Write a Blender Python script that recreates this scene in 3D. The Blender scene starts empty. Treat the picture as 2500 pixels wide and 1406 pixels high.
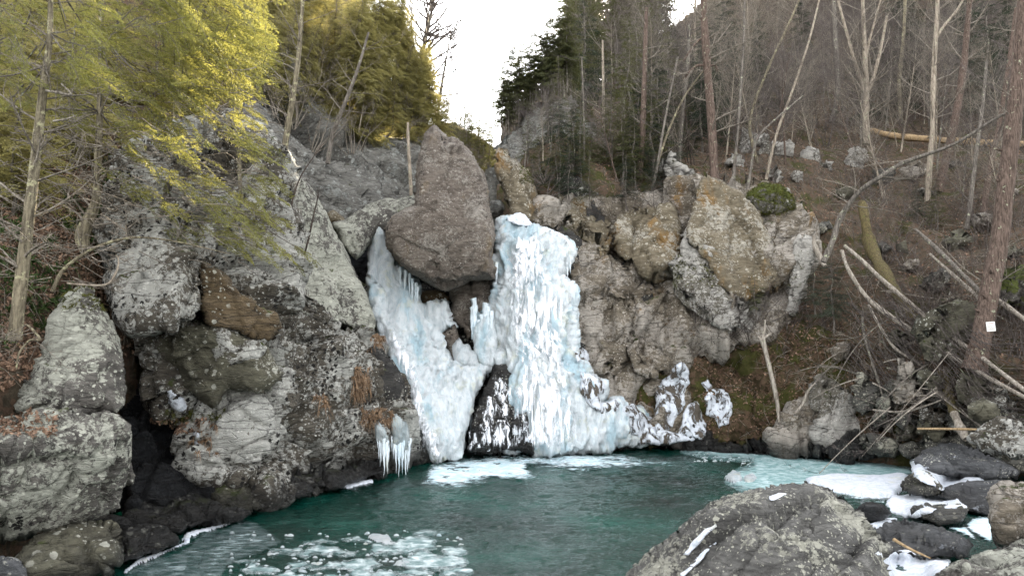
import bpy, math, random
import numpy as np
from math import radians, sin, cos, pi

# ------------------------------------------------------------------ camera, sky, sun, exposure
CAM_H = 3.5
FPX = 1805.0
PITCH = radians(5.45)
scene = bpy.context.scene
col = scene.collection
cam_data = bpy.data.cameras.new('camera')
cam_data.lens = 26.0
cam_data.sensor_width = 36.0
cam_data.clip_start = 0.1
cam_data.clip_end = 3000
cam = bpy.data.objects.new('camera', cam_data)
cam.location = (0, 0, CAM_H)
cam.rotation_euler = (radians(90) + PITCH, 0, 0)
col.objects.link(cam)
scene.camera = cam

SUN_PX = (1475, 55)
def ray(px, py):
    x = (px - 1250.0) / FPX
    u = (703.0 - py) / FPX
    return np.array([x, cos(PITCH) - u * sin(PITCH), sin(PITCH) + u * cos(PITCH)])
sd = ray(*SUN_PX); sd = sd / np.linalg.norm(sd)
SUN_EL = math.asin(sd[2]); SUN_AZ = math.atan2(sd[0], sd[1])

world = bpy.data.worlds.new('World')
scene.world = world
world.use_nodes = True
wn = world.node_tree
wn.nodes.clear()
sky = wn.nodes.new('ShaderNodeTexSky')
sky.sky_type = 'NISHITA'
sky.sun_disc = False
sky.sun_elevation = SUN_EL
sky.sun_rotation = SUN_AZ
sky.air_density = 1.0
sky.dust_density = 0.9
sky.ozone_density = 1.5
bgn = wn.nodes.new('ShaderNodeBackground')
bgn.inputs['Strength'].default_value = 0.15
wo = wn.nodes.new('ShaderNodeOutputWorld')
hs = wn.nodes.new('ShaderNodeHueSaturation')      # thin winter overcast: a paler blue
hs.inputs['Saturation'].default_value = 0.10
wn.links.new(sky.outputs[0], hs.inputs['Color'])
# the low sun seen through the trees, with its aureole in the thin haze
tc = wn.nodes.new('ShaderNodeTexCoord')
dp = wn.nodes.new('ShaderNodeVectorMath'); dp.operation = 'DOT_PRODUCT'
wn.links.new(tc.outputs['Generated'], dp.inputs[0]); dp.inputs[1].default_value = tuple(sd)
def wmap(a, b, lo, hi):
    n = wn.nodes.new('ShaderNodeMapRange'); n.interpolation_type = 'SMOOTHSTEP'
    wn.links.new(dp.outputs['Value'], n.inputs[0])
    for i, v in zip((1, 2, 3, 4), (a, b, lo, hi)): n.inputs[i].default_value = v
    return n.outputs[0]
def wadd(fac, colr, base):
    m = wn.nodes.new('ShaderNodeMix'); m.data_type = 'RGBA'; m.blend_type = 'ADD'
    m.inputs[0].default_value = 1.0
    v = wn.nodes.new('ShaderNodeVectorMath'); v.operation = 'SCALE'; v.inputs[0].default_value = colr
    wn.links.new(fac, v.inputs['Scale']); wn.links.new(base, m.inputs[6]); wn.links.new(v.outputs[0], m.inputs[7])
    return m.outputs[2]
c1 = wadd(wmap(cos(radians(3.0)), cos(radians(0.6)), 0, 5), (1.0, 0.62, 0.22), hs.outputs[0])
c2 = wadd(wmap(cos(radians(0.75)), cos(radians(0.50)), 0, 200), (1.0, 0.85, 0.6), c1)
wn.links.new(c2, bgn.inputs[0])
wn.links.new(bgn.outputs[0], wo.inputs[0])

sun_d = bpy.data.lights.new('sun_light', 'SUN')
sun_d.energy = 5.0
sun_d.angle = radians(0.5)
sun_d.color = (1.0, 0.85, 0.60)
sun_o = bpy.data.objects.new('sun_light', sun_d)
import mathutils
sun_o.rotation_euler = mathutils.Vector(sd).to_track_quat('Z', 'Y').to_euler()
sun_o.location = (20, 60, 60)
col.objects.link(sun_o)

vs = scene.view_settings
vs.view_transform = 'Standard'
vs.look = 'None'
vs.gamma = 1.0
vs.use_curve_mapping = False
vs.exposure = 2.8
scene.cycles.max_bounces = 5
scene.cycles.diffuse_bounces = 3
scene.cycles.transparent_max_bounces = 12
scene.cycles.transmission_bounces = 3

# ------------------------------------------------------------------ picture to place
def P(px, py, D):
    """points at horizontal depth D seen along the ray of a pixel of the photograph"""
    px = np.asarray(px, float); py = np.asarray(py, float); D = np.asarray(D, float)
    x = (px - 1250.0) / FPX
    u = (703.0 - py) / FPX
    dy = cos(PITCH) - u * sin(PITCH)
    dz = sin(PITCH) + u * cos(PITCH)
    k = D / dy
    return np.stack([x * k, D + 0 * k, CAM_H + dz * k], -1)
def WD(py, z=0.0):
    """depth of the level z seen at row py"""
    u = (703.0 - py) / FPX
    dy = cos(PITCH) - u * sin(PITCH)
    dz = sin(PITCH) + u * cos(PITCH)
    return (z - CAM_H) / dz * dy

# ------------------------------------------------------------------ noise
def _h(ix, iy, iz, s):
    n = (ix.astype(np.int64) * 374761393 + iy.astype(np.int64) * 668265263 + iz.astype(np.int64) * 2147483647 + s * 1274126177) & 0xFFFFFFFF
    n = ((n ^ (n >> 13)) * 1274126177) & 0xFFFFFFFF
    n = ((n ^ (n >> 16)) * 2246822519) & 0xFFFFFFFF
    n = n ^ (n >> 15)
    return (n & 0xFFFFFF) / float(0xFFFFFF)
def vnoise(p, s=0):
    i = np.floor(p); f = p - i; i = i.astype(np.int64)
    f = f * f * f * (f * (f * 6 - 15) + 10)
    r = 0
    for a in (0, 1):
        wx = f[:, 0] if a else 1 - f[:, 0]
        for b in (0, 1):
            wy = f[:, 1] if b else 1 - f[:, 1]
            for c in (0, 1):
                wz = f[:, 2] if c else 1 - f[:, 2]
                r = r + wx * wy * wz * _h(i[:, 0] + a, i[:, 1] + b, i[:, 2] + c, s)
    return r * 2 - 1
def fbm(p, octv=4, gain=0.5, s=0):
    a = 1.0; r = 0; t = 0
    for o in range(octv):
        r = r + a * vnoise(p * (2.03 ** o) + 17.3 * o, s + o)
        t += a; a *= gain
    return r / t
def worley(p, s=0):
    """nearest cell: F1, F2, seed position, hash values"""
    i = np.floor(p).astype(np.int64)
    n = len(p)
    f1 = np.full(n, 9.0); f2 = np.full(n, 9.0)
    sp = np.zeros((n, 3)); cid = np.zeros((n, 3), np.int64)
    for a in (-1, 0, 1):
        for b in (-1, 0, 1):
            for c in (-1, 0, 1):
                x = i[:, 0] + a; y = i[:, 1] + b; z = i[:, 2] + c
                q = np.stack([x + _h(x, y, z, s), y + _h(x, y, z, s + 1), z + _h(x, y, z, s + 2)], -1)
                d = np.sqrt(((q - p) ** 2).sum(1))
                m = d < f1
                f2 = np.where(m, f1, np.minimum(f2, d))
                f1 = np.where(m, d, f1)
                sp[m] = q[m]
                cid[m] = np.stack([x, y, z], -1)[m]
    return f1, f2, sp, cid
def facet(p, s=0, tilt=0.9):
    f1, f2, sp, c = worley(p, s)
    off = _h(c[:, 0], c[:, 1], c[:, 2], s + 5) - 0.5
    g = np.stack([_h(c[:, 0], c[:, 1], c[:, 2], s + k) - 0.5 for k in (6, 7, 8)], -1) * 2 * tilt
    return off + ((p - sp) * g).sum(1), f2 - f1
def rotm(ax, ay, az):
    e = mathutils.Euler((ax, ay, az)).to_matrix()
    return np.array(e)

# ------------------------------------------------------------------ mesh helpers
def make_mesh(name, V, F, mats=(), smooth=True, midx=None):
    """F: (n,3) or (n,4) index array, or a list of such arrays"""
    if not isinstance(F, list): F = [F]
    F = [np.asarray(f, np.int32) for f in F if len(f)]
    me = bpy.data.meshes.new(name)
    V = np.asarray(V, np.float32)
    me.vertices.add(len(V)); me.vertices.foreach_set('co', V.ravel())
    tot = np.concatenate([np.full(len(f), f.shape[1], np.int32) for f in F])
    idx = np.concatenate([f.ravel() for f in F])
    me.loops.add(len(idx)); me.loops.foreach_set('vertex_index', idx)
    me.polygons.add(len(tot))
    st = np.concatenate([[0], np.cumsum(tot)[:-1]]).astype(np.int32)
    me.polygons.foreach_set('loop_start', st)
    me.polygons.foreach_set('loop_total', tot)
    me.polygons.foreach_set('use_smooth', np.full(len(tot), bool(smooth)))
    if midx is not None: me.polygons.foreach_set('material_index', np.asarray(midx, np.int32))
    me.update(calc_edges=True)
    me.validate()
    for m in (mats if isinstance(mats, (list, tuple)) else [mats]):
        if m: me.materials.append(m)
    return me
def link(name, me, parent=None, loc=None):
    o = bpy.data.objects.new(name, me)
    col.objects.link(o)
    if loc is not None: o.location = loc
    if parent is not None: o.parent = parent
    return o
def tag(o, label=None, cat=None, group=None, kind=None):
    if label: o['label'] = label
    if cat: o['category'] = cat
    if group: o['group'] = group
    if kind: o['kind'] = kind
    return o

class Tubes:
    """collects polylines as tapered tubes, one mesh"""
    def __init__(s): s.V = []; s.F = []; s.n = 0
    def add(s, pts, rad, k=3):
        pts = np.asarray(pts, float); rad = np.asarray(rad, float)
        n = len(pts)
        t = np.empty_like(pts); t[1:-1] = pts[2:] - pts[:-2]; t[0] = pts[1] - pts[0]; t[-1] = pts[-1] - pts[-2]
        t /= (np.sqrt((t * t).sum(1))[:, None] + 1e-9)
        up = np.array([0.31, 0.17, 0.93]) if abs(t[0, 2]) < 0.9 else np.array([0.93, 0.3, 0.1])
        a = np.cross(t, up); a /= (np.sqrt((a * a).sum(1))[:, None] + 1e-9)
        b = np.cross(t, a)
        th = np.arange(k) * 2 * pi / k
        ring = pts[:, None, :] + rad[:, None, None] * (a[:, None, :] * np.cos(th)[None, :, None] + b[:, None, :] * np.sin(th)[None, :, None])
        s.V.append(ring.reshape(-1, 3))
        i = np.arange(n - 1)[:, None] * k; j = np.arange(k)[None, :]; j2 = (j + 1) % k
        q = np.stack([i + j, i + j2, i + k + j2, i + k + j], -1).reshape(-1, 4) + s.n
        s.F.append(q)
        s.n += n * k
    def mesh(s, name, mat, smooth=True):
        return make_mesh(name, np.concatenate(s.V), np.concatenate(s.F), mat, smooth)

def tps(ctrl):
    """smooth surface through control points (px,py,D) -> function"""
    c = np.array(ctrl, float)
    X = c[:, :2] / 1000.0; y = np.log(c[:, 2])
    n = len(c)
    if n < 3:
        d0 = y.mean()
        return lambda px, py: np.exp(d0 + 0 * np.asarray(px, float))
    A1 = np.concatenate([np.ones((n, 1)), X], 1)
    if n == 3:
        w, *_ = np.linalg.lstsq(A1, y, rcond=None)
        return lambda px, py: np.exp(w[0] + w[1] * np.asarray(px, float) / 1000 + w[2] * np.asarray(py, float) / 1000)
    def U(r): return r * r * np.log(r + 1e-6)
    K = U(np.sqrt(((X[:, None] - X[None]) ** 2).sum(-1))) + 0.0005 * np.eye(n)
    A = np.zeros((n + 3, n + 3)); A[:n, :n] = K; A[:n, n:] = A1; A[n:, :n] = A1.T
    w = np.linalg.solve(A, np.concatenate([y, np.zeros(3)]))
    def f(px, py):
        px = np.asarray(px, float) / 1000; py = np.asarray(py, float) / 1000
        sh = px.shape; q = np.stack([px.ravel(), py.ravel()], -1)
        r = np.zeros(len(q))
        for i in range(n):
            r += w[i] * U(np.sqrt(((q - X[i]) ** 2).sum(-1)))
        r += w[n] + q @ w[n + 1:]
        return np.exp(r).reshape(sh)
    return f

def rough_poly(poly, seed, amp=0.06, levels=3):
    rng = np.random.RandomState(seed)
    p = np.array(poly, float)
    for l in range(levels):
        q = np.roll(p, -1, 0); d = q - p
        L = np.sqrt((d ** 2).sum(1))[:, None]
        nrm = np.stack([d[:, 1], -d[:, 0]], -1)
        mid = (p + q) / 2 + nrm * rng.uniform(-amp, amp, (len(p), 1)) * (L > 14)
        p = np.stack([p, mid], 1).reshape(-1, 2)
    return p
def poly_info(poly, X, Y):
    """inside mask, distance to the edge, nearest edge point"""
    n = len(poly)
    ins = np.zeros(len(X), bool); best = np.full(len(X), 1e18); nx = np.zeros(len(X)); ny = np.zeros(len(X))
    for i in range(n):
        x1, y1 = poly[i]; x2, y2 = poly[(i + 1) % n]
        if y1 != y2:
            c = ((Y < y1) != (Y < y2)) & (X < (x2 - x1) * (Y - y1) / (y2 - y1) + x1)
            ins ^= c
        dx, dy = x2 - x1, y2 - y1
        t = np.clip(((X - x1) * dx + (Y - y1) * dy) / (dx * dx + dy * dy + 1e-9), 0, 1)
        qx = x1 + t * dx; qy = y1 + t * dy
        d = (X - qx) ** 2 + (Y - qy) ** 2
        m = d < best
        best[m] = d[m]; nx[m] = qx[m]; ny[m] = qy[m]
    return ins, np.sqrt(best), nx, ny
def seg_dist(line, X, Y):
    best = np.full(len(X), 1e18)
    for (x1, y1), (x2, y2) in zip(line[:-1], line[1:]):
        dx, dy = x2 - x1, y2 - y1
        t = np.clip(((X - x1) * dx + (Y - y1) * dy) / (dx * dx + dy * dy + 1e-9), 0, 1)
        best = np.minimum(best, (X - x1 - t * dx) ** 2 + (Y - y1 - t * dy) ** 2)
    return np.sqrt(best)
def vnormals(V, F):
    n = np.zeros_like(V)
    a = V[F[:, 1]] - V[F[:, 0]]; b = V[F[:, -1]] - V[F[:, 0]]
    fn = np.cross(a, b)
    for k in range(F.shape[1]): np.add.at(n, F[:, k], fn)
    return n / (np.sqrt((n * n).sum(1))[:, None] + 1e-12)

ROCKS = []
def solid(name, outline, ctrl, T=1.0, R=None, sp=5, mat=None, seed=1, amps=(0.35, 0.12, 0.05), scales=(0.5, 1.6, 5.0),
          cracks=(), bumps=(), rot=(0.3, 0.6, 0.2), stretch=(1, 1, 2.2), rough=0.05, back=None, power=2.2, disp=None,
          parent=None, edge=0.5, zmin=None, crackw=0.05, levels=3, post=None, strata=(0.06, 2.4), chop=8, planes=None):
    """closed stone or ice body: outline traced at its own distance, swelling T metres towards the viewer, 'back' metres behind"""
    poly = rough_poly(outline, seed, rough, levels) if rough else np.array(outline, float)
    x0, y0 = poly.min(0) - sp; x1, y1 = poly.max(0) + sp
    gx = np.arange(x0, x1 + sp, sp); gy = np.arange(y0, y1 + sp, sp)
    nx, ny = len(gx), len(gy)
    X, Y = np.meshgrid(gx, gy); X = X.ravel(); Y = Y.ravel()
    ins, d, ex, ey = poly_info(poly, X, Y)
    idx = np.arange(nx * ny).reshape(ny, nx)
    q = np.stack([idx[:-1, :-1], idx[1:, :-1], idx[1:, 1:], idx[:-1, 1:]], -1).reshape(-1, 4)
    q = q[ins[q].sum(1) >= 2]
    out = ~ins
    X = np.where(out, ex, X); Y = np.where(out, ey, Y); d = np.where(out, 0, d)
    near = ins & (d < sp * 0.35)
    X[near] = ex[near]; Y[near] = ey[near]; d[near] = 0
    used = np.unique(q); remap = -np.ones(nx * ny, int); remap[used] = np.arange(len(used))
    X = X[used]; Y = Y[used]; d = d[used]; q = remap[q]
    # boundary edges of the kept patch
    e = np.concatenate([q[:, [0, 1]], q[:, [1, 2]], q[:, [2, 3]], q[:, [3, 0]]])
    key = np.sort(e, 1); uk, inv, cnt = np.unique(key, axis=0, return_inverse=True, return_counts=True)
    inv = inv.ravel()
    bnd = np.unique(e[cnt[inv] == 1])
    df = tps(ctrl)
    D0 = df(X, Y)
    if R is None: R = 0.30 * min(poly.max(0) - poly.min(0))
    t = np.clip(d / R, 0, 1)
    infl = (1 - (1 - t) ** power) ** (1 / power)
    F_ = P(X, Y, D0 - T * infl)
    if planes:
        h = np.ones(len(X))
        for fn in planes: h = np.minimum(h, fn(X, Y))
        infl = np.minimum(infl, np.maximum(h, .12 * infl))
    elif chop and disp is None:
        rc = np.random.RandomState(seed + 5); lo = poly.min(0); hi = poly.max(0); ce = (lo + hi) / 2; hf = (hi - lo) / 2
        u_ = (X - ce[0]) / hf[0]; v_ = (Y - ce[1]) / hf[1]; h = np.full(len(X), 1.0)
        for k in range(chop):
            th = 2 * pi * (k + rc.uniform(-.3, .3)) / chop
            h = np.minimum(h, (rc.uniform(.35, .95) - (u_ * cos(th) + v_ * sin(th))) * rc.uniform(.5, 1.5) + .45)
        h = h + .25 * (u_ * rc.uniform(-1, 1) + v_ * rc.uniform(-1, 1))
        infl = np.minimum(infl, 1.0) * np.clip(h, .12, 1.25)
    if back is None: back = T
    isb = np.zeros(len(X), bool); isb[bnd] = True
    infb = infl.copy()
    bmap = np.where(isb, np.arange(len(X)), -1)
    nb = ~isb
    bmap[nb] = len(X) + np.arange(nb.sum())
    B_ = P(X[nb], Y[nb], D0[nb] + back * infb[nb])
    V = np.concatenate([F_, B_])
    qb = bmap[q][:, ::-1]
    F = np.concatenate([q, qb])
    N = vnormals(V, F)
    V2 = np.concatenate([np.stack([X, Y, d], -1), np.stack([X, Y, d], -1)[nb]])
    front = np.concatenate([np.ones(len(X)), np.zeros(nb.sum())])
    if disp is None:
        M = rotm(*rot)
        q3 = (V @ M) / np.array(stretch)
        dd = 0
        crk = 0
        for k, (a, s) in enumerate(zip(amps, scales)):
            if a == 0: continue
            if k < 2:
                w3 = q3 * s + 0.13 * np.stack([vnoise(V * s * 1.3, seed + 31), vnoise(V * s * 1.3, seed + 32), vnoise(V * s * 1.3, seed + 33)], -1)
                h, c = facet(w3 + seed * 3.7, seed + 10 * k, 1.3)
                dd = dd + a * h - a * crackw * 8 * np.exp(-(c / crackw) ** 2)
            else:
                dd = dd + a * fbm(q3 * s + seed, 4, 0.6, seed + 3)
        if strata:
            bn = M @ np.array([0.1, 0.25, 1.0]); bn = bn / np.linalg.norm(bn)
            u = (V @ bn) * strata[1] + 1.1 * fbm(V * 0.6, 3, .5, seed + 61) + .12 * fbm(V * 3.5, 3, .6, seed + 63)
            fr = u - np.floor(u); lev = _h(np.floor(u).astype(np.int64), np.zeros(len(u), np.int64), np.zeros(len(u), np.int64), seed) - .5
            u2 = u * 2.7 + .3; fr2 = u2 - np.floor(u2)
            pm = np.clip(.55 + fbm(V * 0.8, 3, .5, seed + 67) * 1.6, 0, 1.2)
            dd = dd + strata[0] * pm * (fr ** 1.5 - .4 + 1.2 * lev) + .4 * strata[0] * pm * (fr2 - .5)
        m = 1.0 * (edge + (1 - edge) * np.clip(V2[:, 2] / (R * 0.5), 0, 1))
        dd = dd * m
    else:
        dd = disp(V, V2, N)
    for ln, w, dep in cracks:
        ln = rough_poly_line(ln, seed)
        sdist = seg_dist(ln, V2[:, 0], V2[:, 1])
        dd = dd - dep * np.exp(-(sdist / w) ** 2) * front
    for bx, by, rx, ry, am in bumps:
        dd = dd + am * np.exp(-((V2[:, 0] - bx) / rx) ** 2 - ((V2[:, 1] - by) / ry) ** 2) * front
    V = V + N * dd[:, None]
    if post: V = post(V, V2)
    me = make_mesh(name, V, F, mat)
    o = link(name, me, parent)
    return o
def rough_poly_line(ln, seed, amp=0.10, levels=3):
    rng = np.random.RandomState(seed)
    p = np.array(ln, float)
    for l in range(levels):
        a = p[:-1]; b = p[1:]; d = b - a
        nrm = np.stack([d[:, 1], -d[:, 0]], -1)
        mid = (a + b) / 2 + nrm * rng.uniform(-amp, amp, (len(a), 1))
        r = np.empty((len(p) + len(mid), 2)); r[0::2] = p; r[1::2] = mid
        p = r
    return p
def sheet(name, outline, df, sp=8, mat=None, amp=0.3, seed=1, rough=0.0, scale=0.35, fac=0.0, facs=0.6, grow=None):
    """open ground surface through the depth function df"""
    poly = rough_poly(outline, seed, rough) if rough else np.array(outline, float)
    x0, y0 = poly.min(0) - sp; x1, y1 = poly.max(0) + sp
    gx = np.arange(x0, x1 + sp, sp); gy = np.arange(y0, y1 + sp, sp)
    nx, ny = len(gx), len(gy)
    X, Y = np.meshgrid(gx, gy); X = X.ravel(); Y = Y.ravel()
    ins, d, ex, ey = poly_info(poly, X, Y)
    idx = np.arange(nx * ny).reshape(ny, nx)
    q = np.stack([idx[:-1, :-1], idx[1:, :-1], idx[1:, 1:], idx[:-1, 1:]], -1).reshape(-1, 4)
    q = q[ins[q].sum(1) >= 2]
    X = np.where(ins, X, ex); Y = np.where(ins, Y, ey)
    used = np.unique(q); remap = -np.ones(nx * ny, int); remap[used] = np.arange(len(used))
    X = X[used]; Y = Y[used]; q = remap[q]
    V = P(X, Y, df(X, Y))
    N = vnormals(V, q)
    dd = amp * fbm(V * scale, 6, 0.55, seed)
    if fac:
        h, c = facet(V * facs, seed + 9)
        dd = dd + fac * h - fac * 0.5 * np.exp(-(c / 0.06) ** 2)
    V = V + N * dd[:, None]
    e = np.concatenate([q[:, [0, 1]], q[:, [1, 2]], q[:, [2, 3]], q[:, [3, 0]]])
    key = np.sort(e, 1); uk, inv, cnt = np.unique(key, axis=0, return_inverse=True, return_counts=True)
    be = e[cnt[inv.ravel()] == 1]
    bv, bi = np.unique(be, return_inverse=True); bi = bi.reshape(be.shape)
    low = V[bv].copy(); low[:, 2] = -1.5; low[:, 1] += 1.0
    q2 = np.stack([be[:, 1], be[:, 0], bi[:, 0] + len(V), bi[:, 1] + len(V)], -1)
    me = make_mesh(name, np.concatenate([V, low]), np.concatenate([q, q2]), mat)
    return link(name, me)
# ------------------------------------------------------------------ materials
class NT:
    def __init__(s, name):
        s.m = bpy.data.materials.new(name); s.m.use_nodes = True
        s.t = s.m.node_tree; s.t.nodes.clear()
        s.out = s.n('ShaderNodeOutputMaterial')
    def n(s, typ, **kw):
        nd = s.t.nodes.new(typ)
        for k, v in kw.items(): setattr(nd, k, v)
        return nd
    def l(s, a, b): s.t.links.new(a, b)
    def set(s, inp, v):
        if hasattr(v, 'is_output'): s.l(v, inp)
        else: inp.default_value = v
    def coord(s, rot=(0, 0, 0), scale=(1, 1, 1), src=None):
        if src is None:
            g = s.n('ShaderNodeNewGeometry'); src = g.outputs['Position']
        mp = s.n('ShaderNodeMapping'); s.l(src, mp.inputs[0])
        mp.inputs['Rotation'].default_value = rot; mp.inputs['Scale'].default_value = scale
        return mp.outputs[0]
    def noise(s, vec, scale, detail=5, rough=0.6, dist=0.0, color=False):
        nd = s.n('ShaderNodeTexNoise'); s.l(vec, nd.inputs['Vector'])
        nd.inputs['Scale'].default_value = scale; nd.inputs['Detail'].default_value = detail
        nd.inputs['Roughness'].default_value = rough; nd.inputs['Distortion'].default_value = dist
        return nd.outputs['Color' if color else 'Fac']
    def voro(s, vec, scale, feature='F1', rand=1.0, out='Distance'):
        nd = s.n('ShaderNodeTexVoronoi', feature=feature); s.l(vec, nd.inputs['Vector'])
        nd.inputs['Scale'].default_value = scale; nd.inputs['Randomness'].default_value = rand
        return nd.outputs[out]
    def ss(s, v, a, b, lo=0.0, hi=1.0):
        nd = s.n('ShaderNodeMapRange', interpolation_type='SMOOTHSTEP')
        s.set(nd.inputs['Value'], v); s.set(nd.inputs['From Min'], a); s.set(nd.inputs['From Max'], b)
        s.set(nd.inputs['To Min'], lo); s.set(nd.inputs['To Max'], hi)
        return nd.outputs[0]
    def math(s, op, a, b=0.0):
        nd = s.n('ShaderNodeMath', operation=op); s.set(nd.inputs[0], a); s.set(nd.inputs[1], b); return nd.outputs[0]
    def mix(s, f, a, b):
        nd = s.n('ShaderNodeMix', data_type='RGBA'); s.set(nd.inputs[0], f); s.set(nd.inputs[6], a); s.set(nd.inputs[7], b)
        return nd.outputs[2]
    def ramp(s, f, stops):
        nd = s.n('ShaderNodeValToRGB'); s.l(f, nd.inputs[0])
        e = nd.color_ramp.elements
        while len(e) < len(stops): e.new(0.5)
        for x, (p_, c) in zip(e, stops): x.position = p_; x.color = c4(c)
        return nd.outputs[0]
    def bump(s, h, strength=0.5, dist=0.05, normal=None):
        nd = s.n('ShaderNodeBump'); s.l(h, nd.inputs['Height'])
        nd.inputs['Strength'].default_value = strength; nd.inputs['Distance'].default_value = dist
        if normal is not None: s.l(normal, nd.inputs['Normal'])
        return nd.outputs[0]
    def bsdf(s, color, rough=0.8, normal=None, spec=0.3, **kw):
        b = s.n('ShaderNodeBsdfPrincipled')
        s.set(b.inputs['Base Color'], color); s.set(b.inputs['Roughness'], rough)
        b.inputs['Specular IOR Level'].default_value = spec
        if normal is not None: s.l(normal, b.inputs['Normal'])
        for k, v in kw.items(): s.set(b.inputs[k.replace('_', ' ')], v)
        return b
    def done(s, sh):
        s.l(sh, s.out.inputs[0]); return s.m
def c4(c): return (c[0], c[1], c[2], 1.0)

def rock_mat(name, dark=(0.06, 0.055, 0.05), mid=(0.17, 0.155, 0.135), light=(0.30, 0.28, 0.25), lichen=0.5, lcol=(0.50, 0.49, 0.42),
             tripe=0.0, moss=0.2, mcol=(0.045, 0.055, 0.012), rot=(0.3, 0.6, 0.2), ochre=0.0, ocol=(0.30, 0.17, 0.05), wet=0.5, fol=1.0, ls=1.0, bs=1.0, snow=0.0, crk_=0.6):
    t = NT(name)
    pos = t.coord()
    fv = t.coord(rot, (1.0, 1.0, 4.5))
    n1 = t.noise(fv, 1.1, 7, 0.62, 0.6)
    base = t.ramp(n1, [(0.28, dark), (0.5, mid), (0.74, light)])
    n2 = t.noise(fv, 5.0, 8, 0.72, 0.4)
    base = t.mix(t.ss(n2, 0.35, 0.6, 0.0, 0.75 * fol), t.mix(0.7, base, c4(dark)), base)
    if ochre:
        no = t.noise(t.coord((0, 0, 0), (1, 1, 0.35)), 0.9, 5, 0.6)
        base = t.mix(t.ss(no, 0.62 - 0.25 * ochre, 0.78 - 0.25 * ochre, 0, 0.85), base, c4(ocol))
    # pale crust lichen in ragged patches
    big = t.noise(pos, 0.55 * ls, 3, 0.5)
    fine = t.noise(pos, 5.6 * ls, 10, 0.80, 0.2)
    comb = t.math('ADD', fine, t.math('MULTIPLY', t.math('SUBTRACT', big, 0.5), 0.75))
    th = 0.66 - 0.22 * lichen
    lm = t.ss(comb, th, th + 0.045)
    lc = t.mix(t.noise(pos, 9, 4, 0.6), c4([x * 0.62 for x in lcol]), c4([min(1, x * 1.25) for x in lcol]))
    base = t.mix(t.math('MULTIPLY', lm, 0.85), base, lc)
    # round rosettes
    vd = t.voro(t.n_add(pos, t.noise(pos, 6, 3, 0.6, color=True), 0.12), 3.4 * ls)
    rm = t.math('MULTIPLY', t.ss(vd, 0.24, 0.19), t.ss(t.noise(pos, 0.8, 2), 0.50 - 0.12 * lichen, 0.60 - 0.12 * lichen))
    base = t.mix(t.math('MULTIPLY', rm, 0.8), base, c4([min(1, x * 1.12) for x in lcol]))
    vd2 = t.voro(t.n_add(pos, t.noise(pos, 14, 3, 0.6, color=True), 0.06), 9.5 * ls)
    rm2 = t.math('MULTIPLY', t.ss(vd2, 0.26, 0.20), t.ss(t.noise(pos, 1.6, 3), 0.52 - 0.12 * lichen, 0.58 - 0.12 * lichen))
    base = t.mix(t.math('MULTIPLY', rm2, 0.85), base, c4([min(1, x * 1.2) for x in lcol]))
    if tripe:
        tv = t.voro(t.n_add(pos, t.noise(pos, 11, 3, 0.7, color=True), 0.16), 6.5)
        g = t.ss(t.noise(pos, 0.7, 3), 0.62 - 0.25 * tripe, 0.70 - 0.25 * tripe)
        base = t.mix(t.math('MULTIPLY', t.ss(tv, 0.40, 0.30), g), base, c4((0.016, 0.014, 0.012)))
    if moss:
        gn = t.n('ShaderNodeNewGeometry')
        sx = t.n('ShaderNodeSeparateXYZ'); t.l(gn.outputs['Normal'], sx.inputs[0])
        mn = t.math('ADD', t.noise(pos, 1.3, 6, 0.7), t.math('MULTIPLY', sx.outputs['Z'], 0.28))
        mm = t.ss(mn, 0.86 - 0.25 * moss, 0.94 - 0.25 * moss)
        mc = t.mix(t.noise(pos, 14, 3), c4([x * 0.5 for x in mcol]), c4([x * 2.0 for x in mcol]))
        base = t.mix(mm, base, mc)
    if snow:
        sn = t.math('ADD', t.noise(pos, 2.2, 6, 0.65), 0.0)
        base = t.mix(t.ss(sn, 0.72 - 0.22 * snow, 0.76 - 0.22 * snow), base, c4((0.72, 0.77, 0.85)))
    sz = t.n('ShaderNodeSeparateXYZ'); t.l(pos_src(t), sz.inputs[0])
    wz = t.math('ADD', sz.outputs['Z'], t.math('MULTIPLY', t.noise(pos, 1.5, 4), -0.8))
    wm = t.ss(wz, wet * 0.9, wet * 0.9 - 0.45)
    base = t.mix(wm, base, t.mix(0.75, base, c4((0.012, 0.012, 0.012))))
    cv = t.n_add(fv, t.noise(fv, 2.5, 4, .6, color=True), .35)
    ce = t.math('MULTIPLY', t.ss(t.voro(cv, 0.62, 'DISTANCE_TO_EDGE'), 0.030, 0.004), t.ss(t.noise(pos, 1.1, 3), .38, .52))
    ce2 = t.math('MULTIPLY', t.ss(t.voro(cv, 1.9, 'DISTANCE_TO_EDGE'), 0.035, 0.0), t.ss(t.noise(pos, 1.9, 3), .48, .58))
    crk = t.math('MAXIMUM', ce, t.math('MULTIPLY', ce2, .7))
    base = t.mix(t.math('MULTIPLY', crk, crk_), base, c4((0.018, 0.015, 0.012)))      # earth and black lichen sitting in the joints
    h = t.math('ADD', t.math('MULTIPLY', n2, 1.2), t.math('MULTIPLY', t.noise(pos, 16, 6, 0.78), 0.8))
    h = t.math('SUBTRACT', h, t.math('MULTIPLY', crk, crk_))
    h = t.math('ADD', h, t.math('MULTIPLY', lm, 0.10))
    h = t.math('SUBTRACT', h, t.math('MULTIPLY', t.ss(t.voro(fv, 1.9, 'DISTANCE_TO_EDGE'), 0.035, 0.0), 0.5))
    nb = t.bump(h, 0.85, 0.13 * bs)
    b = t.bsdf(base, t.ss(wm, 0, 1, 0.85, 0.3), nb, 0.3)
    return t.done(b.outputs[0])
def pos_src(t):
    return t.n('ShaderNodeNewGeometry').outputs['Position']
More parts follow.
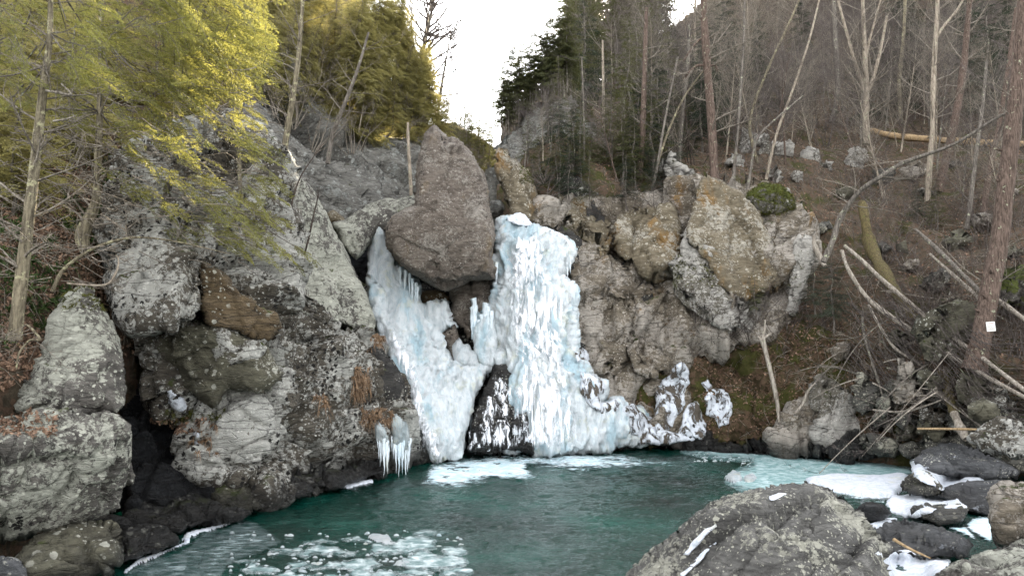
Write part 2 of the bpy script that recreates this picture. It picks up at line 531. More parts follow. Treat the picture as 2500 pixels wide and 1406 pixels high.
def _n_add(t, vec, colr, amt):
    a = t.n('ShaderNodeVectorMath', operation='SUBTRACT'); t.l(colr, a.inputs[0]); a.inputs[1].default_value = (0.5, 0.5, 0.5)
    b = t.n('ShaderNodeVectorMath', operation='SCALE'); t.l(a.outputs[0], b.inputs[0]); b.inputs['Scale'].default_value = amt
    c = t.n('ShaderNodeVectorMath', operation='ADD'); t.l(vec, c.inputs[0]); t.l(b.outputs[0], c.inputs[1])
    return c.outputs[0]
NT.n_add = _n_add

SCH = (0.35, 0.75, 0.25)
M = {}
M['lichen'] = rock_mat('lichen_schist', dark=(.05,.043,.033), mid=(.15,.13,.10), light=(.27,.245,.20), bs=1.4, lichen=0.86, tripe=0.45, moss=0.3, lcol=(0.60, 0.59, 0.54), rot=SCH)
M['lichen2'] = rock_mat('pale_lichen_rock', crk_=.35, lichen=1.0, tripe=0.25, moss=0.15, lcol=(0.50, 0.50, 0.42), rot=(0.1, 0.3, 0.1))
M['olive'] = rock_mat('olive_schist', crk_=.25, dark=(0.055, 0.05, 0.035), mid=(0.14, 0.13, 0.09), light=(0.22, 0.21, 0.15), lichen=0.15, moss=0.25, rot=SCH)
M['brownov'] = rock_mat('brown_overhang', dark=(0.05, 0.035, 0.02), mid=(0.15, 0.105, 0.055), light=(0.24, 0.18, 0.11), ocol=(.17, .12, .065), lichen=0.1, moss=0.15, ochre=0.3, rot=SCH)
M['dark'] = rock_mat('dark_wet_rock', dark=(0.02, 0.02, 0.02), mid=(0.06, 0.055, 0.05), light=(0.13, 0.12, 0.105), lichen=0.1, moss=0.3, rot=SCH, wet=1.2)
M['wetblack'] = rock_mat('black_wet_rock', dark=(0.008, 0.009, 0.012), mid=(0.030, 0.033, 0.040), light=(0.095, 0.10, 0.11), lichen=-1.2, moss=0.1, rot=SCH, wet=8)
M['boulder'] = rock_mat('pink_grey_boulder', crk_=0.12, ochre=0.3, ocol=(.26, .19, .11), dark=(0.09, 0.072, 0.06), mid=(0.28, 0.232, 0.188), light=(0.42, 0.358, 0.295), bs=1.8, tripe=.25, lichen=0.5, lcol=(0.42, 0.38, 0.33), moss=0.1, rot=(0.1, 1.1, 0.2), fol=0.8, ls=1.8)
M['grey'] = rock_mat('grey_gorge_rock', dark=(0.11, 0.108, 0.10), mid=(0.30, 0.285, 0.25), light=(0.46, 0.45, 0.41), lichen=0.45, lcol=(0.40, 0.41, 0.38), moss=0.15, rot=(0.2, -0.8, 0.2), bs=2.0, ls=0.6)
M['tan'] = rock_mat('tan_rock', crk_=.3, dark=(0.10, 0.078, 0.05), mid=(0.27, 0.225, 0.15), light=(0.42, 0.36, 0.26), lichen=0.45, lcol=(0.52, 0.48, 0.40), moss=0.2, ochre=0.35, rot=(0.1, 1.3, 0.2), bs=1.5)
M['pinktan'] = rock_mat('lichen_tan_rock', dark=(0.09, 0.072, 0.052), mid=(0.28, 0.235, 0.175), light=(0.42, 0.36, 0.28), lichen=0.8, ochre=.2, lcol=(0.50, 0.45, 0.39), moss=0.25, rot=(0.1, 1.2, 0.2), bs=1.5)
M['white'] = rock_mat('white_lichen_rock', dark=(0.08, 0.07, 0.05), mid=(0.22, 0.20, 0.16), light=(0.34, 0.32, 0.27), lichen=1.05, lcol=(0.58, 0.55, 0.50), moss=0.3, rot=(0.1, 1.2, 0.2), bs=1.5)
M['fore'] = rock_mat('foreground_schist', crk_=.3, dark=(0.045, 0.043, 0.04), mid=(0.15, 0.145, 0.135), light=(0.27, 0.26, 0.24), lichen=0.62, lcol=(0.42, 0.41, 0.34), moss=0.0, rot=(0.2, 0.75, 0.5), ls=1.7, bs=0.8, wet=0.2)
M['slategrey'] = rock_mat('slate_grey_boulder', crk_=.2, dark=(0.05, 0.052, 0.055), mid=(0.115, 0.117, 0.122), light=(0.20, 0.20, 0.205), lichen=0.1, moss=0.0, rot=(0.2, 0.3, 0.4), ls=2, bs=0.6, wet=0.25, snow=0.35)
M['rivrock'] = rock_mat('river_boulder', dark=(0.04, 0.038, 0.033), mid=(0.12, 0.115, 0.10), light=(0.22, 0.21, 0.18), lichen=0.4, lcol=(0.42, 0.40, 0.32), moss=0.15, rot=(0.2, 0.5, 0.4), ls=1.6, bs=0.8, wet=0.2)

def ground_mat(name, a, b, c, moss=0.3, sc=1.0):
    t = NT(name)
    pos = t.coord()
    n = t.noise(pos, 3.0 * sc, 9, 0.75, 0.3)
    base = t.ramp(n, [(0.3, a), (0.5, b), (0.72, c)])
    v = t.voro(t.n_add(pos, t.noise(pos, 9, 3, 0.6, color=True), 0.1), 9 * sc, out='Color')
    lc = t.mix(t.noise(pos, 30 * sc, 2), c4((0.045, 0.026, 0.018)), c4((0.17, 0.11, 0.075)))
    vd = t.n('ShaderNodeSeparateColor'); t.l(v, vd.inputs[0])
    base = t.mix(t.math('MULTIPLY', t.ss(vd.outputs[0], 0.55, 0.6), 0.7), base, lc)
    if moss:
        mm = t.ss(t.noise(pos, 0.8 * sc, 5, 0.65), 0.66 - 0.2 * moss, 0.74 - 0.2 * moss)
        base = t.mix(t.math('MULTIPLY', mm, 0.8), base, t.mix(t.noise(pos, 12, 4), c4((0.02, 0.022, 0.006)), c4((0.075, 0.08, 0.02))))
    h = t.math('ADD', n, t.math('MULTIPLY', vd.outputs[1], 0.3))
    b = t.bsdf(base, 0.95, t.bump(h, 1.0, 0.15), 0.1)
    return t.done(b.outputs[0])
M['litter'] = ground_mat('leaf_litter_ground', (0.022, 0.018, 0.012), (0.075, 0.060, 0.042), (0.155, 0.128, 0.095), 0.6)
M['farground'] = ground_mat('far_forest_floor', (0.035, 0.03, 0.028), (0.085, 0.072, 0.065), (0.15, 0.13, 0.12), 0.1, 0.5)
M['bank'] = ground_mat('mossy_earth_bank', (0.015, 0.012, 0.007), (0.05, 0.038, 0.02), (0.105, 0.08, 0.045), 0.9)

def ice_mat(name, blue=0.5, bump=0.6, white=(0.73, 0.77, 0.79), bl=(0.40, 0.58, 0.66), stretch=(1, 1, 0.35), rough=0.35):
    t = NT(name)
    pos = t.coord()
    sv = t.coord((0, 0, 0), stretch)
    n = t.noise(sv, 0.9, 6, 0.6, 0.5)
    f = t.noise(sv, 6.0, 8, 0.75, 0.5)
    cc = t.mix(t.ss(n, 0.62 - 0.2 * blue, 0.75 - 0.15 * blue, 0, 0.8), c4(white), c4(bl))
    cc = t.mix(t.ss(t.noise(pos, 1.7, 5, 0.6), 0.54, 0.68, 0, 0.5), cc, c4((0.64, 0.64, 0.48)))
    cc = t.mix(t.ss(f, 0.36, 0.56, 0.45, 0), cc, c4((0.27, 0.38, 0.43)))
    h = t.math('ADD', f, t.math('MULTIPLY', t.noise(pos, 22, 5, 0.7), 0.35))
    b = t.bsdf(cc, rough, t.bump(h, bump * 1.5, 0.16), 0.5)
    return t.done(b.outputs[0])
M['ice'] = ice_mat('fall_ice', 0.7, rough=.22)
M['crust'] = None
M['iceb'] = ice_mat('blue_shelf_ice', 0.6, 0.6)
M['icewhite'] = ice_mat('white_ice', 0.15, 0.8)
M['snow'] = ice_mat('snow', 0.1, 0.5, (0.80, 0.83, 0.90), (0.62, 0.70, 0.85), (1, 1, 1), 0.6)

def fallwater_mat():
    t = NT('falling_water')
    pos = t.coord()
    sv = t.coord((0, 0, 0), (4.5, 4.5, 0.55))
    n = t.noise(sv, 1.4, 8, 0.72, 0.6)
    big = t.noise(t.coord((0, 0, 0), (1, 1, 0.5)), 0.55, 3, 0.5)
    at = t.n('ShaderNodeAttribute', attribute_name='dens')
    m = t.ss(t.math('ADD', t.math('ADD', n, t.math('MULTIPLY', t.math('SUBTRACT', big, 0.5), 0.5)), t.math('MULTIPLY', at.outputs['Fac'], 0.6)), 0.58, 0.72)
    b = t.bsdf(c4((0.80, 0.82, 0.86)), 0.5, t.bump(n, 0.6, 0.1), 0.4)
    tr = t.n('ShaderNodeBsdfTransparent')
    mx = t.n('ShaderNodeMixShader'); t.l(m, mx.inputs[0]); t.l(tr.outputs[0], mx.inputs[1]); t.l(b.outputs[0], mx.inputs[2])
    return t.done(mx.outputs[0])
M['fallwater'] = fallwater_mat()

def water_mat():
    t = NT('pool_water')
    pos = t.coord()
    n1 = t.noise(t.coord((0, 0, 0.2), (1, 1.7, 1)), 2.1, 6, 0.62, 1.2)
    n2 = t.noise(t.coord((0, 0, -0.2), (1, 2.0, 1)), 7.5, 5, 0.6, 0.8)
    n3 = t.noise(pos, 0.35, 3, 0.5)
    cc = t.ramp(n3, [(0.3, (0.0008, 0.008, 0.006)), (0.52, (0.0016, 0.030, 0.022)), (0.72, (0.004, 0.060, 0.044))])
    h = t.math('ADD', n1, t.math('MULTIPLY', n2, 0.6))
    cc = t.mix(t.ss(n1, 0.45, 0.62, 0, 0.5), cc, c4((0.003, 0.03, 0.022)))
    b = t.bsdf(cc, 0.03, t.bump(h, 0.6, 0.07), 0.4, IOR=1.33)
    return t.done(b.outputs[0])
M['water'] = water_mat()

def alpha_mat(name, c1, c2, scale, th, w, amount_attr='dens', rough=0.5, stretch=(1, 1, 1), base_alpha=0.0, hi=1.0, bump=0.4, edge=.15):
    t = NT(name)
    pos = t.coord((0, 0, 0.15), stretch)
    n = t.noise(pos, scale, 8, 0.7, 0.8)
    at = t.n('ShaderNodeAttribute', attribute_name=amount_attr)
    m = t.ss(t.math('ADD', n, t.math('MULTIPLY', t.math('SUBTRACT', at.outputs['Fac'], 0.5), 0.5)), th, th + w, base_alpha, hi)
    # nothing left at the thin rim of the sheet
    m = t.math('MULTIPLY', m, t.ss(t.math('ADD', at.outputs['Fac'], t.math('MULTIPLY', t.math('SUBTRACT', n, .5), edge * 2)), 0.0, edge))
    cc = t.mix(t.ss(t.noise(pos, scale * 1.7, 6, 0.7), 0.4, 0.65), c4(c1), c4(c2))
    b = t.bsdf(cc, rough, t.bump(n, bump, 0.08), 0.4)
    tr = t.n('ShaderNodeBsdfTransparent')
    mx = t.n('ShaderNodeMixShader'); t.l(m, mx.inputs[0]); t.l(tr.outputs[0], mx.inputs[1]); t.l(b.outputs[0], mx.inputs[2])
    return t.done(mx.outputs[0])
M['foam'] = alpha_mat('churned_foam', (0.50, 0.70, 0.76), (0.86, 0.92, 0.96), 2.6, 0.44, 0.26, stretch=(0.8, 1.5, 1), edge=.5)
M['slush'] = alpha_mat('turquoise_slush', (0.13, 0.28, 0.28), (0.56, 0.69, 0.70), 2.6, 0.40, 0.25, base_alpha=0.35, hi=0.95, stretch=(0.8, 1.6, 1))
M['thinice'] = alpha_mat('thin_clear_ice', (0.06, 0.10, 0.10), (0.40, 0.48, 0.49), 2.6, 0.42, 0.3, base_alpha=0.35, hi=0.85, rough=0.25, stretch=(0.8, 1.8, 1), bump=0.1)
M['floe'] = alpha_mat('slush_floe', (0.12, 0.20, 0.20), (0.60, 0.67, 0.68), 3.2, 0.40, 0.22, base_alpha=0.35, hi=0.96, stretch=(1, 1.15, 1), rough=0.35)

def bark_mat(name, a, b_, c=None, cm=0.5, stretch=(6, 6, 0.8), lich=0.0, lcol=(0.35, 0.36, 0.25), rough=0.9):
    t = NT(name)
    pos = t.coord(); sv = t.coord((0, 0, 0), stretch)
    n = t.noise(sv, 3.0, 6, 0.7, 0.4)
    cc = t.mix(t.ss(n, 0.35, 0.65), c4(a), c4(b_))
    if lich: cc = t.mix(t.ss(t.noise(pos, 5.5, 6, 0.7), 0.62 - 0.2 * lich, 0.68 - 0.2 * lich), cc, c4(lcol))
    b = t.bsdf(cc, rough, t.bump(t.math('ADD', n, t.noise(pos, 18, 4, .7)), 0.8, 0.07), 0.2)
    return t.done(b.outputs[0])
M['bark_grey'] = bark_mat('grey_bark', (0.07, 0.06, 0.05), (0.20, 0.175, 0.15), lich=0.2)
M['bark_pale'] = bark_mat('pale_bark', (0.15, 0.12, 0.09), (0.40, 0.34, 0.27), lich=0.3, lcol=(0.32, 0.31, 0.22))
M['bark_lichen'] = bark_mat('lichen_bark', (0.07, 0.058, 0.04), (0.24, 0.205, 0.14), lich=0.35, lcol=(0.33, 0.31, 0.19))
M['bark_red'] = bark_mat('red_brown_bark', (0.05, 0.035, 0.027), (0.17, 0.122, 0.098), lich=0.1, stretch=(9, 9, 1.2))
M['twig'] = bark_mat('twig_bark', (0.065, 0.052, 0.048), (0.17, 0.145, 0.13))
M['twig_pale'] = bark_mat('pale_twig_bark', (0.12, 0.10, 0.08), (0.32, 0.28, 0.23))
M['twig_dark'] = bark_mat('dark_twig_bark', (0.04, 0.03, 0.025), (0.11, 0.085, 0.07))
M['dead_white'] = bark_mat('bleached_wood', (0.15, 0.125, 0.10), (0.40, 0.355, 0.30), lich=0.1)
M['dead_fresh'] = bark_mat('fresh_broken_wood', (0.30, 0.20, 0.10), (0.55, 0.40, 0.24))
M['mossbark'] = bark_mat('mossy_bark', (0.05, 0.04, 0.02), (0.14, 0.11, 0.05), lich=0.35, lcol=(0.10, 0.095, 0.03))

def leaf_mat(name, a, b_, trans=0.45, tc=None, sc=1.2):
    t = NT(name)
    pos = t.coord()
    n = t.noise(pos, sc, 4, 0.6)
    n2 = t.noise(pos, 25, 2, 0.5)
    f = t.ss(t.math('ADD', t.math('MULTIPLY', n, 0.6), t.math('MULTIPLY', n2, 0.4)), 0.38, 0.62)
    cc = t.mix(f, c4(a), c4(b_))
    d = t.bsdf(cc, 0.6, None, 0.3)
    tr = t.n('ShaderNodeBsdfTranslucent')
    t.l(t.mix(0.5, cc, c4(tc)) if tc else cc, tr.inputs[0])
    mx = t.n('ShaderNodeMixShader'); mx.inputs[0].default_value = trans
    t.l(d.outputs[0], mx.inputs[1]); t.l(tr.outputs[0], mx.inputs[2])
    return t.done(mx.outputs[0])
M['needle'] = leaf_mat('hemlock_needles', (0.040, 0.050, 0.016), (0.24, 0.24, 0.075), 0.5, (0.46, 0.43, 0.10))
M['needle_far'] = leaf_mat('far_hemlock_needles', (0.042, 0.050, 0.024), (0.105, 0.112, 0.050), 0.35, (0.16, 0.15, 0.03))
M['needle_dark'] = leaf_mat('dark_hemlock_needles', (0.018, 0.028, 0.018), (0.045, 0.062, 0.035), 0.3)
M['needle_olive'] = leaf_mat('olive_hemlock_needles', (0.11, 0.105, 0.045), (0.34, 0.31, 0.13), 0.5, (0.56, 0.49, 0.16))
M['fern'] = leaf_mat('fern_leaf', (0.025, 0.045, 0.012), (0.07, 0.11, 0.03), 0.3, sc=4)
M['deadleaf'] = leaf_mat('dead_leaves', (0.065, 0.036, 0.022), (0.31, 0.20, 0.135), 0.2, sc=9)
M['grass'] = leaf_mat('dry_grass', (0.12, 0.07, 0.04), (0.30, 0.20, 0.12), 0.2, sc=9)
M['mosstuft'] = leaf_mat('moss', (0.035, 0.04, 0.006), (0.12, 0.12, 0.02), 0.2, sc=5)
M['bankrock'] = M['bank']
M['mossy'] = rock_mat('mossy_rock', moss=1.5, mcol=(0.06, 0.07, 0.012), lichen=0.1)

def crust_mat():
    t = NT('patchy_ice_crust')
    pos = t.coord()
    n = t.noise(t.coord((0, 0, .3), (1, 1, .6)), 2.6, 8, .72, .8)
    m = t.ss(n, .44, .50)
    f = t.noise(pos, 9, 6, .7)
    ice = t.mix(f, c4((.52, .58, .66)), c4((.86, .87, .90)))
    rk = t.mix(f, c4((.02, .017, .013)), c4((.16, .13, .10)))
    b = t.bsdf(t.mix(m, rk, ice), t.ss(m, 0, 1, .8, .4), t.bump(t.math('ADD', t.math('MULTIPLY', m, .5), f), 1.0, .12), .4)
    return t.done(b.outputs[0])
M['crust'] = crust_mat()
M['icicle2'] = ice_mat('grey_clear_ice', .2, .4, (.34, .37, .37), (.16, .20, .21), (3, 3, .5), .12)
# ------------------------------------------------------------------ the ground and the hills
RC = [(1250, 1120, 29), (1400, 1090, 30), (1650, 1090, 30.5), (1950, 1105, 27.5), (2150, 1110, 25), (1400, 800, 30.5), (1600, 800, 30.5), (1600, 560, 33), (1400, 500, 33), (1800, 600, 31.5),
      (1800, 430, 35), (1750, 900, 30.6), (2000, 900, 28), (2000, 700, 31), (2000, 450, 38), (2130, 350, 46), (2370, 870, 22), (2400, 600, 29), (2450, 350, 44),
      (2270, 490, 37), (1600, 400, 38), (1500, 300, 50), (1400, 300, 48), (1300, 300, 50), (1300, 230, 80), (1450, 220, 105), (1560, 140, 125),
      (1700, 40, 125), (1800, -60, 125), (2100, 0, 92), (2100, 180, 74), (2500, 0, 92), (2500, 180, 72), (2500, -300, 140), (1900, -200, 110),
      (2500, 1000, 22), (2800, 950, 18), (2800, 300, 44), (2500, 1100, 22.5), (2700, 1150, 20)]
RD = tps(RC)
right_hill = sheet('right_hillside', [(1215, 1130), (1225, 300), (1300, 225), (1380, 205), (1450, 200), (1520, 150), (1600, 90), (1700, 20), (1800, -70), (1950, -210), (2100, -330), (2900, -330), (2900, 1150),
                    (2500, 1120), (2200, 1112), (1950, 1112), (1650, 1095), (1450, 1110)], RD, 9, M['litter'], 0.55, 3, 0.03, 0.5, fac=0.25, facs=0.5)
tag(right_hill, kind='structure')
LC = [(-300, 900, 10), (0, 900, 12.5), (0, 600, 15), (300, 700, 17.8), (300, 400, 21.5), (600, 450, 26), (600, 200, 36), (760, 500, 36), (700, 50, 46), (900, 450, 44), (900, 200, 52), (1030, 520, 50),
      (1030, 320, 54), (1100, 300, 60), (0, 0, 30), (400, 0, 36), (-300, 0, 25), (-300, -400, 40), (400, -400, 60), (330, 950, 17.8), (900, 560, 42)]
LD = tps(LC)
left_hill = sheet('left_hillside', [(-500, 1000), (-500, -500), (620, -500), (700, -120), (820, 30), (920, 150), (1000, 250), (1060, 320), (1050, 560), (830, 600), (330, 860), (0, 950)], LD, 9, M['litter'], 0.5, 5, 0.03, 0.5, fac=0.3, facs=0.45)
tag(left_hill, kind='structure')
FD = tps([(1000, 560, 60), (1300, 560, 62), (1150, 400, 75), (1090, 300, 85), (1220, 360, 90)])
far_hill = sheet('far_valley_slope', [(980, 600), (980, 320), (1060, 300), (1110, 300), (1160, 330), (1215, 365), (1300, 380), (1350, 600)], FD, 9, M['farground'], 0.8, 6, 0.03, 0.3)
tag(far_hill, kind='structure')
ws = 260.0
gy_ = np.concatenate([[-60, -20, 2, 5, 8], 9.5 * np.exp(np.linspace(0, np.log(34 / 9.5), 500)), [45, 90]])
gu_ = np.concatenate([[-200, -30, -14], np.linspace(-1, 1, 430), [14, 30, 200]])
Uw, Yw = np.meshgrid(gu_, gy_); Xw = Uw * np.where(np.abs(Uw) > 1, 1, .80 * np.clip(Yw, 9, 40))
Xw = np.where((np.abs(Uw) > 1) & (np.abs(Uw) < 40), Uw / 14 * .80 * np.clip(Yw, 9, 40) * 1.25, Xw)
pw = np.stack([Xw.ravel(), Yw.ravel(), 0 * Xw.ravel()], -1)
qw = pw * np.array([1, 1.35, 1]) + .3 * np.stack([vnoise(pw * 1.3, 1), vnoise(pw * 1.3, 2), 0 * pw[:, 0]], -1)
hw = .034 * (1 - 2 * np.abs(fbm(qw * 1.7, 3, .55, 77))) + .020 * (1 - 2 * np.abs(fbm(qw * 4.6, 3, .6, 78)))
fade = np.clip(1.35 - np.hypot(pw[:, 0] - 1, pw[:, 1] - 22) / 22, .22, 1.1)
pw[:, 2] = (hw - .015) * fade
nxw, nyw = len(gu_), len(gy_); iw = np.arange(nxw * nyw).reshape(nyw, nxw)
water = link('pool_water', make_mesh('pool_water', pw, np.stack([iw[:-1, :-1], iw[:-1, 1:], iw[1:, 1:], iw[1:, :-1]], -1).reshape(-1, 4), M['water'], True))
tag(water, kind='structure')
bed = link('valley_ground', make_mesh('valley_ground', [(-600, -400, -1.2), (600, -400, -1.2), (600, 900, -1.2), (-600, 900, -1.2)], np.array([[0, 1, 2, 3]]), M['farground'], False))
tag(bed, kind='structure')

# ------------------------------------------------------------------ rocks
def rock(name, label, outline, ctrl, cat='rock', group=None, kind=None, **kw):
    if not isinstance(ctrl, list): ctrl = [(0, 0, ctrl)]
    o = solid(name, outline, ctrl, **kw)
    if kind == 'structure': tag(o, kind=kind)
    else: tag(o, label, cat, group, kind)
    return o
# --- gorge behind
rock('gorge_cliff', None, [(540, 420), (610, 180), (660, 130), (760, 260), (830, 300), (900, 320), (960, 330), (1010, 330), (1045, 330), (1045, 560), (930, 600), (820, 560), (760, 520), (640, 500)],
     [(600, 200, 33), (600, 500, 27), (800, 520, 31), (1040, 540, 39), (1040, 330, 43), (820, 300, 39)], kind='structure', mat=M['grey'], T=1.5, R=60, back=3, amps=(1.1, 0.45, 0.15), scales=(0.28, 0.9, 3), stretch=(1, 1, 3), rot=(0.2, -0.9, 0.2), seed=11)
rock('notch_rock', 'grey-blue rock at the foot of the far notch, right of the split boulder', [(1190, 400), (1240, 420), (1250, 560), (1180, 560), (1160, 470)], 44, mat=M['grey'], T=1.2, R=60, amps=(.5, .3, .1), seed=12, scales=(.4, 1, 3))
rock('notch_stone', 'small grey stone wedged behind the right shoulder of the split boulder', [(1195, 490), (1225, 488), (1238, 510), (1225, 535), (1190, 535)], 34, mat=M['grey'], T=.5, seed=13, amps=(.15, .08, .03))
rock('right_crag', 'grey crag with trees on top above the right side of the falls', [(1236, 330), (1262, 292), (1300, 262), (1340, 240), (1390, 245), (1430, 270), (1450, 330), (1400, 440), (1330, 470), (1260, 430), (1225, 380), (1215, 350)],
     [(1232, 300, 46), (1400, 230, 47), (1400, 440, 38), (1240, 430, 39)], cat='crag', mat=M['grey'], T=3, R=70, back=6, amps=(.9, .4, .12), scales=(.3, .9, 3), stretch=(1, 1, 2.5), rot=(0, .3, 0), seed=14)
rock('horn_rock', 'tan horn-shaped rock leaning over the top of the right fall', [(1207, 365), (1218, 357), (1240, 366), (1262, 392), (1290, 420), (1305, 450), (1322, 500), (1330, 545), (1290, 560), (1238, 530), (1238, 500), (1230, 470), (1212, 430), (1205, 400)],
     [(1207, 365, 31), (1310, 450, 32), (1290, 560, 31)], mat=M['tan'], T=1.1, R=50, amps=(.3, .14, .05), seed=15, sp=4)
rock('pale_slab', 'pale flat slab bridging behind the split boulder on the left', [(812, 545), (850, 535), (900, 500), (940, 485), (1010, 476), (1060, 480), (1060, 560), (960, 575), (925, 560), (900, 600), (868, 632), (835, 600)],
     [(812, 545, 27), (1050, 480, 30), (880, 630, 26)], mat=M['lichen2'], T=1.0, R=40, edge=.2, amps=(.2, .1, .04), seed=16, sp=4)
rock('round_stone', 'small round tan stone perched at the top of the slab on the left', [(795, 520), (815, 512), (845, 538), (830, 550), (800, 548)], 27.5, mat=M['tan'], T=.4, R=14, amps=(.05, .03, .02), seed=17, sp=3)
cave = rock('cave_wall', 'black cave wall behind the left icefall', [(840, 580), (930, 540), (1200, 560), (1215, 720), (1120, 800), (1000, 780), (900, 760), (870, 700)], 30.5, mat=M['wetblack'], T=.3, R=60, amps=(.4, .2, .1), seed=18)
rock('fall_bedrock', 'dark bedrock step behind the two frozen falls', [(870, 690), (1000, 700), (1120, 660), (1210, 560), (1330, 540), (1420, 600), (1430, 900), (1600, 1000), (1600, 1110), (1020, 1130), (960, 950), (900, 800)],
     [(900, 700, 29.5), (1000, 1120, 27), (1250, 1110, 28.3), (1400, 1100, 28.6), (1250, 560, 30.5), (1550, 1090, 30)], cat='cliff', mat=M['dark'], T=.6, R=80, back=4, amps=(.5, .25, .08), scales=(.45, 1.4, 5), seed=19, sp=8)
split = rock('split_boulder', 'towering pink-grey boulder wedged between the two falls',
     [(1026, 350), (1036, 322), (1050, 306), (1062, 304), (1082, 324), (1092, 336), (1116, 340), (1150, 372), (1172, 405), (1186, 440), (1194, 470), (1196, 500), (1206, 540), (1212, 580), (1203, 625), (1214, 655), (1208, 684), (1150, 688), (1090, 712), (1050, 696), (1000, 668), (975, 648), (955, 622),
      (943, 590), (940, 555), (955, 530), (985, 510), (1010, 498), (1013, 450), (1015, 400)],
     [(1028, 345, 29.0), (1190, 460, 28.8), (940, 560, 27.8), (1210, 640, 27.8), (1090, 712, 28.4), (1000, 668, 28.0), (1100, 560, 27.9)], cat='boulder', mat=M['boulder'], T=2.9, R=24, back=1.4, power=2.4, amps=(.12, .07, .06), scales=(.5, 1.7, 6), seed=27, sp=3, rough=0.03, strata=(.03, 2.6),
     planes=[lambda X, Y: .62 + (X - 1020) / 240 - np.clip((500 - Y) / 400, 0, 1) * .1, lambda X, Y: 1.0 - (X - 1112 - (Y - 450) * .10) / 190, lambda X, Y: 1.0 - (Y - 598 - (X - 960) * .17) / 80, lambda X, Y: .80 - (500 - Y) / 900 + np.clip((Y - 498 - (X - 1010) * .25) / 25, 0, .3)],
     cracks=[([(1008, 498), (1030, 508), (1060, 520), (1085, 545)], 4, .06)], stretch=(1, 1, 1.6))
rock('brown_pillar', 'brown blocky pillar propping the split boulder from below', [(1090, 695), (1130, 680), (1200, 672), (1205, 740), (1180, 770), (1160, 825), (1140, 835), (1118, 800), (1095, 770), (1098, 730)],
     [(1090, 690, 28.4), (1200, 690, 28.2), (1150, 830, 27.6)], mat=M['boulder'], T=.6, R=30, amps=(.3, .12, .05), seed=21, sp=3.5, rot=(0, .2, 0))
rock('step_rock', 'small dark stepped rock half iced over between the falls', [(1075, 815), (1110, 790), (1125, 830), (1145, 850), (1150, 905), (1110, 905), (1100, 870)], 27.5, mat=M['boulder'], T=.4, R=25, amps=(.2, .08, .03), seed=22, sp=3.5)
rock('ledge_stone', 'low orange-brown ledge stone under the split boulder', [(1020, 712), (1060, 706), (1100, 720), (1095, 745), (1030, 742)], 28.6, mat=M['brownov'], T=.3, R=12, amps=(.1, .05, .02), seed=23, sp=3.5)
rock('spray_rock', 'black rock streaked by spray at the foot of the right fall', [(1240, 888), (1205, 890), (1176, 955), (1154, 1010), (1140, 1060), (1140, 1106), (1200, 1112), (1300, 1110), (1320, 1060), (1290, 1000), (1262, 930)],
     [(1237, 900, 27.2), (1150, 1100, 25.9), (1300, 1105, 26.5)], mat=M['dark'], T=.7, R=40, amps=(.2, .1, .04), seed=24, sp=4)
# --- left cliff
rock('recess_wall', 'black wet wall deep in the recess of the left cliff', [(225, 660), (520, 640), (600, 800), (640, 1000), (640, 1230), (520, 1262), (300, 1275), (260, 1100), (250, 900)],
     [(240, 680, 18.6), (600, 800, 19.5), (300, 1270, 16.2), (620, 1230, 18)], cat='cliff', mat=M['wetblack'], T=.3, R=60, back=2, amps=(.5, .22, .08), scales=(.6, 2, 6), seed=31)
rock('upper_cliff', 'grey lichen-crusted upper cliff under the hemlock branches', [(240, 560), (300, 400), (420, 330), (560, 280), (650, 320), (690, 380), (712, 440), (716, 560), (712, 700), (690, 810), (600, 800), (500, 720), (400, 700), (280, 680)],
     [(240, 560, 17.5), (420, 330, 20.5), (650, 320, 23), (712, 560, 21.2), (690, 810, 18.8), (400, 700, 16.8)], cat='cliff', mat=M['lichen'], T=.8, R=60, back=4, power=2.8, amps=(.9, .38, .10), scales=(.45, 1.3, 5), rot=SCH, seed=32,
     cracks=[([(500, 700), (470, 560), (520, 400)], 8, .2)])
rock('diagonal_slab', 'long grey slab slanting down to the edge of the left fall', [(640, 330), (665, 325), (690, 370), (712, 410), (745, 438), (775, 480), (800, 520), (825, 575), (848, 615), (866, 655), (884, 695), (900, 740), (914, 778), (915, 812), (860, 800), (800, 790), (720, 760), (690, 700), (700, 560), (690, 440)],
     [(640, 330, 24.5), (745, 438, 25), (900, 690, 25.5), (915, 810, 23.6), (720, 760, 20.4), (700, 560, 22.4)], mat=M['lichen2'], T=.6, R=40, back=2.5, power=2.8, edge=.15, amps=(.24, .14, .06), scales=(.5, 1.6, 5), rot=SCH, seed=33, cracks=[([(700, 420), (760, 560), (850, 700), (900, 800)], 5, .15), ([(700, 560), (740, 650), (800, 760)], 7, .2)])
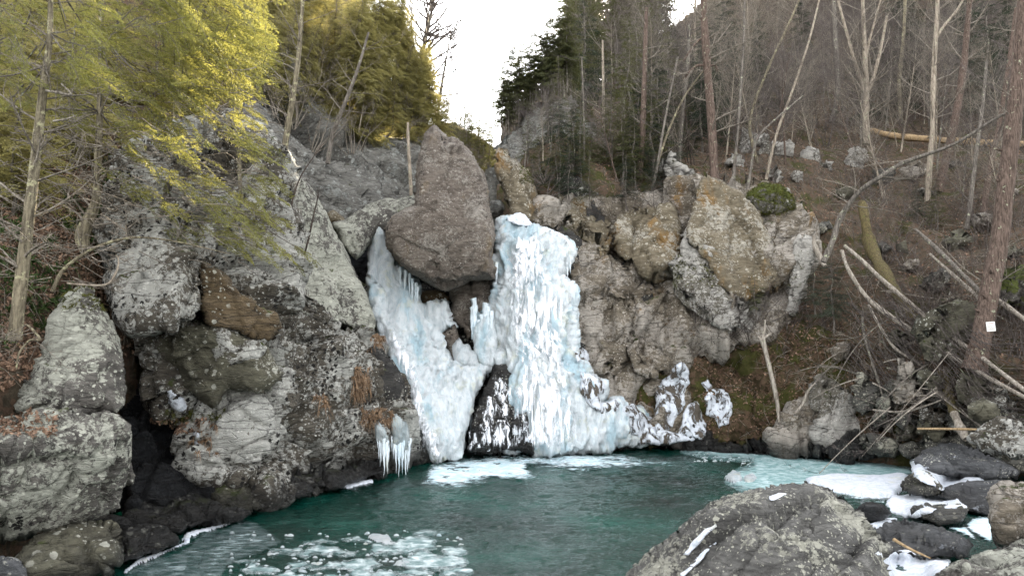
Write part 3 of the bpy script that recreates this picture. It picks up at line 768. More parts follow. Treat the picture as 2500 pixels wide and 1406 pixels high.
rock('main_cliff_face', 'broad lichen-speckled cliff face running down to the pool on the left', [(318, 815), (400, 800), (490, 785), (560, 800), (640, 835), (680, 805), (690, 735), (730, 700), (770, 735), (850, 790), (912, 800), (930, 840), (958, 880), (992, 945), (990, 985), (1000, 1010), (1003, 1060), (1000, 1140), (950, 1160), (850, 1176), (780, 1200), (700, 1222), (650, 1236),
      (600, 1190), (510, 1165), (440, 1120), (400, 1050), (372, 960), (340, 880)],
     [(318, 815, 17.0), (490, 785, 16.9), (680, 760, 19.3), (912, 800, 23.5), (992, 945, 24.3), (1000, 1130, 24.0), (850, 1176, 21.0), (650, 1236, 17.8), (510, 1165, 17.4), (400, 1050, 17.5), (650, 1000, 18.0), (800, 1000, 20.5)], cat='cliff',
     mat=M['lichen'], T=.45, R=40, back=3, power=2.8, amps=(.75, .32, .10), scales=(.42, 1.3, 5), rot=SCH, seed=34, sp=4,
     cracks=[([(340, 850), (420, 880), (560, 960), (640, 1040)], 5, .12), ([(690, 740), (740, 860), (790, 1000), (850, 1100)], 6, .14), ([(520, 1130), (660, 1120), (780, 1150), (850, 1170)], 7, .25), ([(860, 800), (900, 900), (880, 1000)], 6, .14)],
     bumps=[(740, 1130, 190, 45, -.35), (640, 880, 90, 60, .2)])
rock('smooth_olive_face', 'smooth olive rock face below the overhang on the left', [(325, 812), (420, 795), (500, 788), (580, 810), (640, 836), (660, 880), (700, 930), (640, 960), (560, 950), (520, 1000), (470, 960), (420, 900), (360, 860)],
     [(325, 812, 16.8), (500, 788, 16.6), (640, 836, 17.6), (640, 960, 17.3), (430, 930, 16.9), (520, 990, 17.0)], cat='rock face', chop=3, mat=M['olive'], T=.5, R=40, back=.6, amps=(.20, .08, .05), scales=(.5, 1.5, 5), rot=SCH, seed=35, sp=4)
rock('overhang_block', 'grey block jutting out over the dark recess on the left', [(262, 690), (270, 620), (330, 585), (420, 590), (480, 620), (500, 670), (503, 712), (498, 760), (470, 782), (420, 792), (375, 800), (325, 806), (285, 775)],
     [(262, 690, 16.2), (420, 590, 17.0), (503, 712, 16.2), (325, 806, 15.8)], mat=M['lichen'], T=.9, R=36, power=3, chop=5, back=1.5, amps=(.22, .12, .04), scales=(.5, 1.6, 5), rot=(.2, .1, .2), seed=36, sp=4)
rock('brown_overhang', 'brown bedded rock band slanting right beneath the lichen cliff', [(495, 640), (560, 690), (620, 735), (675, 768), (678, 800), (655, 830), (615, 822), (560, 800), (500, 786), (490, 740)],
     [(495, 640, 16.7), (675, 768, 17.9), (655, 830, 17.6), (500, 786, 16.4)], mat=M['brownov'], T=.32, R=12, power=3, chop=3, back=1.0, rough=.10, amps=(.10, .08, .03), scales=(.7, 2, 5), rot=SCH, seed=37, sp=3.5, strata=(.12, 2.6))
rock('base_ledge', 'dark undercut ledge at the waterline of the left cliff', [(440, 1110), (530, 1120), (620, 1140), (720, 1150), (840, 1140), (940, 1120), (935, 1160), (850, 1182), (740, 1212), (660, 1238), (600, 1215), (520, 1200)],
     [(440, 1110, 17.3), (940, 1120, 22.8), (850, 1182, 20.3), (660, 1238, 17.2), (520, 1200, 17.4)], mat=M['dark'], T=.5, R=35, back=1.2, amps=(.28, .12, .05), scales=(.6, 1.8, 5), rot=(.1, .2, .1), seed=38, sp=4)
rock('charcoal_nose', 'smooth charcoal rock nose beside the foot of the left fall', [(905, 840), (935, 850), (962, 885), (995, 948), (990, 985), (985, 1010), (940, 990), (905, 960), (895, 900)], [(905, 840, 23), (995, 948, 23.9), (905, 960, 22.8)], mat=M['dark'], T=.5, R=35, back=.8, amps=(.12, .06, .03), seed=39, sp=4)
rock('wet_toe', 'dark wedge of rock sliding into the pool at the left fall', [(985, 960), (1005, 1000), (1030, 1060), (1055, 1110), (1056, 1128), (1010, 1136), (985, 1110), (980, 1030)], [(985, 960, 25.2), (1055, 1120, 25.6), (990, 1130, 24.6)], mat=M['dark'], T=.5, R=25, amps=(.15, .08, .03), seed=40, sp=4)
# --- far-left boulders
rock('lichen_boulder', 'tall pale lichen boulder at the left edge, upper wedge', [(40, 1000), (70, 940), (100, 850), (115, 780), (160, 720), (192, 697), (225, 705), (240, 745), (270, 800), (290, 850), (305, 905), (312, 990), (290, 1020), (200, 1020), (100, 1015)],
     [(40, 1000, 12.6), (192, 697, 14.2), (305, 905, 13.6), (290, 1020, 12.9)], cat='boulder', mat=M['lichen2'], T=.8, R=90, amps=(.26, .12, .05), scales=(.6, 1.8, 5), rot=(0, .25, 0), seed=41, sp=4)
rock('lichen_boulder', 'great pale lichen boulder at the left edge, lower rounded half', [(-80, 1040), (0, 1020), (100, 1012), (200, 1016), (285, 1020), (298, 1060), (305, 1120), (296, 1180), (285, 1240), (230, 1268), (150, 1290), (60, 1305), (-80, 1310)],
     [(-80, 1040, 11.3), (298, 1050, 12.9), (285, 1240, 13.5), (-80, 1310, 11.5), (100, 1290, 12.4)], cat='boulder', mat=M['lichen2'], T=1.2, R=110, amps=(.3, .14, .05), scales=(.6, 1.8, 5), rot=(0, .2, 0), seed=42, sp=4, cracks=[([(0, 1030), (150, 1036), (290, 1030)], 6, .08)], bumps=[(200, 1080, 70, 50, .18)])
rock('knobbly_stone', 'small white lichen knob beside the great left boulder', [(292, 1110), (310, 1108), (333, 1160), (328, 1182), (300, 1188)], 13.8, mat=M['lichen2'], T=.3, R=16, amps=(.05, .03, .02), seed=43, sp=3.5)
rock('shore_boulder', 'banded grey boulder at the lower left corner of the pool', [(50, 1340), (80, 1305), (150, 1278), (220, 1270), (285, 1275), (300, 1330), (298, 1375), (270, 1405), (200, 1425), (60, 1425), (20, 1380)],
     [(50, 1340, 11.3), (220, 1270, 12.4), (298, 1375, 11.9), (60, 1425, 10.9)], cat='boulder', mat=M['olive'], T=.7, R=70, amps=(.16, .07, .03), scales=(.8, 2.2, 6), rot=(0, .5, 0), seed=44, chop=5, sp=4, cracks=[([(90, 1370), (160, 1345), (240, 1360), (290, 1395)], 5, .10)])
rock('shore_boulder', 'flat dark boulder between the shore ice and the banded boulder', [(295, 1300), (330, 1282), (395, 1280), (435, 1300), (442, 1322), (400, 1345), (340, 1362), (300, 1372)], [(295, 1300, 13.6), (435, 1300, 14.4), (320, 1365, 12.9)], cat='boulder', mat=M['dark'], T=.5, R=38, amps=(.10, .05, .03), scales=(1, 2.5, 6), seed=45, chop=5, sp=4)
rock('shore_boulder', 'smooth grey boulder at the foot of the recess', [(520, 1185), (545, 1168), (600, 1170), (640, 1195), (652, 1222), (640, 1245), (580, 1252), (530, 1245), (515, 1215)], [(520, 1185, 17.2), (640, 1200, 17.7), (560, 1252, 16.6)], cat='boulder', mat=M['olive'], T=.55, R=36, amps=(.10, .05, .02), scales=(1, 2.5, 6), seed=46, chop=5, sp=4)
rock('shore_boulder', 'broad low wet boulder under the trickle in the recess', [(290, 1275), (310, 1240), (350, 1225), (400, 1235), (430, 1210), (480, 1200), (540, 1240), (620, 1248), (590, 1262), (500, 1280), (440, 1300), (380, 1296), (300, 1292)], [(290, 1275, 15), (480, 1200, 16.8), (600, 1262, 16.2)], cat='boulder', mat=M['dark'], T=.5, R=34, amps=(.18, .08, .03), scales=(1, 2.5, 6), seed=47, sp=4)
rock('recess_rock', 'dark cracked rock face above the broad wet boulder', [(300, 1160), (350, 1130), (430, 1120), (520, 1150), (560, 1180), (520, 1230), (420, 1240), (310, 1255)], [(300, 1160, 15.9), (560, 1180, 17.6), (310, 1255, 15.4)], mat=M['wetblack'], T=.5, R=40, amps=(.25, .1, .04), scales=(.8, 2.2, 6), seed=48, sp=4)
rock('far_corner_stone', 'round snow-dusted stone in the lower left corner', [(-40, 1380), (0, 1352), (40, 1360), (72, 1385), (76, 1430), (-40, 1430)], 10.6, mat=M['slategrey'], T=.3, R=30, amps=(.05, .03, .02), seed=49, chop=5, sp=4)
# --- right cliff blocks
rock('right_cliff', None, [(1290, 500), (1400, 470), (1500, 480), (1620, 440), (1700, 430), (1790, 445), (1900, 450), (1980, 540), (1990, 640), (1960, 760), (1900, 830), (1800, 850), (1720, 880), (1690, 960), (1680, 1085), (1560, 1085), (1450, 1090), (1400, 900), (1380, 700), (1330, 600)],
     [(1290, 500, 31.8), (1500, 480, 32.6), (1790, 445, 33), (1980, 600, 31), (1900, 830, 29.4), (1600, 960, 29.3), (1400, 900, 29.3), (1550, 700, 30.3)], kind='structure', mat=M['pinktan'], T=.6, R=30, back=4, amps=(.8, .4, .06), scales=(.33, 1.0, 4), stretch=(1, 1, 1.8), rot=(0, .4, 0), seed=50, sp=6, crackw=.07)

def rb(label, outline, D, mat, **kw):
    c = np.mean(outline, 0); outline = [tuple(c + (np.array(q) - c) * 1.15) for q in outline]
    kw['T'] = .6 * kw.get('T', .7); kw['R'] = .34 * kw.get('R', 50); kw['power'] = 4.0; kw.setdefault('strata', (.06, 1.6)); kw.setdefault('amps', (.50, .24, .05)); kw.setdefault('scales', (.42, 1.3, 4)); kw.setdefault('back', 1.8); kw.setdefault('rot', (0, .3, 0)); kw.setdefault('sp', 4); kw.setdefault('edge', .9); kw.setdefault('rough', .09)
    return rock('cliff_block', label, outline, D, cat='rock', group='blocks of the right cliff', mat=M[mat], **kw)
rb('reddish block beside the top right of the right fall', [(1300, 520), (1345, 505), (1372, 520), (1420, 560), (1470, 610), (1510, 640), (1530, 690), (1528, 748), (1490, 742), (1440, 718), (1400, 715), (1385, 660), (1345, 580), (1310, 560)], [(1300, 520, 31.3), (1530, 690, 30), (1400, 715, 29.6)], 'pinktan', seed=51)
rb('brown lichen block beside the middle of the right fall', [(1395, 715), (1440, 715), (1495, 745), (1530, 760), (1528, 800), (1524, 870), (1490, 905), (1440, 900), (1405, 860), (1400, 790)], [(1395, 715, 29.7), (1530, 760, 29.6), (1440, 900, 29)], 'pinktan', seed=52)
rb('tall narrow lichen block with a black crack on its left', [(1532, 720), (1545, 660), (1570, 650), (1610, 690), (1650, 730), (1665, 790), (1662, 850), (1650, 885), (1600, 905), (1550, 890), (1528, 850)], [(1532, 720, 30), (1660, 760, 30.2), (1600, 905, 29)], 'pinktan', seed=53)
rb('tan shield-shaped block above the black crack', [(1500, 560), (1530, 525), (1580, 515), (1630, 520), (1642, 570), (1640, 630), (1610, 668), (1580, 660), (1540, 630), (1510, 600)], [(1500, 560, 31), (1640, 560, 31.2), (1600, 670, 30.2)], 'tan', seed=54, T=.9)
rb('tall cream and ochre slab, the highest on the right cliff', [(1700, 520), (1715, 470), (1732, 448), (1762, 456), (1805, 480), (1838, 520), (1868, 580), (1888, 640), (1880, 680), (1850, 700), (1815, 715), (1780, 700), (1750, 655), (1715, 610), (1690, 580)], [(1700, 520, 30.5), (1838, 520, 31.2), (1880, 680, 30), (1780, 700, 29.2)], 'tan', seed=55, T=1.1, amps=(.2, .10, .05), R=60)
rb('white crusted triangular block left of the ochre slab', [(1672, 600), (1690, 555), (1705, 575), (1735, 625), (1775, 680), (1790, 700), (1765, 715), (1720, 690), (1680, 640)], [(1672, 600, 29.8), (1790, 700, 28.9), (1700, 560, 30)], 'white', seed=56, T=.4, R=25)
rb('grey cream boulder with moss on top below the ochre slab', [(1642, 660), (1660, 632), (1700, 640), (1760, 680), (1810, 715), (1830, 760), (1800, 790), (1750, 800), (1715, 770), (1670, 740), (1645, 710)], [(1642, 660, 29.4), (1810, 715, 28.8), (1750, 800, 28.4)], 'white', seed=57, T=.9, R=45)
rb('orange stained block right of the ochre slab', [(1868, 560), (1890, 580), (1915, 620), (1925, 680), (1900, 710), (1870, 700), (1885, 640)], [(1868, 560, 30.6), (1925, 680, 29.8), (1870, 700, 29.6)], 'brownov', seed=58, T=.3, R=25)
rb('pale streaked block under the mossy shoulder on the right', [(1840, 480), (1890, 470), (1940, 500), (1960, 560), (1955, 620), (1920, 610), (1890, 570), (1855, 530)], [(1840, 480, 33), (1960, 560, 33), (1920, 620, 31.5)], 'white', seed=59, T=.7, R=35)
rb('white slanting rock leaning at the foot of the right cliff', [(1925, 700), (1940, 640), (1955, 590), (1975, 600), (1980, 650), (1960, 720), (1940, 760), (1915, 755)], 29.5, 'white', seed=60, T=.4, R=22)
rb('dark cleft block under the shield-shaped block', [(1400, 480), (1460, 490), (1510, 560), (1540, 640), (1600, 690), (1640, 700), (1660, 760), (1640, 800), (1560, 760), (1520, 700), (1480, 620), (1420, 560)], [(1400, 480, 33), (1660, 760, 31), (1500, 650, 31.5)], 'dark', seed=61, T=.3, R=30)
rb('low earthy block above the water right of the right fall', [(1430, 900), (1500, 890), (1560, 900), (1640, 900), (1660, 960), (1650, 1070), (1560, 1080), (1500, 1000), (1450, 950)], [(1430, 900, 29.6), (1640, 900, 29.8), (1600, 1085, 29.2)], 'bankrock', seed=62, T=.5, R=50, amps=(.4, .2, .09))
rb('brown block at the upper edge under the dark hemlocks', [(1340, 500), (1380, 478), (1440, 490), (1470, 530), (1500, 580), (1480, 620), (1430, 590), (1370, 540)], [(1340, 500, 32), (1500, 580, 31.4), (1400, 560, 31.2)], 'tan', seed=63, T=.6, R=30)
rb('white patched rock in the slope above the shield block', [(1610, 400), (1640, 380), (1670, 420), (1700, 470), (1690, 530), (1650, 520), (1630, 460)], 34.5, 'white', seed=64, T=.6, R=28)
rb('pale ragged block beneath the mossy boulder', [(1745, 730), (1800, 720), (1850, 730), (1870, 780), (1830, 810), (1770, 810)], 29.0, 'white', seed=65, T=.3, R=24)
# bank and lower rocks on the right shore
bankd = tps([(1650, 900, 30), (1650, 1085, 29.6), (1800, 800, 30), (1950, 780, 29.5), (1950, 1100, 27), (2120, 900, 26), (2140, 1090, 25.4), (1800, 1090, 28.8)])
rock('earth_bank', None, [(1630, 880), (1700, 830), (1800, 800), (1900, 790), (2000, 790), (2100, 830), (2180, 900), (2160, 1000), (2140, 1096), (2060, 1108), (1900, 1098), (1780, 1092), (1660, 1078), (1640, 980)],
     [(1650, 900, 30), (1650, 1078, 29.4), (1800, 800, 30), (1950, 790, 29.5), (1950, 1102, 27), (2160, 900, 26), (2140, 1096, 25.4), (1800, 1092, 28.4)], kind='structure', mat=M['bank'], T=.5, R=60, back=3, amps=(.45, .25, .1), scales=(.5, 1.6, 4), seed=66)
rb('lichen spotted rock at the waterline below the broken stick', [(1890, 1060), (1930, 1010), (1965, 965), (1995, 975), (2000, 1030), (2010, 1080), (1990, 1098), (1920, 1095)], [(1890, 1060, 26.9), (1990, 1000, 26.8), (1990, 1098, 26.2)], 'pinktan', seed=67, T=.5, R=35)
rb('pale spotted rock with a vertical crack at the waterline', [(1985, 975), (2000, 932), (2040, 950), (2080, 990), (2095, 1040), (2085, 1075), (2040, 1090), (2005, 1060)], [(1985, 975, 26.6), (2080, 990, 26.2), (2040, 1090, 25.8)], 'white', seed=68, T=.5, R=35)
rb('dark broken blocks at the waterline under the spotted rocks', [(1960, 1080), (2010, 1060), (2090, 1070), (2140, 1080), (2135, 1108), (2050, 1112), (1970, 1104)], [(1960, 1080, 26.2), (2140, 1080, 25), (2050, 1112, 25.2)], 'dark', seed=69, T=.3, R=15)
rb('dark foot of the earth bank at the waterline', [(1600, 1078), (1660, 1068), (1780, 1078), (1900, 1082), (1965, 1086), (1965, 1106), (1850, 1100), (1700, 1090), (1600, 1086)], [(1600, 1078, 29.6), (1965, 1086, 26.4), (1700, 1090, 28.6)], 'dark', seed=70, T=.3, R=10)
rb('leaning grey-green slab among the fallen branches', [(2185, 950), (2195, 880), (2225, 885), (2255, 920), (2250, 975), (2215, 990), (2190, 985)], 22.5, 'pinktan', seed=71, T=.3, R=20)
rb('orange brown boulder under the fallen trunks on the right', [(2340, 935), (2362, 905), (2400, 910), (2412, 950), (2380, 985), (2345, 980)], 21.4, 'olive', seed=72, T=.25, R=22)
rb('angular mossy boulder left of the big tree foot', [(2245, 800), (2300, 740), (2360, 750), (2370, 800), (2330, 870), (2260, 880)], 22.5, 'olive', seed=73, T=.5, R=30)
rb('bright moss boulder behind the big tree', [(2440, 700), (2470, 680), (2510, 700), (2510, 745), (2450, 745)], 22, 'mossy', seed=74, T=.4, R=20) if 'mossy' in M else None
rb('pale flat stone in the leaf litter up the right slope', [(2270, 745), (2320, 712), (2380, 725), (2400, 750), (2330, 760)], 25, 'pinktan', seed=75, T=.25, R=14)
SW = [('white quartz outcrop, the leftmost high on the right slope', (1868, 372), 17, 40), ('white outcrop shaped like a shark fin on the upper slope', (1980, 385), 22, 30), ('tall pale outcrop below the fallen log on the upper slope', (2085, 385), 30, 42),
      ('small white outcrop beside the mossy shoulder', (1890, 430), 22, 22), ('pale stone up by the two thin birches', (1815, 350), 24, 34), ('low white stone beneath the shark-fin outcrop', (2010, 410), 20, 12), ('small pale stone at the foot of the spotted birch', (2262, 468), 22, 12),
      ('grey stone by the pale stones under the mossy log', (2150, 610), 34, 20), ('flat pale stone in leaf litter right of the mossy log', (2195, 607), 15, 7), ('dark grey stone in the litter beside the leaning trunk', (2420, 545), 30, 18)]
SW += [('long white rib of rock right of the reddish trunk foot', (1800, 400), 20, 30), ('ragged white rock between the two arched saplings', (1845, 345), 22, 18), ('cream rock face above the mossy shoulder', (1905, 365), 26, 26), ('white rock step left of the shark-fin outcrop', (1945, 440), 20, 24), ('broken pale rock under the crossing saplings', (1650, 470), 24, 40),
       ('dim pale rock behind the dark hemlocks', (1700, 290), 18, 20), ('grey ledge right of the tall pale outcrop', (2150, 430), 30, 14), ('low pale ledge half way to the arching trunk', (2060, 470), 26, 10), ('grey ledge over the small dark hemlock', (2220, 420), 26, 12), ('mossy grey ledge under the fallen log', (2330, 400), 34, 12),
       ('grey stone group left of the massive pine', (2340, 590), 30, 16), ('pale stone beside the parallel fallen poles', (2230, 650), 22, 14), ('flat grey ledge above the angular mossy boulder', (2290, 690), 34, 14), ('mossy stone at the right edge below the pine', (2470, 620), 30, 18), ('light grey stone by the right edge, upper slope', (2470, 460), 30, 14), ('small brown ledge right of the white slanting rock', (2010, 560), 22, 12), ('grey ledge behind the leaning slab', (2190, 830), 34, 22), ('brown ledge above the spotted rocks', (2060, 860), 36, 22), ('upright slab right of the spotted rocks', (2105, 960), 18, 34), ('cracked ledge over the shore under the poles', (2270, 930), 34, 26)]
for k, (lb, (cx, cy), rx, ry) in enumerate(SW):
    rk_ = np.random.RandomState(k + 40); a = np.sort(rk_.uniform(0, 2 * pi, 9))[:8] + .4 * np.linspace(0, 2 * pi, 9)[:-1]; a = .5 * a / a.max() * 5.6 + .5 * np.linspace(0, 2 * pi, 9)[:-1]; rr = rk_.uniform(.45, 1.4, 8)
    rock('slope_outcrop', lb, np.stack([cx + rx * np.cos(a) * rr, cy + ry * np.sin(a) * rr], -1), float(RD(cx, cy)) - .5, group='outcrops on the right slope', mat=M['white'] if k < 7 or 9 < k < 16 else M[['pinktan', 'rivrock', 'olive'][k % 3]], T=.7, power=3, R=min(rx, ry) * .6, strata=(.08, 2), back=1.2, amps=(.45, .2, .05), scales=(.8, 2, 5), chop=10, seed=800 + k, sp=3, rough=.16)
# --- right shore boulders and stones
rock('river_boulder', 'large smooth grey boulder with frost on its top on the right shore', [(2225, 1122), (2250, 1098), (2300, 1083), (2345, 1084), (2390, 1100), (2440, 1118), (2490, 1150), (2480, 1175), (2420, 1180), (2380, 1166), (2300, 1160), (2245, 1148)],
     [(2225, 1122, 21.8), (2480, 1150, 20.5), (2300, 1160, 21.0), (2300, 1083, 22.5)], cat='boulder', mat=M['slategrey'], T=1.0, R=45, amps=(.16, .06, .02), scales=(.6, 1.6, 5), seed=91, chop=5, sp=3.5, group='boulders on the right shore')
rock('river_boulder', 'dark flat ledge boulder below the snow beside the large grey boulder', [(2275, 1205), (2330, 1180), (2440, 1175), (2520, 1190), (2520, 1260), (2420, 1262), (2340, 1240)], [(2275, 1205, 18.5), (2520, 1190, 17.5), (2400, 1262, 16.8)], cat='boulder', mat=M['slategrey'], T=.5, R=35, amps=(.12, .05, .02), seed=92, chop=5, sp=4, group='boulders on the right shore')
rock('river_boulder', 'small dark round boulder between the two snowy ice shelves', [(2197, 1200), (2205, 1172), (2228, 1154), (2252, 1149), (2278, 1162), (2302, 1186), (2292, 1205), (2240, 1208)], [(2197, 1200, 18.9), (2300, 1190, 18.7), (2240, 1208, 18.5), (2240, 1150, 19.5)], cat='boulder', mat=M['rivrock'], T=.5, R=28, amps=(.10, .05, .02), scales=(1, 2.5, 6), seed=93, chop=5, sp=3.5, group='boulders on the right shore')
rock('river_boulder', 'pinkish lichened boulder cut off by the right edge', [(2412, 1200), (2440, 1182), (2500, 1178), (2600, 1180), (2600, 1330), (2500, 1322), (2440, 1322), (2420, 1270)], [(2412, 1200, 14.2), (2600, 1180, 13.8), (2440, 1322, 13.3)], cat='boulder', mat=M['pinktan'], T=.7, R=50, amps=(.2, .08, .03), scales=(.9, 2.4, 6), seed=94, sp=4, group='boulders on the right shore')
rock('river_boulder', 'undercut dark boulder carrying a cap of snow', [(2215, 1240), (2280, 1228), (2350, 1230), (2370, 1245), (2350, 1275), (2290, 1282), (2240, 1262)], [(2215, 1240, 16.8), (2370, 1240, 16.4), (2290, 1282, 15.9)], cat='boulder', mat=M['rivrock'], T=.45, R=22, amps=(.1, .05, .02), scales=(1, 2.5, 6), seed=95, sp=3.5, group='boulders on the right shore')
rock('river_boulder', 'low flat grey boulder right of the foreground boulder', [(2120, 1300), (2150, 1275), (2220, 1268), (2300, 1285), (2345, 1310), (2372, 1335), (2350, 1352), (2250, 1365), (2160, 1350)], [(2120, 1300, 14.6), (2372, 1335, 13.3), (2220, 1268, 15.1), (2230, 1365, 13.0)], cat='boulder', mat=M['slategrey'], T=.45, R=34, amps=(.12, .05, .02), scales=(.9, 2.4, 6), seed=96, chop=5, sp=4, group='boulders on the right shore')
rock('river_boulder', 'dark wet boulder just under the water behind the foreground boulder', [(2080, 1250), (2110, 1225), (2160, 1230), (2180, 1255), (2150, 1275), (2090, 1275)], 16.2, cat='boulder', mat=M['wetblack'], T=.3, R=18, amps=(.08, .04, .02), seed=97, chop=5, sp=4, group='boulders on the right shore')
rock('river_boulder', 'banded white and black boulder in the lower right corner', [(2290, 1420), (2330, 1385), (2400, 1345), (2470, 1325), (2540, 1318), (2620, 1330), (2620, 1520), (2280, 1520)], [(2290, 1420, 10.4), (2540, 1318, 11.6), (2540, 1500, 8.8)], cat='boulder', mat=M['lichen2'], T=.7, R=70, amps=(.14, .07, .03), scales=(1, 2.4, 6), seed=98, sp=4, group='boulders on the right shore')
rock('foreground_boulder', 'huge dark lichened boulder filling the lower right foreground', [(1525, 1430), (1580, 1362), (1650, 1308), (1720, 1252), (1790, 1222), (1860, 1203), (1930, 1186), (1985, 1178), (2030, 1190), (2070, 1225), (2110, 1265), (2140, 1310), (2165, 1370), (2180, 1440), (2180, 1640), (1480, 1640), (1490, 1500)],
     [(1525, 1430, 10.6), (1790, 1222, 10.8), (1985, 1178, 10.8), (2165, 1370, 9.8), (1850, 1600, 8.2), (1500, 1600, 8.8)], cat='boulder', mat=M['fore'], T=1.1, R=150, amps=(.20, .08, .04), scales=(.8, 2.2, 6), rot=(.2, .75, .5), seed=99, chop=5, sp=4, stretch=(1, 1, 2.6), rough=.03)
rock('shore_rock', 'round lichened stone on the right shore above the ice', [(2132, 1100), (2140, 1072), (2170, 1064), (2198, 1075), (2205, 1098), (2180, 1116), (2145, 1114)], 24.2, mat=M['rivrock'], T=.5, R=24, amps=(.1, .06, .02), scales=(1, 2.5, 6), seed=100, chop=5, sp=3.5)
rock('shore_rock', 'dark ledge with a white top edge behind the frosted boulder', [(2195, 1085), (2230, 1076), (2290, 1080), (2290, 1100), (2220, 1120), (2195, 1105)], 23.6, mat=M['rivrock'], T=.3, R=14, amps=(.08, .05, .02), seed=101, sp=3.5)
rock('shore_rock', 'black and white banded outcrop at the right edge', [(2360, 1070), (2400, 1048), (2440, 1030), (2520, 1040), (2560, 1060), (2560, 1130), (2470, 1120), (2410, 1095)], [(2360, 1070, 19.2), (2560, 1060, 17.4), (2480, 1125, 17.6)], mat=M['lichen'], T=.5, R=26, amps=(.25, .12, .05), scales=(.9, 2.5, 6), seed=102, sp=3.5)
rock('shore_rock', 'mossy angular rock under the broken log end', [(2365, 990), (2400, 965), (2440, 985), (2450, 1020), (2400, 1035), (2370, 1020)], 19.3, mat=M['olive'], T=.4, R=20, amps=(.2, .1, .04), seed=103, sp=3.5)
KIND = ['grey', 'brown', 'dark', 'lichened', 'mossy']
rs = np.random.RandomState(7)
WH = ['at the far left of the shore rubble', 'under the hanging branches', 'behind the round lichened stone', 'below the leaning slab', 'beside the broken log end', 'beneath the long fallen pole', 'next to the mossy angular rock', 'near the right edge above the banded outcrop']
kk = 0
for row, (yy, n0) in enumerate([(1078, 4), (1050, 6), (1018, 6), (985, 5), (955, 3)]):
    for j in range(n0):
        cx = 2110 + (j + rs.uniform(.1, .9)) * 420 / n0; cy = yy + rs.uniform(-10, 10)
        if cx > 2500: continue
        rx = rs.uniform(22, 44); ry = rx * rs.uniform(.45, .7)
        a = np.linspace(0, 2 * pi, 9)[:-1] + rs.uniform(0, 1); rr = rs.uniform(.75, 1.15, 8)
        D = float(RD(cx, cy)) - .5
        mk = ['pinktan', 'olive', 'rivrock', 'rivrock', 'lichen'][rs.randint(5)]
        rock('rubble_stone', None, np.stack([cx + rx * np.cos(a) * rr, cy + ry * np.sin(a) * rr], -1), D, mat=M[mk], T=.4, R=ry * .6, back=.6, power=3, amps=(.30, .16, .05), scales=(1.2, 2.6, 6), seed=200 + kk, sp=4)
        o = col.objects[-1]
        look = {'pinktan': 'tan lichened', 'olive': 'olive brown', 'rivrock': 'grey spotted', 'lichen': 'white-crusted grey'}[mk]
        tag(o, '%s angular stone in the right shore rubble, %s, %s' % (look, ['row at the water', 'second row up', 'middle row', 'fourth row up', 'topmost row'][row], ['far left', 'left', 'left of centre', 'right of centre', 'right', 'far right'][min(5, int((cx - 2110) / 70))]), 'stone', 'rubble stones on the right shore')
        kk += 1
rock('shore_boulder', 'small dark stone filling the gap between the great pale boulder and the banded one', [(215, 1268), (250, 1255), (310, 1262), (330, 1285), (300, 1310), (240, 1300)], 13.9, cat='boulder', mat=M['dark'], T=.4, R=24, amps=(.1, .05, .03), seed=149, sp=4)
rock('shore_rock', 'long low dark ledge running behind the large frosted boulder', [(2290, 1080), (2340, 1062), (2420, 1070), (2500, 1090), (2560, 1100), (2560, 1150), (2480, 1150), (2400, 1110), (2330, 1092)], [(2290, 1080, 23.5), (2560, 1100, 21), (2480, 1150, 20.8)], mat=M['rivrock'], T=.4, R=20, amps=(.2, .1, .04), seed=150, sp=3.5)
# ------------------------------------------------------------------ frozen falls
def set_attr(me, name, vals):
    a = me.attributes.new(name, 'FLOAT', 'POINT'); a.data.foreach_set('value', np.asarray(vals, np.float32))
def ice_disp(fl=0.35, lump=0.22, seed=1, sw=0.4, fine=0.05):
    def f(V, V2, N):
        w = V + 0.35 * np.stack([vnoise(V * 0.9, seed), vnoise(V * 0.9, seed + 1), vnoise(V * 0.9, seed + 2)], -1)
        q = w * np.array([1.0, 1.0, 0.10])
        r = 1 - 2 * np.abs(fbm(q * 2.0, 4, 0.6, seed + 3))
        f1, f2, _, _ = worley(w * np.array([1.6, 1.6, 0.9]), seed + 7)
        g1, g2, _, _ = worley(w * np.array([3.6, 3.6, 2.4]) + 5, seed + 9)
        low = np.clip(1.15 - V[:, 2] / 5.0, 0.12, 1.1)
        q2 = w * np.array([1.0, 1.0, 0.08]); r2 = 1 - 2 * np.abs(fbm(q2 * 4.5, 3, 0.6, seed + 13))
        d = fl * (r - 0.4) * (1.5 - low * .6) + .38 * fl * (r2 - .3) + lump * low * (0.75 - f1) * 1.0 + 0.55 * lump * low * (0.6 - g1) + fine * 1.4 * fbm(V * 6, 4, 0.7, seed + 5)
        return d * (sw + (1 - sw) * np.clip(V2[:, 2] / 12, 0, 1))
    return f
fall_r = bpy.data.objects.new('frozen_waterfall', None); col.objects.link(fall_r)
tag(fall_r, 'wide white frozen right-hand waterfall with water still running down its middle', 'waterfall', 'the two frozen falls')
fall_l = bpy.data.objects.new('frozen_waterfall', None); col.objects.link(fall_l)
tag(fall_l, 'stepped blue-white frozen left-hand waterfall coming from under the split boulder', 'waterfall', 'the two frozen falls')
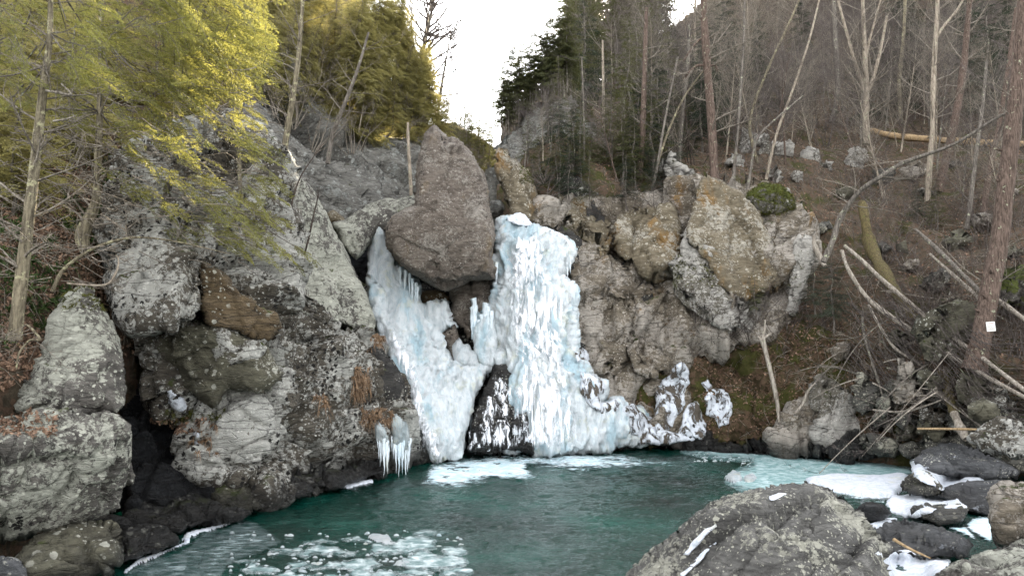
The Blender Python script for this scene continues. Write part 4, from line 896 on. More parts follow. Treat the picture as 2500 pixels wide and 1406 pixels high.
solid('ice', [(1214, 545), (1222, 534), (1250, 536), (1275, 545), (1300, 552), (1340, 566), (1372, 578), (1398, 598), (1400, 625), (1380, 655), (1374, 672), (1385, 690), (1405, 702), (1408, 725), (1404, 780), (1408, 850), (1418, 880), (1445, 915), (1475, 935), (1478, 960), (1458, 985), (1480, 985),
      (1515, 968), (1530, 990), (1560, 992), (1580, 1012), (1574, 1040), (1590, 1075), (1540, 1082), (1500, 1088), (1460, 1100), (1420, 1104), (1330, 1106), (1232, 1106), (1234, 1050), (1242, 960), (1244, 918), (1220, 892), (1200, 880), (1204, 830), (1196, 790), (1200, 750), (1206, 700), (1214, 660), (1205, 630), (1216, 600)],
      [(1214, 545, 29.2), (1330, 560, 29.8), (1400, 625, 29.4), (1205, 700, 28.4), (1405, 720, 28.9), (1408, 850, 28.2), (1215, 895, 27.6), (1225, 1105, 27.1), (1400, 1104, 27.4), (1580, 1075, 29.3), (1475, 935, 28.4), (1310, 700, 28.2), (1310, 950, 27.0)],
      T=.75, R=45, sp=3.5, mat=M['ice'], seed=301, back=1.5, rough=.10, disp=ice_disp(.38, .30, 301), parent=fall_r)
solid('snow_apron', [(1290, 552), (1345, 560), (1385, 580), (1402, 605), (1400, 630), (1378, 655), (1368, 640), (1350, 612), (1320, 585)], [(1290, 552, 29.5), (1400, 610, 29.3), (1375, 655, 28.9)], T=.35, R=16, sp=3.5, mat=M['snow'], seed=302, disp=ice_disp(.06, .10, 302), parent=fall_r)
solid('ice', [(907, 550), (922, 541), (940, 546), (944, 580), (952, 615), (975, 645), (1000, 662), (1022, 690), (1024, 742), (1030, 748), (1090, 728), (1098, 760), (1118, 800), (1080, 812), (1090, 850), (1105, 885), (1150, 890), (1205, 885), (1215, 892), (1186, 905), (1166, 950), (1150, 990), (1136, 1040), (1126, 1090), (1122, 1114),
      (1100, 1122), (1062, 1126), (1045, 1085), (1025, 1045), (1005, 1000), (996, 950), (975, 915), (945, 865), (925, 820), (912, 770), (903, 730), (899, 690), (904, 630)],
      [(925, 545, 27.8), (905, 690, 27.0), (1022, 690, 27.9), (1090, 740, 28.0), (920, 800, 26.4), (1118, 800, 27.8), (996, 950, 25.6), (1205, 890, 27.5), (1060, 1120, 25.5), (1140, 1110, 26.0), (1050, 900, 26.9), (1080, 1000, 26.0)],
      T=.55, R=30, sp=3.5, mat=M['iceb'], seed=303, back=1.2, rough=.08, disp=ice_disp(.30, .28, 303), parent=fall_l)
solid('ice_curtain', [(1152, 738), (1158, 728), (1168, 760), (1178, 768), (1182, 738), (1195, 742), (1210, 760), (1212, 890), (1180, 895), (1160, 860), (1153, 800)], [(1152, 738, 27.9), (1212, 760, 27.9), (1180, 895, 27.3)], T=.35, R=12, sp=3, mat=M['ice'], seed=304, disp=ice_disp(.25, .08, 304), parent=fall_l)
solid('ice_shelf', [(1105, 845), (1120, 825), (1128, 842), (1145, 838), (1150, 855), (1165, 862), (1172, 895), (1130, 896), (1112, 880)], [(1105, 845, 27.3), (1170, 895, 27.1), (1112, 890, 27.1)], T=.35, R=12, sp=3, mat=M['icewhite'], seed=305, disp=ice_disp(.15, .2, 305), parent=fall_l)
# running water: ribbons of droplets and threads a hand's breadth in front of the ice
def water_ribbon(outline, ctrl, parent, seed, dens=0.5, T=.75, R=45, lift=.12):
    poly = np.array(outline, float)
    o = solid('falling_water', outline, ctrl, T=T + lift, R=R, sp=4, mat=M['fallwater'], seed=seed, back=-T, rough=.05,
              disp=lambda V, V2, N: 0.7 * ice_disp(.30, .22, 301, 1.0)(V, V2, N) + .10, parent=parent)
    me = o.data
    co = np.empty(len(me.vertices) * 3, np.float32); me.vertices.foreach_get('co', co); co = co.reshape(-1, 3).astype(float)
    x = (co[:, 0] / co[:, 1]) * FPX + 1250
    cp = np.arctan2(co[:, 2] - CAM_H, co[:, 1]) - PITCH
    y = 703 - np.tan(cp) * FPX
    ins, d, _, _ = poly_info(poly, x, y)
    set_attr(me, 'dens', np.where(ins, np.clip(d / 35, 0, 1), 0) * dens - .1)
    return o
water_ribbon([(1235, 560), (1270, 552), (1330, 575), (1370, 680), (1385, 760), (1392, 860), (1415, 950), (1425, 1060), (1420, 1104), (1230, 1106), (1232, 980), (1250, 900), (1228, 840), (1220, 760), (1222, 640)],
             [(1235, 560, 29.2), (1330, 575, 29.2), (1222, 700, 28.3), (1385, 720, 28.4), (1392, 860, 27.9), (1228, 895, 27.5), (1230, 1105, 27.0), (1420, 1104, 27.2), (1310, 700, 28.1), (1310, 950, 26.9)], fall_r, 310, .34)
water_ribbon([(935, 800), (960, 800), (1000, 850), (1030, 900), (1040, 960), (1050, 1020), (1085, 1100), (1085, 1122), (1060, 1126), (1040, 1085), (1018, 1030), (1003, 985), (992, 935), (965, 885)],
             [(935, 800, 26.5), (1030, 900, 26.3), (992, 940, 25.8), (1085, 1120, 25.6), (1060, 1000, 25.8)], fall_l, 311, .8, T=.5, R=22, lift=.15)
water_ribbon([(1262, 905), (1200, 900), (1172, 960), (1152, 1010), (1140, 1060), (1136, 1106), (1262, 1108), (1272, 1000)], [(1237, 900, 27.1), (1150, 1100, 25.7), (1255, 1105, 26.2)], fall_r, 312, .38, T=.6, R=36, lift=.45)
# icicles: each one a part of its thing
def icicle_mesh(seed):
    r = np.random.RandomState(seed); t = Tubes()
    z = np.linspace(0, -1, 9)
    rad = (1 - np.linspace(0, 1, 9) ** 1.3) * (1 + .25 * r.uniform(-1, 1, 9)) * .09 + .003
    pts = np.stack([.02 * r.uniform(-1, 1, 9), .02 * r.uniform(-1, 1, 9), z], -1)
    t.add(pts, rad, 6)
    return t.mesh('icicle', M['icicle'])
M['icicle'] = ice_mat('icicle_ice', .3, .3, (.74, .80, .84), (.50, .64, .72), (3, 3, .6), .15)
icm = [icicle_mesh(s) for s in range(4)]
def icicle(px, py, Lpx, D, parent, wide=1.0):
    o = link('icicle', icm[random.randrange(4)], parent)
    o.location = P(px, py, D); L = Lpx * D / FPX
    o.scale = (L * .75 * wide + .10, L * .75 * wide + .10, L); o.rotation_euler = (random.uniform(-.05, .05), random.uniform(-.05, .05), random.uniform(0, 6))
    return o
random.seed(5)
for (x, y, L) in [(1378, 690, 38), (1384, 694, 60), (1391, 700, 44), (1398, 706, 70), (1405, 715, 90), (1408, 760, 70), (1404, 800, 50), (1372, 660, 36), (1365, 650, 30), (1392, 640, 30), (1385, 652, 28), (1442, 935, 60), (1452, 940, 48), (1436, 930, 66), (1460, 950, 40), (1410, 870, 26), (1212, 640, 60), (1208, 690, 80), (1203, 730, 70)]:
    icicle(x, y, L, 28.3 if x > 1300 else 27.6, fall_r)
for (x, y, L) in [(1157, 728, 110), (1161, 745, 90), (1153, 750, 80), (1175, 768, 80), (1168, 780, 70), (1185, 740, 120), (1191, 750, 100), (1198, 760, 90), (1000, 668, 50), (1008, 680, 60), (1016, 690, 56), (990, 660, 60), (978, 652, 50), (1180, 860, 60), (1190, 870, 50), (1172, 870, 44), (1020, 700, 44), (1125, 925, 80), (1135, 930, 90), (1145, 930, 80), (1118, 930, 60), (1155, 935, 70), (1150, 1000, 60)]:
    icicle(x, y, L, 27.3 if y > 650 and x > 1100 else (26.6 if y < 720 else 25.7), fall_l)
cl = bpy.data.objects.new('icicle_cluster', None); col.objects.link(cl); cl.location = P(960, 1080, 23.2); bpy.context.view_layer.update()
tag(cl, 'row of long icicles hanging over the waterline left of the falls', 'icicles')
def unp(o, par):
    o.parent = par; o.matrix_parent_inverse = par.matrix_world.inverted()
bpy.context.view_layer.update()
DG = bpy.context.evaluated_depsgraph_get()
def onto(px, py, lift=.02):
    d = ray(px, py); d = d / np.linalg.norm(d)
    ok, hit, nrm, idx, ob, mt_ = scene.ray_cast(DG, mathutils.Vector((0, 0, CAM_H)), mathutils.Vector(d))
    return hit[1] - lift if ok else None
def onto_ctrl(ol, lift=.02, n=26):
    o_ = np.array(ol, float); rr_ = np.random.RandomState(3); c = o_.mean(0); pts = [tuple(q * .97 + c * .03) for q in o_]
    lo, hi = o_.min(0), o_.max(0); X = rr_.uniform(lo[0], hi[0], 120); Y = rr_.uniform(lo[1], hi[1], 120); m, _, _, _ = poly_info(o_, X, Y)
    pts += list(zip(X[m][:n], Y[m][:n])); out = []
    for x, y in pts:
        d = onto(x, y, lift)
        if d: out.append((x, y, d))
    return out
for (x, y, L) in [(926, 1065, 60), (931, 1070, 72), (936, 1065, 90), (941, 1075, 90), (946, 1080, 80), (921, 1060, 40), (962, 1075, 50), (967, 1085, 74), (973, 1080, 60), (979, 1085, 50), (985, 1080, 80), (990, 1085, 56), (996, 1080, 76), (1001, 1075, 70), (956, 1070, 42), (928, 1060, 56), (934, 1072, 60), (944, 1082, 72), (950, 1086, 50), (964, 1080, 66), (976, 1084, 84), (982, 1080, 64), (988, 1086, 90), (993, 1080, 58), (999, 1088, 44)]:
    o = icicle(x, y - 6, L, (onto(x, y - 6, .12) or 22.5), None, .6); unp(o, cl)
for sd_, ol in ((1, [(918, 1040), (924, 1028), (938, 1048), (950, 1080), (948, 1096), (934, 1090), (921, 1080)]), (2, [(955, 1030), (965, 1010), (978, 1020), (990, 1030), (1000, 1060), (1004, 1100), (990, 1105), (970, 1098), (958, 1080)])):
    o = solid('ice_sheet', ol, [(q[0], q[1], q[2]) for q in onto_ctrl(ol, .05)], T=.12, R=8, sp=3.5, mat=M['icicle2'] if 'icicle2' in M else M['icicle'], seed=330 + sd_, disp=ice_disp(.12, .04, 330), parent=None); unp(o, cl)
# ice crusts on the right bank and on the left cliff
def crust(name, label, outline, D, mat='crust', T=.10, R=6, cat='ice crust', seed=1, group='ice crusts on the rocks', lump=.12, sp=3.5, rough=.12):
    o = solid(name, outline, onto_ctrl(outline), T=T, R=R, sp=sp, mat=M[mat], seed=seed, back=.3, rough=rough, disp=ice_disp(.10, lump, seed))
    return tag(o, label, cat, group)
crust('ice_crust', 'tall white ice crust over a pointed rock, first one right of the falls', [(1602, 1010), (1600, 960), (1615, 930), (1640, 915), (1650, 890), (1662, 884), (1682, 905), (1684, 935), (1670, 960), (1672, 990), (1655, 1010), (1640, 1040), (1618, 1060), (1602, 1055)], [(1602, 1010, 29.0), (1684, 930, 29.2), (1618, 1060, 28.6)], seed=341)
crust('ice_crust', 'white ice crust running down between the two taller ones to the water', [(1655, 1060), (1668, 1010), (1685, 985), (1700, 978), (1712, 1010), (1722, 1060), (1715, 1072), (1690, 1066), (1665, 1070)], 28.6, seed=342)
crust('ice_crust', 'ragged white ice crust on the earth bank farthest from the falls', [(1718, 975), (1724, 950), (1712, 935), (1728, 926), (1740, 945), (1765, 950), (1782, 975), (1786, 1005), (1778, 1035), (1755, 1045), (1742, 1020), (1722, 1010)], 28.5, seed=343)
crust('ice_crust', 'low lumpy white ice reaching from the right fall along the water', [(1520, 1000), (1545, 985), (1560, 1005), (1590, 1020), (1620, 1050), (1670, 1060), (1700, 1070), (1600, 1080), (1560, 1080), (1540, 1050)], [(1520, 1000, 29.0), (1700, 1070, 28.9), (1560, 1080, 28.8)], seed=344, lump=.22)
crust('ice_crust', 'knobbly white ice lumps climbing the rock right of the fall', [(1415, 905), (1440, 915), (1470, 930), (1480, 950), (1462, 965), (1468, 985), (1500, 975), (1512, 985), (1505, 1005), (1470, 1010), (1440, 990), (1420, 960)], 28.0, seed=345, lump=.25)
crust('ice_crust', 'small ice cap on the ledge beside the middle of the right fall', [(1405, 858), (1425, 850), (1442, 862), (1438, 880), (1412, 882)], 28.6, seed=346)
crust('ice_crust', 'thin blue-white ice smear slanting in the left recess', [(408, 955), (418, 950), (440, 968), (458, 1000), (455, 1008), (430, 1000), (412, 978)], 16.0, 'crust', .03, 5, seed=347, lump=.02)
crust('ice_crust', 'little white ice drip below the slanting smear on the left', [(472, 1055), (486, 1048), (490, 1070), (484, 1092), (476, 1080)], 16.1, 'crust', .03, 4, seed=348, lump=.02)
crust('ice_crust', 'frozen runnel at the very top of the right fall', [(1238, 528), (1262, 520), (1282, 520), (1290, 535), (1300, 548), (1270, 550), (1240, 540)], 29.7, 'snow', .2, 8, seed=349)
# ------------------------------------------------------------------ sheets lying on the pool
def flat(name, outline, z=0.02, mat=None, seed=1, sp=6, amp=0.0, rimpx=30, thick=0.03, rough=0.045, freq=2.0, smax=9):
    poly = rough_poly(outline, seed, rough)
    x0, y0 = poly.min(0) - sp; x1, y1 = poly.max(0) + sp
    sy = sp * .5
    gx = np.arange(x0, x1 + sp, sp); gy = np.arange(y0, y1 + sy, sy); nx, ny = len(gx), len(gy)
    X, Y = np.meshgrid(gx, gy); X = X.ravel(); Y = Y.ravel()
    ins, d, ex, ey = poly_info(poly, X, Y)
    idx = np.arange(nx * ny).reshape(ny, nx)
    q = np.stack([idx[:-1, :-1], idx[1:, :-1], idx[1:, 1:], idx[:-1, 1:]], -1).reshape(-1, 4)
    q = q[ins[q].sum(1) >= 2]
    X = np.where(ins, X, ex); Y = np.where(ins, Y, ey); d = np.where(ins, d, 0)
    used = np.unique(q); rm = -np.ones(nx * ny, int); rm[used] = np.arange(len(used)); X = X[used]; Y = Y[used]; d = d[used]; q = rm[q]
    V = P(X, Y, WD(Y, z))
    t = np.clip(d / max(rimpx * .35, 1), 0, 1)
    h = thick * np.sqrt(t * (2 - t))
    if amp: h = h + amp * np.clip(fbm(V * freq, 5, .6, seed) + .35, 0, 2) * t
    V[:, 2] = z + h - np.where(d <= 0, thick * .8, 0)
    me = make_mesh(name, V, q, mat)
    set_attr(me, 'dens', np.clip(d / rimpx, 0, 1))
    return link(name, me)
tag(flat('foam', [(1215, 1120), (1260, 1100), (1340, 1098), (1430, 1098), (1520, 1104), (1620, 1118), (1720, 1135), (1640, 1152), (1520, 1156), (1420, 1168), (1330, 1156), (1250, 1150)], .024, M['foam'], 403, 6, 0.10, 36, .004), kind='stuff')
tag(flat('foam', [(1030, 1150), (1050, 1125), (1130, 1108), (1230, 1100), (1330, 1102), (1430, 1098), (1500, 1100), (1600, 1118), (1680, 1128), (1640, 1142), (1540, 1140), (1440, 1150), (1360, 1148), (1300, 1140), (1330, 1165), (1290, 1185), (1200, 1182), (1110, 1205), (1020, 1190)], .022, M['foam'], 401, 6, 0.10, 30, .004), kind='stuff')
tag(flat('ice_slush', [(1655, 1098), (1700, 1085), (1790, 1090), (1900, 1096), (2040, 1100), (2140, 1112), (2230, 1135), (2240, 1160), (2200, 1185), (2120, 1200), (2060, 1208), (1990, 1215), (1920, 1210), (1850, 1212), (1800, 1200), (1765, 1178), (1780, 1150), (1830, 1130), (1780, 1128), (1720, 1120), (1660, 1108)], .024, M['slush'], 402, 6, .02, 26, .01), kind='stuff')
SNOWCAPS = []
def floe(label, ol, **kw):
    kw.setdefault('mat', M['snow']); kw.setdefault('thick', .05); kw.setdefault('z', .02)
    o = flat('ice_floe', ol, **kw); return tag(o, label, kw.get('cat', 'ice floe'), 'ice sheets and floes on the pool')
floe('broad snowy ice shelf left of the small round boulder', [(1962, 1172), (2000, 1165), (2060, 1160), (2130, 1162), (2190, 1158), (2225, 1165), (2212, 1190), (2185, 1212), (2150, 1215), (2100, 1212), (2060, 1206), (2010, 1195), (1975, 1185)], seed=411, thick=.12, amp=.06, rimpx=24)
SNOWCAPS.append(('snow drift curving under the large grey boulder', [(2220, 1125), (2232, 1120), (2255, 1145), (2320, 1160), (2395, 1165), (2400, 1172), (2350, 1184), (2300, 1195), (2265, 1180), (2232, 1160)], 412))
SNOWCAPS.append(('snow cap on the undercut dark boulder', [(2162, 1232), (2180, 1212), (2230, 1204), (2290, 1210), (2340, 1222), (2362, 1236), (2300, 1240), (2250, 1252), (2210, 1262), (2175, 1250)], 413))
SNOWCAPS.append(('snow patch between the foreground boulder and the corner boulder', [(2140, 1350), (2200, 1348), (2260, 1362), (2320, 1368), (2300, 1400), (2270, 1430), (2150, 1440)], 414))
floe('small snow strip behind the flat grey boulder', [(2118, 1282), (2150, 1270), (2200, 1268), (2175, 1282), (2135, 1294)], seed=415, thick=.06, amp=.04, rimpx=12)
floe('white rotten ice blob at the left tip of the turquoise slush', [(1765, 1168), (1790, 1152), (1810, 1160), (1815, 1175), (1790, 1182)], seed=416, thick=.09, amp=.12, rimpx=14, mat=M['icewhite'])
floe('small second ice blob just right of the left tip blob', [(1812, 1168), (1835, 1160), (1850, 1168), (1840, 1178), (1820, 1180)], seed=417, thick=.07, amp=.08, rimpx=12, mat=M['icewhite'])
floe('long narrow ice raft by the far waterline', [(1760, 1098), (1800, 1092), (1850, 1098), (1845, 1104), (1790, 1106)], seed=418, thick=.05, rimpx=10)
floe('snowy ice strip under the left cliff base', [(820, 1188), (850, 1180), (885, 1174), (912, 1172), (910, 1180), (880, 1186), (845, 1194)], seed=419, thick=.06, rimpx=8, amp=.03)
floe('clear dark pane of thin ice at the lower left, the largest sheet', [(470, 1406), (500, 1330), (540, 1290), (590, 1262), (630, 1275), (665, 1300), (698, 1325), (640, 1350), (560, 1380), (530, 1430), (460, 1430)], seed=420, mat=M['thinice'], thick=.01, z=.022, rimpx=60, rough=.02)
floe('thin clear ice sheet along the shore in the lower left', [(300, 1406), (340, 1372), (420, 1350), (460, 1330), (510, 1290), (552, 1284), (512, 1335), (482, 1400), (476, 1430), (290, 1430)], seed=421, mat=M['thinice'], thick=.008, z=.020, rimpx=60, rough=.03)
floe('white rim of ice tracing the lower left shore', [(300, 1395), (340, 1362), (400, 1345), (452, 1322), (442, 1318), (455, 1300), (520, 1284), (590, 1262), (594, 1266), (520, 1292), (466, 1308), (462, 1326), (400, 1352), (345, 1372), (305, 1402)], seed=422, thick=.03, rimpx=5, rough=.03)
fl = [((870, 1380), 70, 22), ((800, 1350), 90, 16), ((930, 1312), 34, 14), ((1010, 1330), 80, 22), ((1060, 1375), 85, 30), ((940, 1345), 60, 18), ((760, 1385), 80, 16), ((700, 1345), 60, 12), ((985, 1372), 22, 11), ((640, 1390), 60, 14), ((1060, 1300), 60, 10), ((905, 1405), 80, 14), ((1000, 1402), 70, 14), ((720, 1410), 70, 12), ((865, 1318), 48, 9), ((1110, 1345), 40, 16), ((780, 1322), 46, 8), ((600, 1370), 40, 8), ((820, 1408), 50, 10), ((1110, 1398), 50, 14)]
WHERE = ['the biggest grey slush floe among the lower middle floes', 'long low floe left of the biggest one', 'white-topped floe at the back of the lower floes', 'grey floe with a bright rim right of the back floe', 'rounded right-hand floe of slush nearest the dark water', 'ragged floe in the centre of the pack',
         'smooth streaky floe left of the pack', 'faint floe where the pack meets the clear pane', 'small round white ice disc between the larger floes', 'low floe at the lower left end of the pack', 'thin grey floe floating at the upper right of the pack', 'floe cut by the bottom edge below the biggest one',
         'bottom-edge floe below the small white disc', 'bottom-edge floe at the left of the pack', 'narrow slush sliver above the biggest floe', 'small floe at the right tip of the pack', 'faint slush sliver at the upper left of the pack', 'tiny floe frozen onto the clear pane', 'broken floe at the bottom edge left of the middle', 'bottom right floe of the pack']
for k, (((cx, cy), rx, ry), lb) in enumerate(zip(fl, WHERE)):
    r = np.random.RandomState(500 + k); n = 12
    a = np.linspace(0, 2 * pi, n + 1)[:-1]; rr = r.uniform(.65, 1.15, n)
    disc = k in (2, 8)
    o = flat('ice_floe', np.stack([cx + rx * np.cos(a) * rr, cy + ry * np.sin(a) * rr], -1), .026 + .004 * (k % 3), M['icewhite'] if disc else M['floe'], 500 + k, 5, .02, 14, .015, .20)
    tag(o, lb, 'ice floe', 'ice sheets and floes on the pool')
r = np.random.RandomState(9)
small = Tubes(); VV = []; FF = []; n0 = 0
for k in range(900):      # crumbs of slush between the floes
    if k < 170: cx = r.uniform(560, 1130); cy = r.uniform(1296, 1412)
    elif k < 600: cx = r.uniform(1690, 2160); cy = r.uniform(1092, 1128)
    else: cx = r.uniform(1800, 2200); cy = r.uniform(1110, 1190)
    D = WD(cy); rad = r.uniform(.012, .055) * (1 if k < 170 else .9); a = np.linspace(0, 2 * pi, 8)[:-1]
    c = P(cx, cy, D); rr = r.uniform(.6, 1.2, 7) * rad
    ring = np.stack([c[0] + rr * 1.5 * np.cos(a), c[1] + rr * np.sin(a), np.full(7, .004)], -1)
    top = np.stack([c[0] + rr * .9 * np.cos(a), c[1] + rr * .6 * np.sin(a), np.full(7, .02 + rad * .35)], -1)
    VV += [ring, top, [[c[0], c[1], .03 + rad * .4]]]
    for i in range(7):
        j = (i + 1) % 7
        FF.append((n0 + i, n0 + j, n0 + 7 + j, n0 + 7 + i)); FF.append((n0 + 7 + i, n0 + 7 + j, n0 + 14, n0 + 14))
    n0 += 15
VV = np.concatenate(VV); FF = np.array(FF); tri = FF[:, 2] == FF[:, 3]
tag(link('ice_crumbs', make_mesh('ice_crumbs', VV, [FF[~tri], FF[tri][:, :3]], M['icewhite'])), kind='stuff')
# stream between the right boulders
for k, (lb, ol) in enumerate([('streaky rapid flowing past the flat ledge boulder', [(2370, 1260), (2420, 1255), (2440, 1300), (2420, 1330), (2380, 1310), (2350, 1285)]), ('small rapid behind the foreground boulder', [(2060, 1200), (2120, 1215), (2170, 1222), (2160, 1235), (2100, 1228), (2060, 1215)]), ('white water slipping between the flat boulder and the undercut boulder', [(2240, 1262), (2300, 1282), (2360, 1280), (2400, 1330), (2350, 1310), (2290, 1290), (2230, 1275)])]):
    o = flat('foam', ol, .024, M['foam'], 450 + k, 6, .03, 14, .004); tag(o, kind='stuff')

for k, (lb, ol) in enumerate([('long white frost streak down the left flank of the foreground boulder, the outer one', [(1668, 1352), (1690, 1320), (1720, 1290), (1748, 1275), (1750, 1285), (1722, 1310), (1700, 1335), (1680, 1356)]), ('long white frost streak down the left flank of the foreground boulder, the inner one', [(1658, 1400), (1690, 1370), (1720, 1340), (1748, 1318), (1750, 1326), (1722, 1352), (1690, 1388), (1668, 1410)]), ('small white snow patch on the crest of the foreground boulder', [(1875, 1212), (1900, 1203), (1925, 1202), (1905, 1214), (1880, 1222)])]):
    o = solid('frost_streak', ol, onto_ctrl(ol, .01), T=.04, R=5, sp=3, mat=M['snow'], seed=700 + k, back=.10, rough=.08, disp=lambda V, V2, N: .01 * fbm(V * 8, 3))
    tag(o, lb, 'frost', 'frost on the foreground boulder')

bpy.context.view_layer.update(); DG = bpy.context.evaluated_depsgraph_get()
for lb, ol, sd_ in SNOWCAPS:
    o = solid('snow_patch', ol, onto_ctrl(ol, .0, 40), T=.12, R=9, sp=3.5, mat=M['snow'], seed=sd_, back=.25, rough=.10, disp=lambda V, V2, N: .05 * fbm(V * 2.2, 4) + .02)
    tag(o, lb, 'snow', 'snow lying on the right shore')
# ------------------------------------------------------------------ vegetation makers
def unit(v): v = np.asarray(v, float); return v / (np.linalg.norm(v) + 1e-9)
def perp(d, rng):
    v = rng.normal(size=3); v -= v.dot(d) * d; return unit(v)
MINR = [.004]
def limb(T, rng, p, d, L, r, level, kmax, out, curve=.25, up=.15, n=6, k=None, tipf=.25):
    """one tapering limb and, by recursion, its side limbs"""
    pts = [np.array(p, float)]; dd = unit(d); dirs = [dd]
    w = perp(dd, rng)
    for i in range(n):
        dd = unit(dd + w * curve * rng.uniform(-.3, 1) / n * 2 + np.array([0, 0, up / n]) + rng.normal(size=3) * curve / n)
        pts.append(pts[-1] + dd * L / n); dirs.append(dd)
    rad = r * (1 - (1 - tipf) * np.linspace(0, 1, n + 1))
    T[level].add(pts, rad, k or (5 if level == 0 else 3))
    if level >= kmax: return
    nb = out[level]
    for j in range(nb):
        t = rng.uniform(.18, .98) if level else rng.uniform(.30, .99)
        i = min(int(t * n), n - 1); f = t * n - i
        q = pts[i] * (1 - f) + pts[i + 1] * f
        bd = unit(dirs[i] * rng.uniform(.5, 1.1) + perp(dirs[i], rng) * rng.uniform(.5, 1.0) + np.array([0, 0, .12]))
        limb(T, rng, q, bd, L * rng.uniform(.25, .5) * (1.15 - .5 * t if level == 0 else 1), max(r * (.42 if level else .34) * (1 - .5 * t), MINR[0]), level + 1, kmax, out, curve * 1.3, up, 4 if level else 5)
def bare_proto(seed, H=10, r=.10, out=(26, 7, 4), lean=.05, mtr='bark_grey', mtw='twig', fork=False):
    rng = np.random.RandomState(seed); T = {0: Tubes(), 1: Tubes(), 2: Tubes(), 3: Tubes()}
    limb(T, rng, (0, 0, -.6), (rng.uniform(-lean, lean), rng.uniform(-lean, lean), 1), H, r, 0, 3, out, .12, .05, 9, 6, .15)
    tr = Tubes(); tr.V = T[0].V; tr.F = T[0].F
    cr = Tubes(); off = 0
    for l in (1, 2, 3):
        if not T[l].V: continue
        v = np.concatenate(T[l].V); cr.V.append(v); cr.F.append(np.concatenate(T[l].F) + off); off += len(v)
    return tr.mesh('trunk', M[mtr]), cr.mesh('crown', M[mtw])
def bush_proto(seed, H=2.0, stems=8, r=.022, mt='twig', spread=.9, out=(5, 3)):
    rng = np.random.RandomState(seed); T = {0: Tubes(), 1: Tubes(), 2: Tubes(), 3: Tubes()}
    for i in range(stems):
        a = rng.uniform(0, 2 * pi); s = rng.uniform(.1, spread)
        limb(T, rng, (.15 * cos(a), .15 * sin(a), -.2), (s * cos(a), s * sin(a), 1), H * rng.uniform(.6, 1.1), r * rng.uniform(.6, 1.2), 0, 2, out, .5, -.1, 6, 3, .2)
    cr = Tubes(); off = 0
    for l in (0, 1, 2):
        if not T[l].V: continue
        v = np.concatenate(T[l].V); cr.V.append(v); cr.F.append(np.concatenate(T[l].F) + off); off += len(v)
    return cr.mesh('stems', M[mt])
def spray_template(seed, nsec=12, nter=5, wid=.026, droop=.25, width=.34):
    """flat feathery hemlock spray of unit length along +x: returns needle quads and twig lines"""
    rng = np.random.RandomState(seed); Q = []; L = []
    ax = lambda t: np.array([t, .03 * sin(5 * t + seed), -droop * t * t])
    L.append([ax(t) for t in np.linspace(0, 1, 6)])
    for i in range(nsec):
        for s in (-1, 1):
            t = (i + rng.uniform(.2, .8)) / nsec * .97 + .02
            p0 = ax(t); ln = width * (1 - t) ** .7 * rng.uniform(.6, 1.1) * min(1, .35 + t * 3.5) + .06
            ang = radians(rng.uniform(38, 62)) * s
            d = np.array([cos(ang), sin(ang), -.18 + rng.uniform(-.15, .1)])
            p1 = p0 + d * ln; L.append([p0, p1])
            m = max(2, int(nter * ln / width + 1))
            for j in range(m + 1):
                u = (j + .5) / (m + 1); q = p0 + d * ln * u
                for s2 in (-1, 1):
                    a2 = ang + s2 * radians(rng.uniform(25, 55))
                    tl = rng.uniform(.05, .10) * (1.1 - .4 * u)
                    dd = np.array([cos(a2), sin(a2), rng.uniform(-.45, .15)]); sd2 = unit(np.cross(dd, [rng.uniform(-.7, .7), rng.uniform(-.7, .7), 1])) * wid * .5
                    Q.append([q - sd2 * .5, q + dd * tl * .55 - sd2, q + dd * tl, q + dd * tl * .55 + sd2])
            Q.append([p1, p1 + d * .03 + np.array([0, 0, wid * .5]), p1 + d * .07, p1 + d * .03 - np.array([0, 0, wid * .5])])
    return np.array(Q), L
SPR = [spray_template(s) for s in range(4)]
SPRL = [spray_template(10 + s, 8, 4, .038) for s in range(4)]      # coarser, for trees farther off
def frame(d, roll=0.0, upv=(0, 0, 1)):
    x = unit(d); z = np.array(upv, float); z = unit(z - z.dot(x) * x); y = np.cross(z, x)
    c, s = cos(roll), sin(roll)
    return np.stack([x, c * y + s * z, -s * y + c * z], 0)
class Foliage:
    def __init__(s): s.Q = []; s.T = Tubes()
    def spray(s, p, d, L, roll=0.0, tmpl=SPR, rng=None, r=.006, lines=True, k=0):
        q, ln = tmpl[k % len(tmpl)]
        Fm = frame(d, roll) * L
        s.Q.append(q @ Fm + p)
        if lines:
            for i, l in enumerate(ln):
                if i == 0: s.T.add(np.array(l) @ Fm + p, np.linspace(r, r * .3, len(l)), 3)
                elif i % 2: s.T.add(np.array(l) @ Fm + p, np.array([r * .4, r * .2]), 3)
    def mesh(s, name, mneedle, mtwig):
        Q = np.concatenate(s.Q).reshape(-1, 3); nq = len(Q) // 4
        F1 = np.arange(nq * 4).reshape(-1, 4)
        if s.T.V:
            V2 = np.concatenate(s.T.V); F2 = np.concatenate(s.T.F) + len(Q)
            return make_mesh(name, np.concatenate([Q, V2]), np.concatenate([F1, F2]), [mneedle, mtwig], False, np.concatenate([np.zeros(nq), np.ones(len(F2))]))
        return make_mesh(name, Q, F1, [mneedle, mtwig], False)
